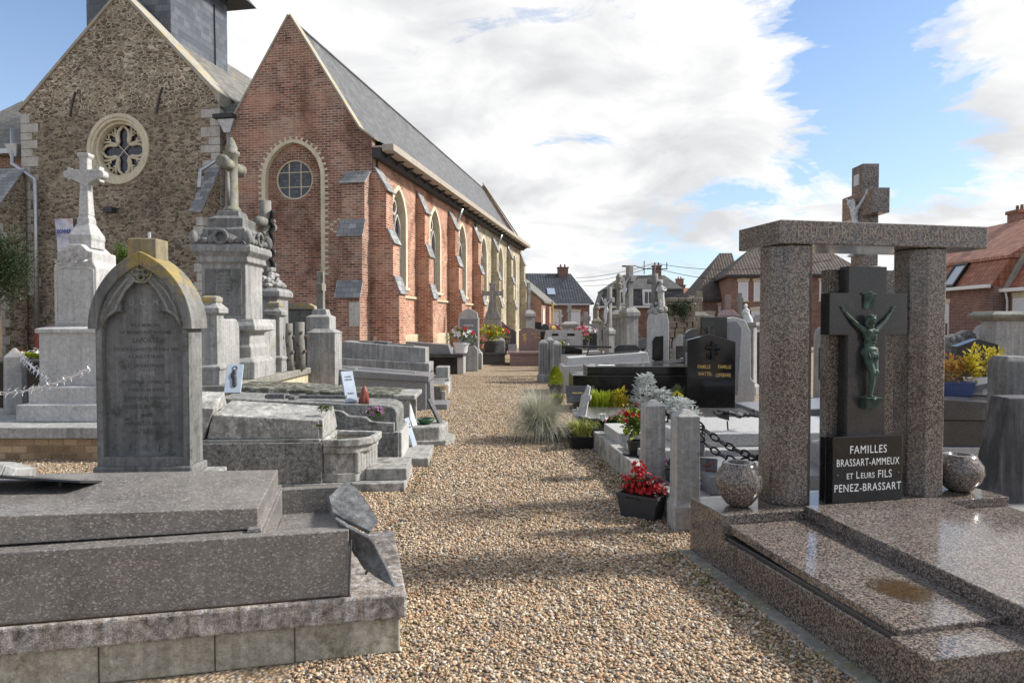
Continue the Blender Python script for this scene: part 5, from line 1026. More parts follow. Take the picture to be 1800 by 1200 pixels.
# ------------------------------------------------------------------ tree trunk cross
p_ = at(468, 560, 11.9)
TT = thing('tree_trunk_cross', 'stone cross carved as a tree trunk above rockwork on a moulded pedestal', 'cross', (p_.x, p_.y, 0), R(90))
MB().stack([(.42,.42,0),(.42,.42,.9),(.30,.30,.95),(.29,.29,2.0),(.36,.36,2.06),(.36,.36,2.14),(.30,.30,2.2)]).build('pedestal', M['blue'], TT, .012)
mb = MB(); rs = random.Random(3)
for i in range(46): a = rs.uniform(0, 6.28); h = rs.random(); mb.ell(((.28-.18*h)*math.cos(a), (.28-.18*h)*math.sin(a), 2.24+.3*h), (rs.uniform(.05,.09), rs.uniform(.05,.09), rs.uniform(.04,.07)), 7, 5)
mb.build('rockwork', M['grey'], TT)
mb = MB().tube([(0,0,2.35),(.01,0,2.7),(-.01,0,3.1),(0,0,3.4),(0,0,3.72)], [.13,.115,.12,.11,.10], 14); mb.tube([(-.36,0,3.32),(-.1,0,3.34),(.1,0,3.33),(.36,0,3.30)], [.085,.09,.095,.085], 12)
for i in range(16): a = rs.uniform(0,6.28); z = 2.45+i*.075; mb.tube([(.1*math.cos(a),.1*math.sin(a),z),(.17*math.cos(a),.17*math.sin(a),z+.03)], [.035,.025], 8)
mb.build('trunk_cross', M['bark'], TT, smooth=True)
mb = MB()
for i in range(30): z = 2.6+.032*i; mb.ell((.02*math.sin(i*1.3)-.05,-.13-.02*math.cos(i*.9),z), (.05,.04,.03), 7, 5)
mb.build('carved_garland', M['iron'], TT)
p_ = at(516, 600, 12.9)
ds = thing('dark_stele', 'dark stone stele with a mossy capping beside the tree trunk cross', 'headstone', (p_.x, p_.y, 0), R(2))
MB().box(-.24, .36, -.1, .12, 0, 1.86).build('slab', M['blue_dark'], ds, .008); MB().prism([(-.3,1.86),(.42,1.86),(.40,1.92),(.3,1.97),(-.2,1.98),(-.3,1.92)], -.15, .18).build('mossy_cap', M['lichen_stone'], ds, .01)
p_ = at(563, 600, 12.2)
sc = thing('cross_monument', 'small slender stone cross on a stepped block against the red brick wall', 'cross', (p_.x, p_.y, 0), R(90))
MB().stack([(.16,.19,0),(.25,.25,.02),(.25,.25,1.42),(.27,.27,1.43),(.15,.15,1.5)], .22, -.02).build('square_pedestal', M['blue'], sc, .012)
MB().stack([(.22,.22,1.3),(.22,.22,1.72),(.13,.15,1.76),(.12,.12,1.86)], .6, .15).build('cross_step', M['grey'], sc, .01)
MB().prism([(.53,1.84),(.67,1.84),(.65,2.2),(.74,2.2),(.74,2.34),(.65,2.34),(.66,2.56),(.54,2.56),(.55,2.34),(.46,2.34),(.46,2.2),(.55,2.2)], .09, .21).build('cross', M['oldstone'], sc, .01)
wp = thing('memorial_plaque', 'white rectangular plaque behind the small slender stone cross', 'plaque', at(556, 556, 13.6), R(2)); MB().box(-.16, .16, -.02, .02, -.14, .14).build('plate', M['porcelain'], wp, .004)
MB().box(-.2,.2,-.05,.2,-1.72,-.14).build('stone_back', M['blue_dark'], wp, .01)
# ------------------------------------------------------------------ left row of tombs
def rough_edges(o, amp=.012, sc=6.0, cuts=3):   # chipped, settled old stone: real displacement
    s = o.modifiers.new('subdiv', 'SUBSURF'); s.subdivision_type = 'SIMPLE'; s.levels = s.render_levels = cuts
    tx = bpy.data.textures.get('chips%g' % sc) or bpy.data.textures.new('chips%g' % sc, 'CLOUDS'); tx.noise_scale = 1/sc; tx.noise_depth = 3
    d = o.modifiers.new('chips', 'DISPLACE'); d.texture = tx; d.strength = amp; d.mid_level = .5; d.texture_coords = 'LOCAL'; return o
T2 = thing('chest_tomb', 'cracked concrete chest tomb with a fan shaped planter basin at its foot', 'tomb', (-1.80, 6.42, 0), R(3.5))
MB().box(-1.75, .78, -.02, .85, 0, .085).build('foundation', M['rough_concrete'], T2, .01)
rough_edges(MB().box(-1.72, 0, .0, .82, .085, .475).build('base', M['aggregate'], T2, .008), .006, 9)
MB().box(-1.7, -.02, .02, .80, .475, .505).build('pale_rim', M['concrete'], T2, .006)
rough_edges(MB().hexa([(-1.08,.05,.506),(-.03,.05,.506),(-.03,.76,.506),(-1.08,.76,.506)], [(-1.02,.05,.74),(-.03,.05,.675),(-.03,.58,.745),(-1.02,.58,.82)]).build('lid', M['rough_concrete'], T2, .01), .016, 7)
rough_edges(MB().hexa([(-1.7,.04,.506),(-1.10,.04,.506),(-1.10,.78,.506),(-1.7,.78,.506)], [(-1.7,.04,.84),(-1.0,.04,.80),(-1.10,.60,.90),(-1.7,.60,.93)]).build('head_block', M['rough_concrete'], T2, .01), .016, 7)
MB().hexa([(-.028,.06,.506),(.0,.06,.506),(.0,.78,.506),(-.028,.78,.506)], [(-.028,.06,.68),(.0,.06,.68),(.0,.58,.75),(-.028,.58,.75)]).build('end_plate', M['concrete'], T2, .004)
fan = [(.0,.02),(.16,-.01),(.34,.03),(.46,.14),(.50,.34),(.50,.52),(.0,.62)]
fi = [(.04,.07),(.17,.05),(.31,.09),(.41,.18),(.44,.35),(.44,.47),(.04,.55)]
mb = MB().ring(fan, fi, .43, .50, 'z'); mb.prism([(x*.93, .02+y*.95) for x, y in fan], .36, .43, 'z'); mb.prism([(x*.82, .05+y*.9) for x, y in fan], .10, .36, 'z')
o = mb.build('planter_basin', M['rough_concrete'], T2, .012)
MB().prism([(x*.99, y*.99) for x, y in fi], .44, .462, 'z').build('standing_water', M['water'], o)
mb = MB()
for i in range(6): t = .15+i*.14; a = Vector(fan[2]).lerp(Vector(fan[4]), t); mb.tube([(a.x*.88,a.y*.92+.02,.17),(a.x*.88,a.y*.92+.02,.36)], .032, 10)
for i in range(4): a = Vector(fan[4]).lerp(Vector(fan[5]), .1+i*.27); mb.tube([(a.x*.86,a.y*.92,.17),(a.x*.86,a.y*.92,.36)], .032, 10)
mb.prism([(x*.9,.03+y*.93) for x, y in fan], .086, .17, 'z'); mb.build('fluting', M['concrete'], o, .006)
rough_edges(MB().box(.40, .79, .10, .66, .085, .20).build('step_slab', M['concrete'], T2, .01), .01, 8)
MB().box(-.06, .0, .05, .07, .62, .64).build('moss_tuft', M['leaf_moss'], T2)
def small_plaque(label, pos, rz, tilt, w, h, t, mat, extra=None, group=None, name='memorial_plaque', kind='plaque'):
    p_ = thing(name, label, kind, pos, rz, group); o = MB().box(-w/2, w/2, 0, t, 0, h).build('plate', mat, p_, .004, rot=(R(-tilt),0,0))
    if extra: extra(o, w, h)
    return p_
def carved(o, w, h):
    mb = MB(); [mb.ell((x*w, -.004, z*h), (.03*w/.2,.012,.05*h/.4), 8, 6) for x, z in ((0,.55),(.05,.48),(-.05,.6),(.08,.38),(.0,.68),(.1,.3))]; mb.build('bronze_relief', M['dark_iron'], o, smooth=True)
    MB().ring(circ(0,.85*h,.16*w,14), circ(0,.85*h,.11*w,14), -.004, .01).build('ring_ornament', M['dark_iron'], o)
small_plaque('blue white marble plaque with a dark bronze relief leaning on the chest tomb head', gz(408,690,.86), R(10), 30, .17, .34, .025, M['porcelain'], carved)
pq = thing('cross_relief', 'dark stone cross lying flat on the tomb behind the chest tomb', 'cross', gz(520,700,.80), R(-4)); MB().box(-.33,.55,-.03,.03,.0,.035).box(-.02,.05,-.16,.16,.0,.035).box(-.30,-.1,-.07,.07,.0,.05).build('cross_bars', M['slateplate'], pq, .006)
# T3 rounded shoulder tomb
T3 = thing('shouldered_tomb', 'pebbledash concrete tomb with a stepped shoulder and a white end plate', 'tomb', (-1.245, 7.45, 0), R(2.5))
MB().box(-2.0, .0, 0, .85, 0, .405).build('base', M['aggregate'], T3, .008)
MB().prism([(-2.0,.406),(-.05,.406),(-.05,.50),(-.30,.52),(-.36,.57),(-.55,.585),(-.62,.64),(-2.0,.73)], .03, .12).build('shoulder', M['aggregate'], T3, .01)
MB().prism([(-2.0,.406),(-.03,.406),(-.03,.60),(-.06,.655),(-.14,.685),(-2.0,.78)], .12, .80).build('cover', M['aggregate'], T3, .012)
MB().prism([(.05,.10),(.80,.10),(.80,.40),(.05,.40)], .002, .03, 'x').build('white_end_plate', M['pale'], T3, .004)
MB().box(-.2, .32, .1, .95, 0, .10).build('foot_slab', M['concrete'], T3, .01)
# T4 crusted tomb with apron
T4 = thing('crusted_tomb', 'old tomb with a flaking white and black crusted slab and a recessed foot niche', 'tomb', (-1.36, 8.75, 0), R(1.5))
rough_edges(MB().box(-2.5, -.14, 0, .78, 0, .60).build('base', M['rough_concrete'], T4, .01), .012, 6)
rough_edges(MB().hexa([(-2.52,-.02,.60),(-.12,-.02,.56),(-.12,.80,.56),(-2.52,.80,.60)], [(-2.5,.02,.80),(-.12,.02,.685),(-.12,.74,.70),(-2.5,.74,.83)]).build('crusted_slab', stone('crusted', (.09,.09,.07), (.32,.31,.28), streak=(.55,.54,.5), sk=.4, lichen=(.035,.037,.02), lt=.47, ls=9.0, grain=.6, bmp=1.0), T4, .012), .03, 9)
MB().box(-.14, .05, -.02, .05, 0, .62).box(-.14, .05, .70, .78, 0, .62).box(-.16, .12, -.04, .80, .62, .68).build('niche_frame', M['concrete'], T4, .012)
MB().prism([(.0,.02),(.42,.10),(.50,.30),(.50,.55),(.40,.72),(.0,.8)], 0, .26, 'z').build('stone_apron', M['rough_concrete'], T4, .02); MB().prism([(.0,.0),(.50,.06),(.60,.30),(.60,.57),(.48,.78),(.0,.85)], 0, .08, 'z').build('apron_step', M['concrete'], T4, .012)
small_plaque('plain white marble plaque leaning in the niche of the crusted tomb', T4.matrix_basis @ Vector((.10,.12,.265)), R(60), 22, .10, .34, .02, M['white_stone'])
small_plaque('grey stone strip leaning against the niche of the crusted tomb', T4.matrix_basis @ Vector((.42,.42,.26)), R(75), 28, .12, .36, .03, M['slateplate'])
bw = thing('bowl', 'green plastic bowl on the stone apron of the crusted tomb', 'bowl', T4.matrix_basis @ Vector((.22,.30,.262))); MB().lathe([(.06,0),(.11,.05),(.115,.075),(.10,.07),(.055,.02)], 20).build('bowl_shell', M['plastic_green'], bw, smooth=True)
small_plaque('tall pale blue marble plaque standing on the shouldered tomb', gz(619,706,.72), R(35), 25, .14, .37, .03, M['porcelain'], lambda o,w,h: [text(t_, .022, M['eng_dark'], o, (0,-.001,z_), sx=.8) for t_, z_ in (('A NOTRE',.30),('CHER PERE',.265),('REGRETS',.10))])
pr = thing('praying_figurine', 'red brown figurine of praying hands beside the pale blue plaque', 'figurine', gz(638,709,.70), R(10))
MB().tube([(0,0,0),(0,0,.05),(.01,0,.12),(.015,0,.17),(.02,0,.20)], [.05,.045,.04,.028,.01], 10).tube([(.03,0,0),(.035,0,.06),(.03,0,.13),(.025,0,.19)], [.04,.035,.028,.01], 10).build('hands', M['redbrown'], pr, smooth=True)
small_plaque('pale blue marble plate leaning on the foot of the shouldered tomb', T3.matrix_basis @ Vector((.10,.86,.10)), R(80), 18, .16, .36, .02, M['porcelain'], lambda o,w,h: [text(t_, .024, M['eng_dark'], o, (0,-.001,z_), sx=.8) for t_, z_ in (('SOUVENIR',.28),('A MA MERE',.24))])
# T5 blue granite
T5 = thing('granite_tomb', 'blue grey granite tomb with an overhanging sloping slab and cross relief', 'tomb', (-1.52, 12.45, 0), R(1))
MB().hexa([(-2.25,.04,0),(-.06,.04,0),(-.06,.95,0),(-2.25,.95,0)], [(-2.25,.04,.66),(-.06,.04,.53),(-.06,.95,.53),(-2.25,.95,.66)]).build('base', M['blue_granite'], T5, .008)
MB().hexa([(-2.32,0,.66),(0,0,.53),(0,1.0,.53),(-2.32,1.0,.66)], [(-2.32,0,.81),(0,0,.635),(0,1.0,.635),(-2.32,1.0,.81)]).build('cover_slab', M['blue_granite'], T5, .01)
MB().hexa([(-1.9,.42,.77),(-.3,.42,.655),(-.3,.58,.655),(-1.9,.58,.77)], [(-1.9,.43,.80),(-.3,.43,.68),(-.3,.57,.68),(-1.9,.57,.80)]).hexa([(-1.55,.2,.745),(-1.38,.2,.73),(-1.38,.8,.73),(-1.55,.8,.745)], [(-1.55,.21,.775),(-1.38,.21,.765),(-1.38,.79,.765),(-1.55,.79,.775)]).build('cross_relief', M['blue_granite'], T5, .005)
MB().box(-.1, .32, .15, .9, 0, .10).build('foot_step', M['blue_granite'], T5, .01); MB().hexa([(-.06,.2,.1),(.02,.2,.1),(.02,.85,.1),(-.06,.85,.1)],[(-.06,.2,.5),(.0,.2,.5),(.0,.85,.5),(-.06,.85,.5)]).build('foot_plate', M['blue_granite'], T5, .005)
T6 = thing('two_tier_tomb', 'two tiered grey stone chest tomb before the brick buttress', 'tomb', (-1.93, 15.9, 0), R(1))
MB().hexa([(-2.3,.05,0),(-.02,.05,0),(-.02,1.05,0),(-2.3,1.05,0)], [(-2.25,.05,.80),(0,.05,.66),(0,1.05,.66),(-2.25,1.05,.80)]).build('base', M['blue'], T6, .012)
MB().hexa([(-2.1,.14,.78),(-.1,.14,.66),(-.1,.95,.66),(-2.1,.95,.78)], [(-2.05,.16,1.18),(-.1,.16,1.02),(-.1,.93,1.02),(-2.05,.93,1.18)]).build('chest', M['blue'], T6, .015)
MB().hexa([(-1.7,.4,1.155),(-.4,.4,1.045),(-.4,.65,1.045),(-1.7,.65,1.155)], [(-1.7,.42,1.19),(-.4,.42,1.08),(-.4,.63,1.08),(-1.7,.63,1.19)]).hexa([(-1.3,.25,1.12),(-1.0,.25,1.095),(-1.0,.8,1.095),(-1.3,.8,1.12)], [(-1.3,.26,1.18),(-1.0,.26,1.15),(-1.0,.79,1.15),(-1.3,.79,1.18)]).build('cross_relief', M['slateplate'], T6, .01)
MB().box(0, .45, .1, 1.0, 0, .30).box(.12, .42, .3, .9, .3, .56).build('foot_block', M['blue'], T6, .015)
st = thing('stone_kerb', 'low dark kerb stones with pale ends before the two tiered tomb', 'kerb', (-1.47, 14.1, 0), R(3)); MB().box(-.3, .0, 0, 1.9, 0, .28).build('kerb_stone', M['blue_dark'], st, .015); MB().box(.003, .10, .0, .85, 0, .20).box(.003, .12, .95, 1.9, 0, .24).build('pale_kerb', M['pale'], st, .015)
kp = thing('wooden_pot', 'ribbed tan plant pot with dry stems beside the blue grey tomb', 'pot', gz(773,702), 0)
MB().lathe([(.12,0),(.15,.02),(.175,.29),(.185,.30),(.165,.30),(.15,.26)], 24).build('pot_wall', M['woodpot'], kp, smooth=True); MB().lathe([(.001,.26),(.15,.262)], 20).build('soil', M['soil'], kp)
T7 = thing('black_tomb', 'black polished tomb with a grey granite slab and a pale gravelled side', 'tomb', (-1.72, 21.4, 0), R(0))
MB().box(-2.1, .0, 0, 1.0, 0, .52).build('base', M['black'], T7, .01); MB().box(-2.1, .18, -.05, 1.1, .525, .64).build('rim_slab', M['dark_granite'], T7, .01); MB().hexa([(-2.0,.1,.64),(-.2,.1,.64),(-.2,.95,.64),(-2.0,.95,.64)], [(-2.0,.12,1.05),(-.3,.12,.92),(-.3,.93,.92),(-2.0,.93,1.05)]).build('cover', M['blue_granite'], T7, .01); MB().box(.002, .2, .0, 1.05, 0, .52).build('pale_end', M['light_granite'], T7, .01)
T8 = thing('wavy_headstone_tomb', 'black granite tomb with a wavy topped headstone and gold lettering', 'tomb', (-1.4, 26.5, 0), R(0))
MB().box(0, 1.12, 0, 2.0, 0, .36).build('base', M['dark_granite'], T8, .01); MB().box(-.06, 1.2, -.08, 2.1, .365, .47).build('slab', M['dark_granite'], T8, .01)
wv = [(0,0),(1.12,0),(1.12,.78),(1.0,.88),(.86,.92),(.72,1.04),(.55,1.2),(.45,1.2),(.33,1.06),(.18,1.0),(.0,.82)]
hs = MB().prism([(x*1.0+.45, .47+z) for x, z in wv], 1.5, 1.66).build('headstone', M['dark_granite'], T8, .012)
for i, s in enumerate(('FAMILLE', 'DESPREZ', 'MILLOT')): text(s, .15, M['gold'], hs, (1.12, 1.497, 1.22-.19*i), sx=.8)
MB().tube([(.68,1.48,.9),(.66,1.48,1.3)], .02, 6).tube([(.58,1.48,1.18),(.76,1.48,1.18)], .02, 6).build('cross_emblem', M['zinc'], hs)
MB().box(1.25,1.6,.9,.95,.47,.75).build('photo_plate', M['light_granite'], T8, .01); MB().box(1.72, 2.0, 1.4, 1.7, 0, 1.15).build('side_post', M['dark_granite'], T8, .01)
T9 = thing('pink_tomb', 'dusky pink granite tomb with a curved headstone and gold flower', 'tomb', (-.08, 25.6, 0), R(0))
MB().box(.0, 1.25, 0, 2.0, 0, .42).build('base', M['pink_granite'], T9, .01); MB().box(-.08, 1.3, -.08, 2.1, .425, .52).build('slab', M['pink_granite'], T9, .01)
hs = MB().prism([(.35,.52),(1.62,.52),(1.62,1.24),(1.5,1.29),(1.15,1.34),(.85,1.42),(.55,1.43),(.35,1.30)], 1.4, 1.58).build('headstone', M['pink_granite'], T9, .012)
mb = MB(); 
for i in range(9): mb.ell((.58+.05*math.sin(i*2.4), 1.395, .92+.032*i), (.05,.02,.03), 8, 5)
mb.tube([(.6,1.39,.78),(.58,1.39,.95)], .014, 6); mb.build('gold_flower', M['gold'], hs)
text('FAMILLE DUPONT', .09, M['gold'], hs, (1.12, 1.397, 1.18), sx=.8); text('MARCEL', .09, M['gold'], hs, (1.1, 1.397, 1.04), sx=.8)
wt = thing('white_headstone_tomb', 'pale stone headstone with a gabled foot and worn lettering beyond the pink tomb', 'headstone', ((990-900)/1200*23-.35, 23, 0), R(0))
MB().prism([(-.45,.05),(1.05,.05),(1.05,.55),(-.45,.55)], .1, .5).build('base', M['pale'], wt, .01); hs = MB().prism([(-.35,.72),(.35,.85),(1.0,.72),(.98,1.36),(-.22,1.36)], .2, .36).build('headstone', M['pale'], wt, .01); MB().prism([(-.4,.55),(1.0,.55),(1.0,.72),(.35,.85),(-.4,.72)], .1, .4).build('dark_foot', M['black'], wt, .008)
text('REGRETS', .12, M['eng_dark'], hs, (.38, .197, 1.0), sx=.9); [MB().box(x0_,x1_,.19,.2,1.17,1.25).build('dark_inset', M['black'], hs) for x0_, x1_ in ((-.02,.2),(.5,.75))]
# stele and cross before the church wall
p_ = at(824, 640, 24.0)
gs = thing('white_edged_stele', 'grey stele with a raised top and pale edges before the buff church wall', 'headstone', (p_.x, p_.y, 0), R(0))
MB().stack([(.48,.30,0),(.48,.30,.55),(.40,.24,.62),(.38,.22,.68)]).build('base', M['grey'], gs, .012); pn = MB().prism([(-.36,.68),(.36,.68),(.36,1.78),(.32,1.82),(.32,1.95),(.18,2.05),(0,2.12),(-.18,2.05),(-.32,1.95),(-.32,1.82),(-.36,1.78)], -.12, .14).build('slab', M['pale'], gs, .012); MB().box(-.30,.30,-.13,-.115,.75,1.75).build('blue_panel', M['blue_granite'], pn, .004)
for i in range(4): text(('ICI REPOSE','PIERRE','NOTRE PERE','1921'), .1, M['white_letter'], pn, (0,-.131,1.5-.2*i)) if False else text(('ICI REPOSE','LE CORPS','NOTRE PERE','1921')[i], .09, M['white_letter'], pn, (0,-.1312,1.52-.17*i), sx=.8)
p_ = at(783, 610, 22.6)
sm = thing('small_headstone', 'small round topped stone beside the grey church downpipe', 'headstone', (p_.x, p_.y, 0), R(0)); MB().prism([(-.2,0),(.2,0),(.2,.78),(.12,.88),(-.12,.88),(-.2,.78)], -.1, .1).build('slab', M['blue'], sm, .012); MB().box(.201,.235,-.1,.1,0,.8).build('pale_edge', M['pale'], sm, .008)
p_ = at(818, 640, 22.8)
s2 = thing('small_headstone', 'round shouldered grey stone at the foot of the grey stele', 'headstone', (p_.x+.0, p_.y, 0), R(0)); MB().prism([(-.42,0),(.42,0),(.42,.72),(.30,.86),(.14,.80),(-.42,.80)], -.09, .09).build('slab', M['grey'], s2, .012)
p_ = at(866, 560, 27.8)
cx = thing('stone_cross', 'tall grey stone cross with flared arms before the buff church bays', 'cross', (p_.x, p_.y, 0), R(0))
MB().stack([(.5,.4,0),(.5,.4,.9),(.38,.3,1.0),(.34,.26,1.75),(.38,.3,1.8)]).build('pedestal', M['grey'], cx, .012)
MB().prism([(-.34,1.8),(.34,1.8),(.2,2.15),(.14,2.5),(.13,2.72),(.36,2.72),(.44,2.64),(.44,2.98),(.36,2.9),(.13,2.9),(.12,3.12),(.17,3.2),(.06,3.24),(0,3.28),(-.06,3.24),(-.17,3.2),(-.12,3.12),(-.13,2.9),(-.36,2.9),(-.44,2.98),(-.44,2.64),(-.36,2.72),(-.13,2.72),(-.14,2.5),(-.2,2.15)], -.1, .1).build('cross', M['blue'], cx, .012)
# ------------------------------------------------------------------ right row next to the path
def bollard(label, p, h, w, base=True):
    b = thing('stone_bollard', label, 'bollard', (p.x, p.y, 0), R(4), 'stone bollards along the path'); k = w/2
    MB().stack([(k*1.18,k*1.18,.02),(k*1.18,k*1.18,.19),(k,k,.24),(k*.96,k*.96,h-.05),(.02,.02,h)]).build('shaft', M['grey'], b, .005)
    if base: MB().box(-k*1.15,k*1.15,-k*1.15,k*1.15,-.02,.02).build('footing', M['rough_concrete'], b)
    MB().tube([(k*.9,0,h-.16),(k*1.5,0,h-.13),(k*1.5,0,h-.20),(k*.9,0,h-.2)], .010, 6).build('chain_ring', M['iron'], b); return b
b2 = gz(1203, 928); bollard('nearer grey stone bollard holding the chain beside the pillar tomb', b2, .935, .185)
b1 = at(1147, 800, 6.15); bollard('farther grey stone bollard behind the red flower pot', b1, .915, .185)
def chain(name, label, a, b, sag, link=.05, r=.0075, grp=None):
    P = cat(Vector(a), Vector(b), sag, 60); Ltot = sum((q-p).length for p, q in zip(P[:-1], P[1:])); n = int(Ltot/(link*.78)); mb = MB(); acc = 0; out = []
    for i in range(n): t = (i+.5)/n*60; k = int(t); out.append((P[k].lerp(P[min(60,k+1)], t-k), (P[min(60,k+1)]-P[k]).normalized()))
    for i, (c, d) in enumerate(out):
        u = d.cross(Vector((0,0,1))).normalized(); w = d.cross(u)
        s = u if i % 2 else w; pts = []
        for k in range(13): a_ = 6.2832*k/12; pts.append(c+d*math.cos(a_)*link*.5+s*math.sin(a_)*link*.30)
        mb.tube(pts, r, 6, cap=False)
    return tag(mb.build(name, M['iron'], smooth=True), label, 'chain', grp)
chain('iron_chain', 'upper strand of black iron chain from the nearer bollard to the pillar tomb', at(1224,742,5.25), at(1345,806,5.0), .05, .075, .0085, 'black iron chains')
chain('iron_chain', 'lower strand of black iron chain from the nearer bollard to the pillar tomb', at(1225,762,5.27), at(1345,800,5.05), .11, .075, .0085, 'black iron chains')
chain('iron_chain', 'short black iron chain end behind the silver plant at the farther bollard', at(1166,722,6.15), at(1210,742,6.6), .03, .07, .008, 'black iron chains')
# grey granite plot behind the bollards
G2 = thing('grey_granite_plot', 'light grey granite grave with low stepped kerbs behind the two bollards', 'grave', (1.03, 8.62, 0), R(4.2))
mb = MB().box(.0, .12, -3.42, .0, -.02, .235).box(.12, 3.0, -.12, .0, -.02, .235); mb.build('kerb', M['concrete'], G2, .01)
MB().box(.12, 3.0, -3.42, -.12, -.02, .10).build('plot_floor', M['concrete'], G2)
MB().box(.10, .42, -.95, -.18, .10, .36).build('foot_block', M['light_granite'], G2, .008); MB().box(.14, .40, -1.75, -1.15, .10, .32).build('foot_block', M['light_granite'], G2, .008)
MB().box(.42, 3.0, -1.7, -.2, .10, .30).build('lower_slab', M['light_granite'], G2, .01); MB().box(.62, 3.0, -1.55, -.3, .30, .44).build('upper_slab', M['light_granite'], G2, .01)
MB().box(.5, 3.0, -2.75, -1.85, .10, .26).build('grey_slab', M['blue_granite'], G2, .01)
lp = thing('crucifix_plaque', 'dark metal plaque with a lying crucifix raised on two legs on the light granite grave', 'plaque', at(1300, 738, 7.35), R(6))
MB().hexa([(-.30,-.10,0),(.30,-.10,.06),(.30,.12,.08),(-.30,.12,.02)], [(-.30,-.10,.018),(.30,-.10,.078),(.30,.12,.098),(-.30,.12,.038)]).build('plate', M['iron'], lp, .006); MB().tube([(-.16,-.05,.0),(-.15,-.05,-.10)], .008, 6).tube([(.2,-.05,.04),(.22,-.05,-.09)], .008, 6).build('leg', M['iron'], lp)
corpus(lp, (-.26,0,.02), .50, M['dark_iron'], rz=0, rx=0).rotation_euler = (R(-90), R(0), R(-88)); lp.children[-1].rotation_euler = Euler((R(-90),0,R(-90)))
lp.children[-1].location = (-.20,.01,.06); lp.children[-1].scale = (.40,.40,.40)
pg = small_plaque('grey printed plaque with red flowers leaning beside the globe vase', gz(1238, 862, .10), R(-25), 24, .19, .30, .02, M['slateplate'])
mb = MB()
for i in range(14): mb.ell((.03+.05*math.sin(i*1.9), -.004, .20+.05*math.cos(i*2.7)), (.012,.004,.012), 6, 4)
mb.build('printed_flowers', M['petal_red'] if False else M['redbrown'], pg.children[0]); text('REGRETS', .032, M['white_letter'], pg.children[0], (0,-.001,.06), sx=.9); text('A NOTRE AMI', .024, M['white_letter'], pg.children[0], (0,-.001,.11), sx=.9)
small_plaque('narrow pale stone plaque leaning behind the iron chain', gz(1228, 800, .26), R(-30), 20, .10, .24, .03, M['slateplate'])
# dark granite grave with shrubs
G3 = thing('dark_granite_grave', 'dark polished granite grave edged with silver and yellow shrubs', 'grave', (1.02, 9.2, 0), R(-3))
MB().box(-.16, .0, -.25, 1.3, 0, .28).build('side_kerb', M['blue_granite'], G3, .01); MB().box(-.16, 3.0, -.42, -.25, 0, .24).build('front_kerb', M['dark_granite'], G3, .01)
MB().box(0, 3.0, -.25, 1.3, 0, .25).build('soil_bed', M['soil'], G3)
MB().hexa([(-.10,-.2,.25),(2.4,-.2,.25),(2.4,.75,.25),(-.10,.75,.25)], [(-.12,-.22,.345),(2.4,-.22,.345),(2.4,.77,.375),(-.12,.77,.375)]).build('cover_slab', M['dark_granite'], G3, .008)
bp2 = small_plaque('black tilted plaque with a small candle on the dark granite grave', gz(1022,706,.37), R(-2), 58, .46, .42, .03, M['black']); MB().tube([(.12,-.03,.2),(.12,-.05,.34)], .018, 8).build('candle_holder', M['gold'], bp2.children[0]); text('SOUVENIR', .05, M['gold'], bp2.children[0], (-.02,-.002,.22))
wc_ = thing('cross_ornament', 'pale grey resin cross ornament standing on the dark granite grave', 'ornament', gz(1022,733,.35), R(-20)); MB().prism([(-.06,0),(.06,0),(.05,.22),(.075,.26),(.07,.31),(.04,.31),(.035,.42),(-.01,.44),(-.03,.31),(-.06,.29),(-.055,.22)], -.03, .03).box(-.10,.12,-.05,.05,0,.025).build('cross', M['pale'], wc_, .01, rot=(R(-10),R(10),0))
# tall black tomb and its headstones
G4 = thing('black_tomb', 'long black polished tomb in two tiers behind the silver shrubs', 'tomb', (1.05, 12.3, 0), R(-.5))
MB().box(.05, 2.75, 0, 1.0, 0, .66).build('base', M['black'], G4, .01); MB().box(.32, 2.6, .08, .95, .665, .815).build('upper_slab', M['black'], G4, .01); MB().box(.55, .85, .25, .45, .816, .826).build('white_card', M['white'], G4)
hs = MB().box(2.60, 3.12, .98, 1.25, 0, 1.72).build('headstone_column', M['black'], G4, .012); MB().prism([(2.62,1.15),(2.88,1.15),(2.88,1.63),(2.62,1.63)], .965, .979).build('inset_panel', M['cross_black'], hs, .004)
corpus(hs, (2.74,.955,1.2), .34, M['dark_iron'], vox=.02)
G5 = thing('gabled_headstone', 'black polished headstone with a gabled top, gold lettering and a dark cross wreath', 'headstone', (2.98, 11.6, 0), R(-6))
pnl = MB().prism([(0,0),(.80,0),(.80,1.285),(.38,1.415),(0,1.31)], 0, .22).build('slab', M['black'], G5, .008)
mb = MB().tube([(.42,-.02,.98),(.42,-.02,1.30)], .035, 8).tube([(.30,-.02,1.18),(.54,-.02,1.18)], .035, 8)
for i in range(12): mb.ell((.42+.08*math.sin(i*2.1), -.025, 1.12+.10*math.cos(i*1.7)), (.035,.02,.035), 7, 5)
mb.build('cross_wreath', M['iron'], pnl)
for x, z, s in ((.28,.86,'FAMILLE'),(.30,.74,'WATTEL'),(.62,.86,'FAMILLE'),(.60,.72,'LEFEBVRE')): text(s, .085, M['gold'], pnl, (x,-.0015,z), sx=.7, bold=.0008)
MB().box(-.35, .95, -.35, -.001, 0, .16).build('foot_kerb', M['dark_granite'], G5, .01)
G6 = thing('grey_stele', 'tall rough grey granite stele with curved flank behind the gabled black headstone', 'headstone', (4.02, 13.3, 0), R(-2))
MB().prism([(0,0),(.72,0),(.72,.45),(.64,.52),(.62,1.45),(.52,1.66),(.30,1.72),(.0,1.66)], 0, .26).build('slab', M['light_granite'], G6, .015); MB().prism([(.02,.2),(.38,.2),(.44,1.5),(.34,1.64),(.02,1.6)], -.012, .02).build('blue_face', M['blue_granite'], G6, .006)
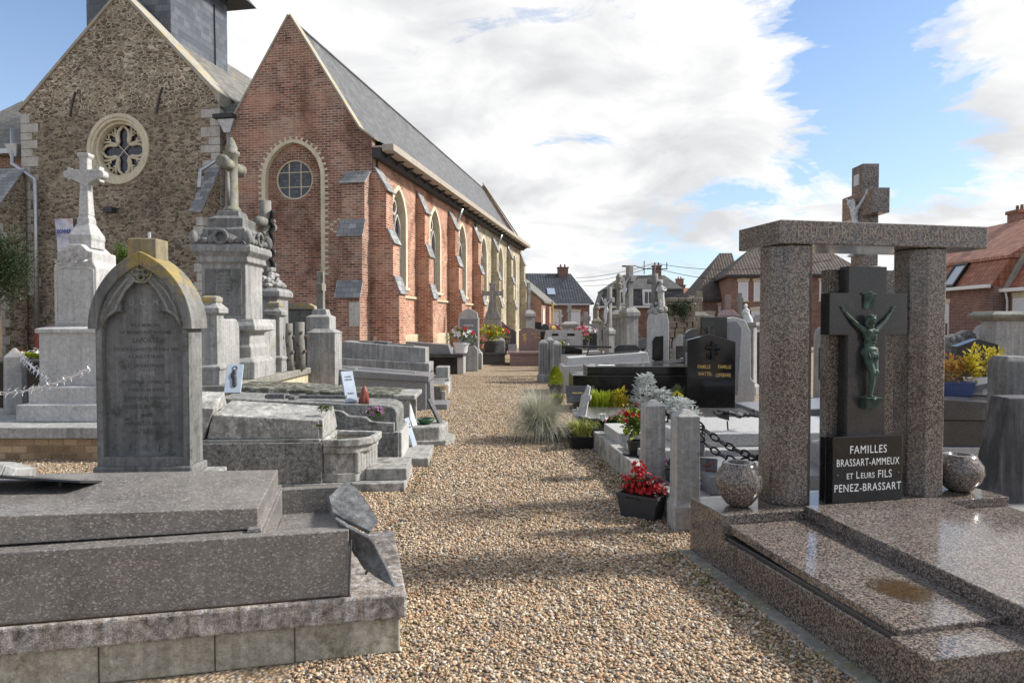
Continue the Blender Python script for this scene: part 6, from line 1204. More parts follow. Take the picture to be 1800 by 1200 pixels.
G7 = thing('pale_slab_tomb', 'pale grey granite tomb slab beyond the black tomb with a flat bronze palm', 'tomb', (1.15, 15.6, 0), R(0))
MB().hexa([(0,0,0),(2.0,0,0),(2.0,1.0,0),(0,1.0,0)], [(0,0,.62),(2.0,0,.72),(2.0,1.0,.72),(0,1.0,.62)]).build('base', M['light_granite'], G7, .015); MB().hexa([(.1,.05,.62),(2.0,.05,.72),(2.0,.95,.72),(.1,.95,.62)], [(.15,.1,.80),(1.98,.1,.93),(1.98,.9,.93),(.15,.9,.80)]).build('cover', M['light_granite'], G7, .012)
mb = MB()
for i in range(26): a = i/25; mb.blade((.7+a*1.0,.5,.845+a*.07), (.5,1 if i % 2 else -1,.12), (0,0,1), .25, .05)
mb.tube([(.6,.5,.84),(1.85,.5,.93)], .02, 6); mb.build('bronze_palm', M['dark_iron'], G7)
for i, (px, d, w, h, lb) in enumerate(((955,18.6,.26,1.15,'left dark fluted post in the group at the path edge'),(965,18.9,.24,1.22,'middle dark fluted post in the group at the path edge'),(977,18.4,.26,1.13,'right dark pointed post in the group at the path edge'))):
    q = at(px, 640, d); t = thing('stone_post', lb, 'post', (q.x, q.y, 0), R(8*i), 'dark posts at the path edge'); MB().stack([(w*.62,w*.62,0),(w*.62,w*.62,.18),(w/2,w/2,.22),(w*.46,w*.46,h-.08),(w*.2,w*.2,h)]).build('shaft', M['blue'], t, .012)
    mb = MB(); [mb.box(x-.012,x+.012,-w/2-.012,-w/2+.01,.25,h-.12) for x in (-.07,0,.07)]; mb.build('fluting', M['blue_dark'], t)
rl = thing('iron_rail', 'thin dark iron rail across the graves from the posts to the column monument', 'rail', (0,0,0)); MB().tube([at(978,608,18.6), at(1075,610,18.4)], .028, 8).tube([at(1035,612,18.5), at(1028,640,18.5)], .02, 6).build('bar', M['dark_iron'], rl)
# ------------------------------------------------------------------ right edge: dark wedge stele, granite chest, planters
WS_ = thing('dark_stele', 'dark tapering stone stele at the right edge beside the globe vase', 'headstone', (4.18, 5.75, 0), R(4))
rough_edges(MB().hexa([(-.20,-.1,0),(1.2,-.1,0),(1.2,.18,0),(-.20,.18,0)], [(-.04,-.06,.98),(1.2,-.06,.98),(1.2,.14,.98),(-.04,.14,.98)]).build('slab', stone('dark_weathered', (.035,.036,.04), (.09,.092,.1), streak=(.17,.17,.18), sk=.6, bmp=.8), WS_, .012), .012, 6)
dp = thing('dark_post', 'dark square stone post above the tapering stele at the right edge', 'post', (4.75, 6.5, 0), R(0)); MB().stack([(.13,.13,0),(.13,.13,1.24),(.10,.10,1.29)], .0).build('shaft', M['blue_dark'], dp, .012)
GC = thing('granite_chest', 'dark grey granite chest tomb between the right pillar and the dark stele', 'tomb', (4.78, 7.9, 0), R(-3))
MB().box(-.6, 1.3, 0, 1.1, 0, .16).build('footing', M['light_granite'], GC, .01); MB().box(-.55, 1.15, .05, 1.0, .16, .47).build('base', M['dark_granite'], GC, .01); MB().hexa([(-.6,.02,.475),(1.2,.02,.475),(1.2,1.05,.475),(-.6,1.05,.475)], [(-.6,.02,.77),(1.2,.02,.66),(1.2,1.05,.69),(-.6,1.05,.79)]).build('lid', M['dark_granite'], GC, .01)
BH = thing('black_headstone', 'black polished headstone with peaked top and gold names behind the yellow shrubs', 'headstone', ((1690-900)/1200*10.6, 10.6, 0), R(-6))
pnl = MB().prism([(-.05,0),(.55,0),(.55,1.27),(.25,1.36),(-.05,1.24)], 0, .2).build('slab', M['black'], BH, .008)
for x, z, s in ((.08,1.0,'GEORGES'),(.08,.9,'DUPUIS'),(.38,1.0,'GERMAINE'),(.38,.9,'DELESTREZ')): text(s, .062, M['gold'], pnl, (x,-.0015,z), sx=.75)
MB().box(.235,.245,-.004,.01,1.1,1.25).box(.21,.27,-.004,.01,1.18,1.19).build('cross_engraving', M['eng_grey'], pnl)
DB = thing('capped_pedestal', 'large grey stone pedestal with a flat moulded cap right of the black headstone', 'pedestal', ((1772-900)/1200*11.6, 11.7, 0), R(-4))
MB().stack([(.42,.36,0),(.42,.36,.4),(.30,.26,.46),(.26,.23,1.64)], 0, 0).build('die', M['grey'], DB, .012); MB().stack([(.27,.24,1.64),(.40,.34,1.70),(.42,.36,1.74),(.34,.3,1.80)]).build('cap', M['oldstone'], DB, .012)
for i, (px, d, h, lb) in enumerate(((1676,11.6,1.42,'dark ornate round topped stone close to the right pillar'),(1696,12.0,1.48,'dark carved stone behind the black peaked headstone'))):
    q = at(px, 600, d); t = thing('ornate_headstone', lb, 'headstone', (q.x, q.y, 0), R(-4), 'dark carved stones'); mb = MB().prism([(-.17,0),(.17,0),(.17,h-.2),(.12,h-.06),(0,h),(-.12,h-.06),(-.17,h-.2)], -.1, .1); mb.build('slab', M['blue_dark'], t, .01)
    mb = MB(); [mb.ell((.12*math.cos(a*.7),-.10,h-.25+.18*math.sin(a*.7)), (.05,.04,.05), 7, 5) for a in range(9)]; mb.build('carved_wreath', M['blue_dark'], t)
for i, (px, py, d, w) in enumerate(((1700,690,9.3,.30),)):
    small_plaque('grey stone book plaque lying beside the white planter', at(1722,694,8.4), R(-20), 50, .26, .22, .03, M['slateplate'])
rw = thing('fluted_stone_box', 'pale fluted stone box beside the dark stele at the right edge', 'stone box', ((1765-900)/1200*8.8, 9.0, 0), R(-4)); MB().box(-.2,.35,-.2,.3,0,.82).build('block', M['grey'], rw, .015); mb = MB(); [mb.tube([(-.18+.075*i,-.21,.1),(-.18+.075*i,-.21,.80)], .03, 8) for i in range(7)]; mb.build('fluting', M['grey'], rw)
# ------------------------------------------------------------------ plants
def foliage(parent, name, mat, n, c, r, L, w, seed=1, lumps=9, up=.3, shell=.55, loc=None):
    rs = random.Random(seed); mb = MB(); c = Vector(c); LC = []
    for k in range(lumps):
        d = Vector((rs.gauss(0,1), rs.gauss(0,1), rs.gauss(0,1))).normalized(); q = rs.uniform(.25,.75); LC.append((Vector((d.x*r[0]*q, d.y*r[1]*q, d.z*r[2]*q)), rs.uniform(.32,.55)))
    for i in range(n):
        p, k = LC[i % lumps]; d = Vector((rs.gauss(0,1), rs.gauss(0,1), rs.gauss(0,1))).normalized(); q = shell+(1-shell)*rs.random()
        if rs.random() < .1: q *= 1.25
        pos = c+p+Vector((d.x*r[0], d.y*r[1], d.z*r[2]))*k*q
        dd = (d+Vector((rs.uniform(-.7,.7), rs.uniform(-.7,.7), rs.uniform(-.4,.7)+up))).normalized()
        mb.blade(pos, dd, (rs.uniform(-.5,.5), rs.uniform(-.5,.5), 1), L*rs.uniform(.6,1.3), w*rs.uniform(.7,1.2))
    o = mb.build(name, mat, parent)
    return o
def grassclump(parent, mat, n, R0, H, spread, seed=1, w=.006, droop=.6, name='grass_blades'):
    rs = random.Random(seed); mb = MB()
    for i in range(n):
        a = rs.uniform(0, 6.283); r = R0*math.sqrt(rs.random()); b = Vector((r*math.cos(a), r*math.sin(a), 0)); o = a+rs.gauss(0,.4); out = spread*rs.uniform(.15,1)*(.3+.7*r/R0); h = H*rs.uniform(.6,1.05)
        d = Vector((math.cos(o), math.sin(o), 0)); sd = Vector((-d.y, d.x, 0))*w*rs.uniform(.7,1.2)
        P = [b, b+d*out*.25+Vector((0,0,h*.5)), b+d*out*.65+Vector((0,0,h*.88)), b+d*out+Vector((0,0,h*(1-.45*droop*rs.random())))]
        mb.add([P[0]-sd, P[0]+sd, P[1]+sd*.9, P[1]-sd*.9, P[2]+sd*.6, P[2]-sd*.6, P[3]], [(0,1,2,3),(3,2,4,5),(5,4,6)])
    return mb.build(name, mat, parent)
def boxpot(parent, w, d, h, mat, taper=.82, name='planter_box'):
    o = MB().stack([(w/2*taper,d/2*taper,0),(w/2,d/2,h*.86),(w/2*1.05,d/2*1.05,h*.87),(w/2*1.05,d/2*1.05,h),(w/2*.95,d/2*.95,h),(w/2*.93,d/2*.93,h*.9)]).build(name, mat, parent, .005)
    MB().box(-w/2*.9,w/2*.9,-d/2*.9,d/2*.9,h*.85,h*.92).build('soil', M['soil'], o); return o
def roundpot(parent, r, h, mat, name='pot'):
    o = MB().lathe([(r*.72,0),(r*.98,h*.85),(r*1.06,h*.86),(r*1.06,h),(r*.94,h),(r*.92,h*.9)], 24).build(name, mat, parent, smooth=False)
    MB().lathe([(.001,h*.86),(r*.9,h*.9)], 18).build('soil', M['soil'], o); return o
def blooms(parent, mat, n, c, r, s, seed=3, petals=5, name='blossoms', shell=.8):
    rs = random.Random(seed); mb = MB(); c = Vector(c)
    for i in range(n):
        d = Vector((rs.gauss(0,1), rs.gauss(0,1), abs(rs.gauss(0,1))*.8+.1)).normalized(); k = rs.uniform(shell,1.1); p = c+Vector((d.x*r[0], d.y*r[1], d.z*r[2]))*k
        u = d.orthogonal().normalized(); v = d.cross(u)
        for j in range(petals): a = 6.283*j/petals+rs.random(); dd = (u*math.cos(a)+v*math.sin(a)+d*.45); mb.blade(p, dd, d, s*rs.uniform(.8,1.2), s*.75)
    return mb.build(name, mat, parent)
def silver_plant(parent, H, Rr, n, seed, mat='leaf_silver'):
    rs = random.Random(seed); mb = MB()
    for i in range(n*2):
        z = H*(rs.random()**.8); rr = Rr*(1-.7*(z/H)**1.6)*math.sqrt(rs.uniform(.05,1.0)); a = rs.uniform(0,6.28); c = Vector((rr*math.cos(a), rr*math.sin(a), z*.95+.02)); o = Vector((math.cos(a)+rs.gauss(0,.5), math.sin(a)+rs.gauss(0,.5), rs.uniform(-.1,1.0))).normalized(); L = rs.uniform(.055,.095)
        sd = o.cross(Vector((0,0,1))).normalized(); up = sd.cross(o)
        for k in range(7):     # a deeply lobed leaf: short blunt lobes along a stalk
            t = k//2*.30; s_ = 1 if k % 2 else -1
            if k == 6: d = o; b = c+o*L*.75
            else: d = (o*.75+sd*s_*.75+up*rs.uniform(-.1,.25)).normalized(); b = c+o*L*(.15+t)
            mb.blade(b, d, up, L*.48, L*.20, .2, .15)
    return mb.build('silver_leaves', M[mat], parent)
def tree(name, label, pos, rx, rz, zc, n, mat, seed, L=.09, group=None, trunk=.08, lumps=26):
    t = thing(name, label, 'bush', pos, 0, group); rs = random.Random(seed)
    mb = MB().tube([(0,0,0),(.04,.02,zc*.5),(0,0,zc),(.02,0,zc+rz*.6)], [trunk,trunk*.8,trunk*.55,trunk*.2], 8)
    for i in range(9): a = i*2.4; z = zc-rz*.6+rz*1.1*i/9; mb.tube([(0,0,z),(rx*.35*math.cos(a),rx*.35*math.sin(a),z+rz*.15),(rx*.75*math.cos(a),rx*.75*math.sin(a),z+rz*.3)], [trunk*.4,trunk*.25,.008], 6)
    mb.build('trunk', M['wood'], t); foliage(t, 'crown', mat, n, (0,0,zc), (rx,rx*.9,rz), L, L*.45, seed, lumps, .2, .35); return t
q = at(-5, 600, 17.0); tree('evergreen_bush', 'tall dark evergreen bush before the stone buttress at the left edge', (q.x, q.y, 0), .86, 1.22, 2.95, 7500, M['leaf_dark'], 5, .085)
q = at(222, 600, 18.0); tree('evergreen_bush', 'rounded green bush against the rubble wall behind the gothic headstone', (q.x, q.y, 0), .42, .62, 3.15, 2600, M['leaf_mid'], 6, .06, lumps=14)
# planters by the path
bg = thing('begonia_planter', 'charcoal planter box of bright red begonias on the gravel before the bollards', 'planter', gz(1128, 908), R(-38)); boxpot(bg, .36, .20, .20, M['plastic_dark'])
foliage(bg, 'leaves', M['leaf_heather'], 260, (0,0,.25), (.19,.12,.12), .06, .045, 2, 7); foliage(bg, 'green_leaves', M['leaf_mid'], 70, (0,0,.23), (.17,.11,.08), .06, .045, 12, 5); blooms(bg, M['petal_red'], 130, (0,0,.22), (.20,.13,.16), .026, 4, 5, shell=.5); blooms(bg, M['petal_red'], 34, (-.02,0,.36), (.07,.06,.12), .024, 9, 5, shell=.3)
rp = thing('potted_flowers', 'black pot of red and pink diplademia flowers on the granite kerb', 'potted plant', gz(1117, 802, .235)+Vector((.02,.1,0)), 0); roundpot(rp, .088, .15, M['plastic_black'])
foliage(rp, 'leaves', M['leaf_lime'], 90, (-.02,0,.32), (.11,.10,.16), .085, .05, 5, 9, .4); foliage(rp, 'dark_leaves', M['leaf_mid'], 130, (0,0,.31), (.12,.11,.15), .08, .045, 6, 9, .4); blooms(rp, M['petal_red'], 22, (.0,0,.34), (.14,.12,.18), .035, 4); blooms(rp, M['petal_pink'], 12, (-.10,0,.36), (.12,.1,.08), .03, 8)
MB().lathe([(.10,0),(.13,.0),(.135,.02),(.10,.015)], 20).build('saucer', M['plastic_black'], rp)
gp = thing('grass_planter', 'large clump of blue grey ornamental grass in a low black tray beside the path', 'ornamental grass', gz(962, 775)+Vector((0,.08,0)), 0); boxpot(gp, .36, .28, .15, M['plastic_black'], .95, 'tray')
rs = random.Random(31); mb = MB()
for i in range(2600):     # fine arching blades, each falling under its own weight
    a = rs.uniform(0, 6.283); o = a+rs.gauss(0,.35); tilt = abs(rs.gauss(0,.62)); Lb = rs.uniform(.40,.70); r = .10*math.sqrt(rs.random()); p = Vector((r*math.cos(a), r*math.sin(a), .02)); w_ = .0036*rs.uniform(.7,1.4); pts = [p]; n = 7
    for k in range(n):
        th = min(2.75, tilt+(.25+1.15*tilt*rs.uniform(.8,1.2))*(k/n)**1.4*2.0); p = p+Vector((math.cos(o)*math.sin(th), math.sin(o)*math.sin(th), math.cos(th)))*Lb/n; p.z = max(p.z, -.08); pts.append(p)
    sd = Vector((-math.sin(o), math.cos(o), 0)); vs = []; fs = []
    for k, q_ in enumerate(pts): ww = w_*(1-.85*k/n); vs += [q_-sd*ww, q_+sd*ww]
    for k in range(n): fs.append((2*k, 2*k+1, 2*k+3, 2*k+2))
    mb.add(vs, fs)
o = mb.build('grass_blades', M['leaf_grass'], gp); o.location = (-.10,0,.10)
vp = thing('striped_grass_pot', 'black pot of yellow striped grass at the corner of the dark granite grave', 'potted plant', gz(1022, 788), R(5)); boxpot(vp, .32, .24, .17, M['plastic_black'], .8); o = grassclump(vp, M['leaf_varieg'], 320, .10, .24, .24, 5, .007, .9); o.location = (0,0,.15)
wf = thing('white_flower_pot', 'small white cyclamen beside the striped grass', 'potted plant', gz(1060, 752, .235), 0); roundpot(wf, .05, .07, M['plastic_dark']); foliage(wf, 'leaves', M['leaf_mid'], 50, (0,0,.08), (.08,.08,.04), .06, .05, 3, 5); blooms(wf, M['petal_white'], 10, (0,0,.11), (.05,.05,.08), .04, 3); 
gl = thing('green_plant', 'low green leafy plant with pink flowers beside the red flower pot', 'plant', gz(1078, 752, .235), 0); foliage(gl, 'leaves', M['leaf_mid'], 120, (0,0,.07), (.16,.12,.07), .08, .05, 8, 7); blooms(gl, M['petal_pink'], 9, (0,0,.06), (.15,.12,.12), .026, 5)
lg = thing('lime_grass', 'tuft of lime green grass behind the blue grey grass clump', 'plant', gz(978, 712), 0); grassclump(lg, M['leaf_lime'], 160, .10, .26, .20, 8, .008, .8); 
sw = thing('silver_plant', 'pale silver plant on the gravel behind the blue grey grass clump', 'plant', gz(934, 712), 0, 'silver leaved plants'); silver_plant(sw, .12, .17, 50, 4)
tp = thing('topiary_cone', 'lime green clipped conifer cone in a charcoal pot at the path edge', 'potted plant', gz(977, 693), 0); roundpot(tp, .17, .22, M['plastic_dark'])
rs = random.Random(4); mb = MB()
for i in range(2600): t = rs.random()**.75; r = .17*math.sin(min(1, (1-t)*1.25+.02)*1.57)*rs.uniform(.6,1.04); a = rs.uniform(0,6.28); mb.blade((r*math.cos(a), r*math.sin(a), .20+.42*t), (math.cos(a)*.6+rs.uniform(-.3,.3), math.sin(a)*.6+rs.uniform(-.3,.3), 1.1), (math.cos(a),math.sin(a),0), .045, .014)
mb.build('cone_foliage', M['leaf_lime'], tp)
hp = thing('heather_pot', 'dark red heather beside the lime conifer cone', 'potted plant', gz(1002, 690), 0); roundpot(hp, .13, .17, M['plastic_dark']); foliage(hp, 'leaves', M['leaf_heather'], 240, (0,0,.34), (.19,.16,.16), .05, .012, 9, 9)
def bedplant(name, label, px, py, d, fn, grp=None):
    q = at(px, py, d); t = thing(name, label, 'shrub', (q.x, q.y, .24), 0, grp); fn(t); return t
bedplant('lime_shrub', 'feathery lime green shrub left of the yellow leaved shrub', 1057, 690, 10.35, lambda t: [grassclump(t, M['leaf_lime'], 420, .15, .36, .16, 6, .008, .2, 'needle_leaves'), foliage(t, 'leaves', M['leaf_lime'], 420, (0,0,.20), (.21,.18,.17), .06, .012, 3, 9, .8)])
bedplant('yellow_shrub', 'small yellow leaved shrub between the lime shrub and the big silver plant', 1094, 690, 10.35, lambda t: foliage(t, 'leaves', M['leaf_yellow'], 190, (0,0,.20), (.19,.16,.17), .085, .04, 4, 8, .5))
bedplant('silver_plant', 'tallest silver leaved plant on the dark granite grave', 1134, 680, 10.3, lambda t: silver_plant(t, .58, .21, 190, 2), 'silver leaved plants')
bedplant('silver_plant', 'lower silver leaved plant to the right of the tallest one', 1165, 680, 10.3, lambda t: silver_plant(t, .33, .19, 110, 3), 'silver leaved plants')
bedplant('dwarf_pine', 'small green dwarf pine before the gabled black headstone', 1192, 680, 10.35, lambda t: foliage(t, 'needles', leaf('pine_needle', (.03,.06,.02), (.07,.12,.04), (.2,.2,.06)), 700, (0,0,.24), (.14,.12,.24), .06, .008, 7, 10, .8))
q = gz(1196, 742, .44); t = thing('silver_plant', 'silver leaved plant with yellow flowers behind the nearer bollard', 'shrub', q, 0, 'silver leaved plants'); silver_plant(t, .24, .20, 120, 7); grassclump(t, M['leaf_silver'], 20, .05, .32, .05, 2, .008, .1, 'flower_stalks'); blooms(t, M['leaf_yellow'], 16, (-.03,0,.30), (.05,.04,.06), .022, 7)
yf = thing('yellow_pansies', 'small yellow flowers between the two bollards', 'plant', gz(1176, 752, .30), 0); foliage(yf, 'leaves', M['leaf_lime'], 60, (0,0,.05), (.10,.08,.05), .05, .03, 3, 5); blooms(yf, M['leaf_yellow'], 22, (0,0,.04), (.1,.08,.09), .028, 2)
pp = thing('pansy_pot', 'tall grey pot of purple pansies between the two bollards', 'potted plant', gz(1180, 868, .10), 0); roundpot(pp, .055, .22, M['plastic_dark']); foliage(pp, 'leaves', M['leaf_mid'], 40, (0,0,.25), (.07,.07,.05), .05, .03, 3, 4); blooms(pp, M['petal_mauve'], 9, (0,0,.25), (.06,.06,.07), .025, 4)
mv = thing('mauve_flowers', 'small bunch of mauve and white flowers lying on the shouldered tomb', 'flowers', gz(661, 733, .585), 0); foliage(mv, 'leaves', M['leaf_mid'], 40, (0,0,.04), (.13,.06,.04), .06, .03, 3, 5); blooms(mv, M['petal_mauve'], 26, (0,0,.03), (.12,.05,.08), .03, 3)
ms = thing('moss_cushion', 'green moss tuft on the cracked lid of the chest tomb', 'plant', gz(570, 718, .77), 0); foliage(ms, 'leaves', M['leaf_moss'], 120, (0,0,.0), (.09,.05,.025), .03, .015, 3, 5)
# yellow shrubs in planters, right
yb = thing('yellow_shrub_planter', 'orange and yellow leaved shrub in a blue planter beside the right pillar', 'planter', at(1680, 692, 8.45)+Vector((0,0,-.02)), R(-4)); boxpot(yb, .36, .2, .17, M['plastic_blue']); foliage(yb, 'orange_leaves', M['leaf_orange'], 420, (-.05,0,.34), (.27,.18,.19), .06, .035, 3, 10, .4); foliage(yb, 'yellow_leaves', M['leaf_yellow'], 200, (.22,-.02,.40), (.14,.12,.24), .06, .04, 4, 7, .6)
yw = thing('yellow_shrub_planter', 'bright yellow leaved shrub in a white planter before the peaked black headstone', 'planter', at(1733, 686, 8.6), R(-4)); boxpot(yw, .44, .2, .16, M['plastic_white']); foliage(yw, 'yellow_leaves', M['leaf_yellow'], 330, (.10,0,.32), (.22,.15,.22), .06, .04, 6, 9, .6)
for t_, z in ((yb, .0), (yw, .0)):
    pass
fb = thing('flower_trough', 'low trough of red and white flowers behind the pointed stone post', 'planter', at(52, 640, 11.0), 0); boxpot(fb, .7, .22, .10, M['plastic_dark']); foliage(fb, 'leaves', M['leaf_lime'], 220, (.05,0,.13), (.36,.12,.08), .07, .04, 3, 9); blooms(fb, M['petal_red'], 12, (-.2,0,.14), (.12,.08,.1), .04, 3); blooms(fb, M['petal_white'], 16, (.1,0,.14), (.2,.1,.1), .04, 5)
def fpot(label, px, py, d, potm, pet, lf, s=.25, name='flower_pot', pet2=None, n=26):
    q = at(px, py, d); t = thing(name, label, 'potted plant', q, 0); roundpot(t, s*.62, s*.8, potm); foliage(t, 'leaves', lf, 140, (0,0,s*1.2), (s*1.1,s*.9,s*.6), s*.35, s*.2, px, 7, .4); blooms(t, pet, n, (0,0,s*1.2), (s*1.1,s*.9,s*.8), s*.18, px+1)
    if pet2: blooms(t, pet2, n//2, (s*.4,0,s*1.3), (s*.9,s*.7,s*.7), s*.18, px+2)
    return t
fpot('white pot of red and cream flowers on the black tomb slab before the grey stele', 811, 620, 20.5, M['plastic_white'], M['petal_white'], M['leaf_mid'], .38, pet2=M['petal_red'])
fpot('dark blue pot of yellow green plants with red flowers on the wavy headstone tomb', 864, 620, 26.8, M['plastic_dark'], M['leaf_yellow'], M['leaf_lime'], .55, pet2=M['petal_red'])
fpot('bunch of pink and white flowers beside the pale headstone', 1024, 612, 26.0, M['plastic_dark'], M['petal_pink'], M['leaf_mid'], .42, n=50, pet2=M['petal_white'])
fpot('small yellow and red flowers on the pale tomb beyond the dark posts', 986, 622, 19.5, M['plastic_dark'], M['leaf_yellow'], M['leaf_mid'], .18, pet2=M['petal_white'])
fpot('pot of yellow roses in the far gravel path', 1038, 606, 33.0, M['terracotta'], M['leaf_yellow'], M['leaf_mid'], .3, pet2=M['petal_white'])
fpot('pink flowers at the foot of the tall grey cross', 845, 612, 24.6, M['terracotta'], M['petal_pink'], M['leaf_mid'], .2, n=40)
fpot('dark red shrub before the brick house', 972, 600, 40.0, M['plastic_dark'], M['petal_red'], M['leaf_heather'], .55, n=8)
# ------------------------------------------------------------------ graves farther off
def zpx(py, d): return CAM_H-(py-568)*d/1200
def cmon(label, px, d, yt, yp, wp, arm, tw=.16, mat='blue', rz=0.0, shape='latin', fig=None, cat='cross', name='cross_monument', group=None):
    q = at(px, 600, d); zt, zp = zpx(yt, d), zpx(yp, d); k = wp*d/2400; t = thing(name, label, cat, (q.x, q.y, 0), rz, group)
    MB().stack([(k*1.25,k*1.2,0),(k*1.25,k*1.2,zp*.16),(k*.98,k*.95,zp*.2),(k*.92,k*.9,zp*.84),(k*1.15,k*1.12,zp*.87),(k*1.15,k*1.12,zp*.93),(k*.6,k*.6,zp)]).build('pedestal', M[mat], t, .012)
    h = zt-zp; a = arm*d/2400; w = tw/2; zc = zp+h*.68
    if shape == 'round': c = MB().lathe([(w*1.5,zp),(w,zp+.1*h),(w*.85,zp+.55*h),(w*1.6,zp+.6*h),(w*1.7,zp+.72*h),(w*.9,zp+.75*h),(w*1.3,zp+.9*h),(w*.4,zt)], 12).tube([(-a,0,zc),(a,0,zc)], w*.9, 10)
    elif shape == 'flared': c = MB().prism([(-w*1.3,zp),(w*1.3,zp),(w,zc-w),(a,zc-w*1.3),(a,zc+w*1.3),(w,zc+w),(w*1.4,zt),(-w*1.4,zt),(-w,zc+w),(-a,zc+w*1.3),(-a,zc-w*1.3),(-w,zc-w)], -w*.7, w*.7)
    else: c = MB().prism([(-w,zp),(w,zp),(w,zc-w),(a,zc-w),(a,zc+w),(w,zc+w),(w,zt),(-w,zt),(-w,zc+w),(-a,zc+w),(-a,zc-w),(-w,zc-w)], -w*.8, w*.8)
    o = c.build('cross', M[mat], t, .01)
    if fig: corpus(o, (0,-w*.8-.02,zp+h*.12), h*.62, M[fig], vox=.02)
    return t
cmon('tall dark cross on a column with a white Christ turned towards the path', 1106, 21, 467, 540, 25, 30, .20, 'blue', R(-72), fig='white_stone')
cmon('round finial cross on a broad urn shaped pedestal beside the tall dark cross', 1087, 23.5, 481, 545, 27, 16, .16, 'oldstone', 0, 'round')
cmon('slender cross with a small white Christ on a square pillar near the gravel', 1071, 20, 505, 575, 14, 22, .13, 'blue', R(-60), fig='white_stone')
cmon('dark slender cross on a capped pedestal before the sacristy', 929, 30, 497, 545, 18, 9, .16, 'blue', R(-70))
cmon('very thin yellowish stone cross before the brick house door', 971, 36, 530, 572, 9, 6, .10, 'lichen_stone', R(-60))
cmon('grey cross with leafed arms on a pale gabled monument', 1001, 33, 537, 565, 26, 10, .14, 'grey', 0, 'flared')
cmon('stout grey stone cross on a short block in the far row', 1029, 31, 548, 585, 14, 18, .22, 'blue', 0)
cmon('dark urn topped cross far beyond the stout grey cross', 1049, 36, 532, 560, 15, 8, .2, 'oldstone', 0, 'round')
cmon('pink granite cross on a dark base before the two storey house', 1279, 17, 518, 545, 30, 11, .12, 'pink_granite', R(-15))
cmon('mossy grey cross just right of the pink granite cross', 1300, 17.6, 515, 552, 14, 12, .10, 'oldstone', R(-15))
cmon('small pale cross among the low graves beyond the dark arched headstone', 1253, 20, 563, 585, 9, 8, .10, 'pale', 0)
cmon('tall capped grey monument with a cross far behind the round arched headstone', 1228, 25, 512, 548, 26, 12, .18, 'oldstone', 0, 'flared')
def hstone(label, px, d, yt, w, mat, shape='round', t=.16, rz=0.0, name='headstone'):
    q = at(px, 600, d); z = zpx(yt, d); k = w*d/2400; o = thing(name, label, 'headstone', (q.x, q.y, 0), rz)
    P = {'round': [(-k,0),(k,0),(k,z*.86)]+[(k*math.cos(R(a)), z*.86+z*.14*math.sin(R(a))) for a in range(15, 180, 15)]+[(-k,z*.86)], 'gable': [(-k,0),(k,0),(k,z*.9),(0,z),(-k,z*.9)], 'flat': [(-k,0),(k,0),(k,z),(-k,z)], 'ogee': [(-k,0),(k,0),(k,z*.84),(k*.7,z*.9),(k*.4,z*.96),(0,z),(-k*.4,z*.96),(-k*.7,z*.9),(-k,z*.84)]}[shape]
    s = MB().prism(P, -t/2, t/2).build('slab', M[mat], o, .012); MB().box(-k*1.2,k*1.2,-t*1.5,t*1.2,0,.18).build('base', M[mat], o, .012)
    MB().box(-k*.7,k*.7,-t/2-.008,-t/2+.004,z*.35,z*.75).build('inscription_panel', M['cross_black' if mat != 'black' else 'dark_granite'], s, .004); return o
hstone('dark headstone with a wide rounded top behind the gabled black headstone', 1224, 16.6, 577, 44, 'dark_granite')
hstone('small grey headstone with a dark framed panel in the far row', 1042, 28, 569, 19, 'blue', 'flat')
hstone('low dark headstone beside the sacristy door', 946, 30, 566, 12, 'black', 'flat')
hstone('rounded black headstone with a wreath before the sacristy', 958, 31, 569, 14, 'dark_granite', 'round')
hstone('pale headstone just left of the stout grey cross', 1014, 30, 575, 16, 'pale', 'ogee')
hstone('narrow dark block between the pale headstone and the gravel', 1019, 24, 588, 10, 'blue', 'flat')
hstone('grey headstone at the left foot of the column monument', 1131, 20, 594, 14, 'blue_dark', 'round')
hstone('dark grey headstone between the rough grey stele and the left pillar', 1328, 15.5, 583, 22, 'dark_granite', 'flat')
hstone('small grey bollard stone at the end of the pale slab tomb', 1137, 17.2, 612, 10, 'grey', 'gable')
hstone('round dark headstone glimpsed behind the column monument', 1120, 26, 585, 16, 'blue_dark', 'ogee')
hstone('black headstone by the pink tomb side', 957, 24.6, 582, 14, 'black', 'flat')
hstone('grey headstone beneath the power pole', 1262, 22, 580, 16, 'grey', 'ogee')
hstone('dark slab headstone behind the white headstone of the far row', 988, 29, 584, 18, 'black', 'flat')
hstone('grey headstone beyond the granite chest at the right', 1722, 15, 571, 26, 'blue', 'ogee')
hstone('low dark headstone at the far right edge', 1796, 13, 602, 40, 'blue_dark', 'flat')
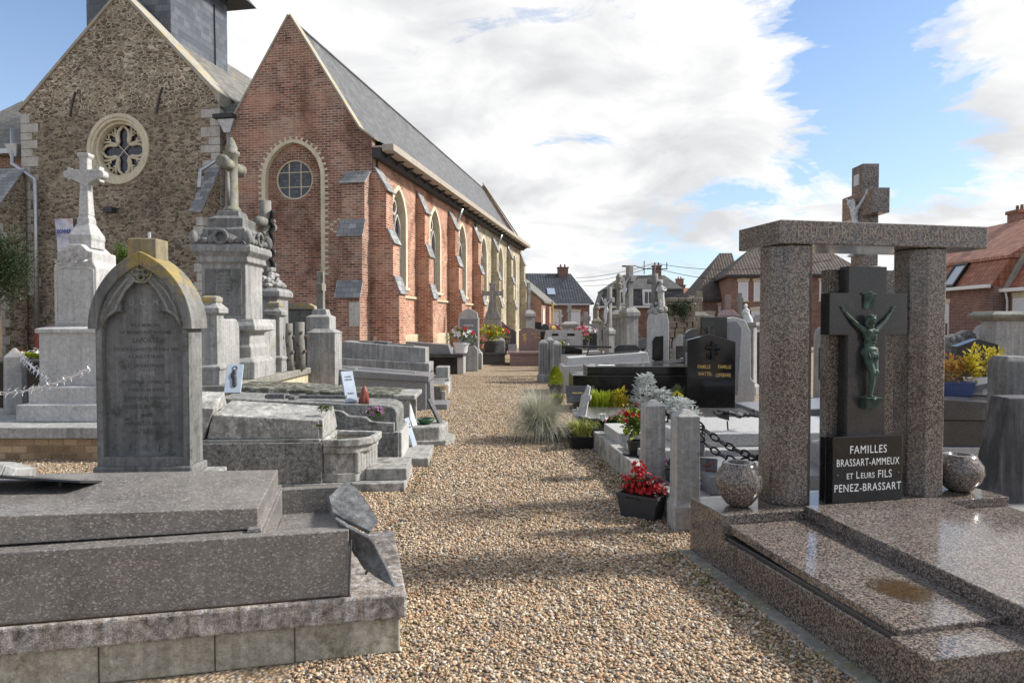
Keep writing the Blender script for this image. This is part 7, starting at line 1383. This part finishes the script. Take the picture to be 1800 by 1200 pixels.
for lb, px, d, yt, w, mat, sh in (('thin pale headstone with rounded shoulders right of the statue monument', 1177, 24, 577, 12, 'pale', 'ogee'), ('dark pointed headstone between the statue monument and the grotto', 1170, 20, 590, 16, 'blue_dark', 'gable'),
    ('wide low grey headstone before the stone grotto', 1196, 19.5, 588, 26, 'blue', 'ogee'), ('pale weathered headstone with a gabled top under the orange roof', 1243, 27, 560, 14, 'grey', 'gable'), ('grey ogee headstone left of the rough grey stele', 1258, 24, 566, 12, 'blue', 'ogee'),
    ('small white headstone at the foot of the brick house wall', 1012, 38, 577, 10, 'pale', 'round'), ('brown granite headstone left of the thin yellowish cross', 961, 42, 575, 12, 'pink_granite', 'flat'), ('tall narrow grey headstone at the far end of the gravel path', 1056, 40, 566, 9, 'blue_dark', 'gable'),
    ('black upright headstone behind the slender cross with the small white Christ', 1080, 27, 579, 14, 'black', 'flat'), ('grey rounded headstone right of the left pillar, seen between the pillars', 1443, 13, 575, 20, 'blue', 'round'), ('low mossy headstone left of the black peaked headstone', 1672, 17, 590, 18, 'oldstone', 'gable'),
    ('pale stone headstone below the white garage shutter', 1790, 19, 575, 20, 'grey', 'round')):
    hstone(lb, px, d, yt, w, mat, sh)
cmon('stone cross with rounded ends between the grotto and the low brick house', 1215, 30, 520, 556, 14, 14, .16, 'grey', R(-20), 'flared')
cmon('leaning grey cross far behind the pale gabled monument', 985, 44, 546, 575, 8, 9, .14, 'blue', R(20))
cmon('tiny dark cross beside the far gravel turn', 1061, 46, 548, 572, 8, 8, .14, 'blue_dark', 0)
cmon('weathered cross on a broad block beyond the kneeling statue', 1331, 21, 553, 580, 15, 12, .14, 'grey', 0)
def ltomb(label, px, d, w, h, mat, hs_h, rz=0.0):
    q = at(px, 600, d); t = thing('slab_tomb', label, 'tomb', (q.x, q.y, 0), rz); MB().box(-w/2,w/2,0,1.0,0,h*.6).build('base', M[mat], t, .012); MB().hexa([(-w/2-.04,-.04,h*.6),(w/2+.04,-.04,h*.6),(w/2+.04,1.04,h*.6),(-w/2-.04,1.04,h*.6)], [(-w/2-.04,-.04,h*.82),(w/2+.04,-.04,h),(w/2+.04,1.04,h),(-w/2-.04,1.04,h*.82)]).build('slab', M[mat], t, .012)
    if hs_h: MB().prism([(-.1,0),(.62,0),(.62,hs_h-.1),(.5,hs_h),(.0,hs_h),(-.1,hs_h-.1)], 1.06, 1.22).build('headstone', M['dark_granite' if mat != 'dark_granite' else 'blue'], t, .012)
    return t
ltomb('grey granite slab tomb with dark headstone behind the pale slab tomb', 1098, 18.0, 1.5, .62, 'blue_granite', 1.0)
ltomb('charcoal slab tomb between the statue monument and the black column headstone', 1185, 16.8, 1.2, .7, 'dark_granite', .0)
ltomb('pale slab tomb with grey headstone beyond the dark arched headstone', 1262, 18.6, 1.6, .75, 'light_granite', 1.1)
ltomb('pale grey slab tomb at the far bend of the gravel', 1018, 27.0, 1.6, .5, 'light_granite', .0)
ltomb('pink granite slab tomb at the far end behind the white headstone tomb', 1000, 31.0, 1.8, .6, 'pink_granite', .95)
ltomb('light slab tomb behind the granite chest at the right', 1735, 13.6, 1.8, .7, 'light_granite', .0)
ltomb('grey slab tomb between the pillars far behind the sign stone', 1440, 9.2, 1.5, .5, 'blue_granite', .0)
# statue monument
q = at(1156, 600, 18.6)
sm_ = thing('statue_monument', 'pale stone monument carrying a figure leaning on a tree trunk cross', 'monument', (q.x, q.y, 0), R(-4))
MB().prism([(-.27,0),(.27,0),(.27,1.62),(.22,1.86),(-.22,1.86),(-.27,1.62)], -.2, .2).build('die', M['pale'], sm_, .015); MB().prism([(-.17,.25),(.12,.25),(.12,1.26),(-.10,1.24),(-.17,1.12)], -.215, -.198).build('dark_niche', M['black'], sm_, .004); MB().box(-.36,.36,-.3,.3,0,.24).build('base', M['grey'], sm_, .015)
mb = MB(); rs = random.Random(6)
for i in range(34): a = rs.uniform(0,6.28); h = rs.random(); mb.ell(((.24-.12*h)*math.cos(a),(.18-.1*h)*math.sin(a),1.88+.3*h), (rs.uniform(.04,.08),)*3, 7, 5)
mb.build('rockwork', M['grey'], sm_)
MB().tube([(-.08,.06,1.9),(-.07,.06,2.3),(-.08,.06,2.6),(-.07,.05,2.95)], [.11,.10,.09,.08], 10).tube([(-.28,.06,2.74),(.14,.06,2.72)], .07, 8).build('trunk_cross', M['bark'], sm_, smooth=True)
def draped_figure(parent, loc, s, mat, name='statue_figure', kneel=False):
    b = MB()
    if not kneel:
        b.tube([(0,0,0),(.01,0,.2),(0,-.01,.42),(.01,0,.55),(0,0,.72),(0,0,.80)], [.13,.12,.105,.095,.11,.05], 12); b.ell((.0,-.02,.885), (.052,.06,.07), 10, 8); b.ell((.0,.015,.90), (.06,.055,.07), 10, 8)
        b.tube([(-.1,0,.74),(-.17,-.04,.62),(-.10,-.13,.58),(-.02,-.14,.64)], [.045,.04,.032,.022], 8); b.tube([(.1,0,.74),(.16,-.02,.64),(.08,-.13,.60),(.0,-.14,.66)], [.045,.04,.032,.022], 8); b.tube([(-.05,-.1,.02),(-.06,-.11,.3)], [.05,.04], 8)
    else:
        b.tube([(.05,.05,0),(.05,.04,.12),(.0,.0,.32),(-.02,-.01,.50),(-.03,-.02,.60)], [.20,.18,.13,.115,.05], 12); b.ell((-.05,-.05,.68), (.055,.06,.07), 10, 8); b.ell((-.03,-.0,.69), (.065,.065,.08), 10, 8); b.tube([(-.1,0,.52),(-.14,-.1,.38),(-.06,-.17,.46)], [.05,.04,.025], 8); b.tube([(.08,0,.52),(.06,-.13,.36),(-.03,-.18,.46)], [.05,.04,.025], 8); b.tube([(.0,-.1,.06),(.1,.2,.06)], [.13,.10], 10)
    o = b.build(name, mat, parent, smooth=True); o.location = loc; o.scale = (s,)*3
    r = o.modifiers.new('skin', 'REMESH'); r.mode = 'VOXEL'; r.voxel_size = .016; r.use_smooth_shade = True; sm = o.modifiers.new('smooth', 'SMOOTH'); sm.iterations = 3; return o
draped_figure(sm_, (.08,-.06,2.0), .78, M['pale'])
q = at(1312, 600, 15.3)
kn = thing('kneeling_statue', 'small white kneeling statue on a grey block beside the rough grey stele', 'statue', (q.x, q.y, 0), R(-30)); MB().stack([(.26,.26,0),(.26,.26,.2),(.2,.2,.24),(.19,.19,1.5),(.25,.25,1.55),(.25,.25,1.62)]).build('block', M['blue'], kn, .012); draped_figure(kn, (0,0,1.615), .55, M['white_stone'], kneel=True)
# rockery grotto with a shrub
q = at(1192, 600, 22.5)
gt = thing('stone_grotto', 'rough stacked stone grotto behind the statue monument', 'grotto', (q.x, q.y, 0), 0); rs = random.Random(11); mb = MB()
z = 0; row = 0
while z < 2.35:
    h = rs.uniform(.12,.2); w = .55-.16*z/2.3; x = -w-.1*rs.random()
    while x < w: l = rs.uniform(.18,.4); mb.hexa([(x,-.3-.05*rs.random(),z),(x+l-.02,-.3-.05*rs.random(),z),(x+l-.02,.3,z),(x,.3,z)], [(x+.01,-.3-.05*rs.random(),z+h-.015),(x+l-.03,-.3-.05*rs.random(),z+h-.015),(x+l-.03,.3,z+h-.015),(x+.01,.3,z+h-.015)]); x += l
    z += h
mb.build('stacked_stones', stone('grotto_stone', (.16,.13,.10), (.28,.24,.18), lichen=(.13,.13,.08), bmp=.8), gt, .02)
gs_ = thing('grotto_plant', 'dark green shrub growing on the stone grotto', 'shrub', (q.x-.05, q.y-.42, 1.75), 0); foliage(gs_, 'leaves', M['leaf_dark'], 300, (0,0,.25), (.42,.2,.32), .13, .06, 5, 9, .6)
# low planting at the foot of the church wall on the left, weeds in the gravel
rs = random.Random(21); mb = MB()
for i in range(420):
    y = rs.uniform(2.4,9)
    if i % 2: x = (1.26-.21*(y-4.68) if y < 4.7 else 1.26-.07*(y-5.4) if y > 5.4 else 1.18)-.10-abs(rs.gauss(0,.07))+(-.03 if y < 4.7 else 0)
    elif i % 8 == 0: x = rs.uniform(-.9,.9)
    else: x = (-.54-.245*(y-3.2) if y < 4.25 else -.98-.02*(y-6.4))+abs(rs.gauss(0,.05))+.02
    if x < -.5-.245*(y-3.2) and y < 4.2: continue
    for k in range(rs.randint(2,6) if i % 8 else 5): mb.blade((x+rs.gauss(0,.02), y+rs.gauss(0,.02), .005), (rs.gauss(0,.7), rs.gauss(0,.7), .8), (0,0,1), rs.uniform(.014,.04), .008)
o = mb.build('gravel_weeds', M['leaf_moss']); o['kind'] = 'stuff'
rs = random.Random(22); mb = MB()
for i in range(1500):
    x = rs.uniform(-15.5,-9); y = rs.uniform(13,17.5); mb.blade((x, y, .0), (rs.gauss(0,.6), rs.gauss(0,.6), 1), (0,0,1), rs.uniform(.1,.35), .03)
o = mb.build('grass_strip', M['leaf_moss']); o['kind'] = 'stuff'
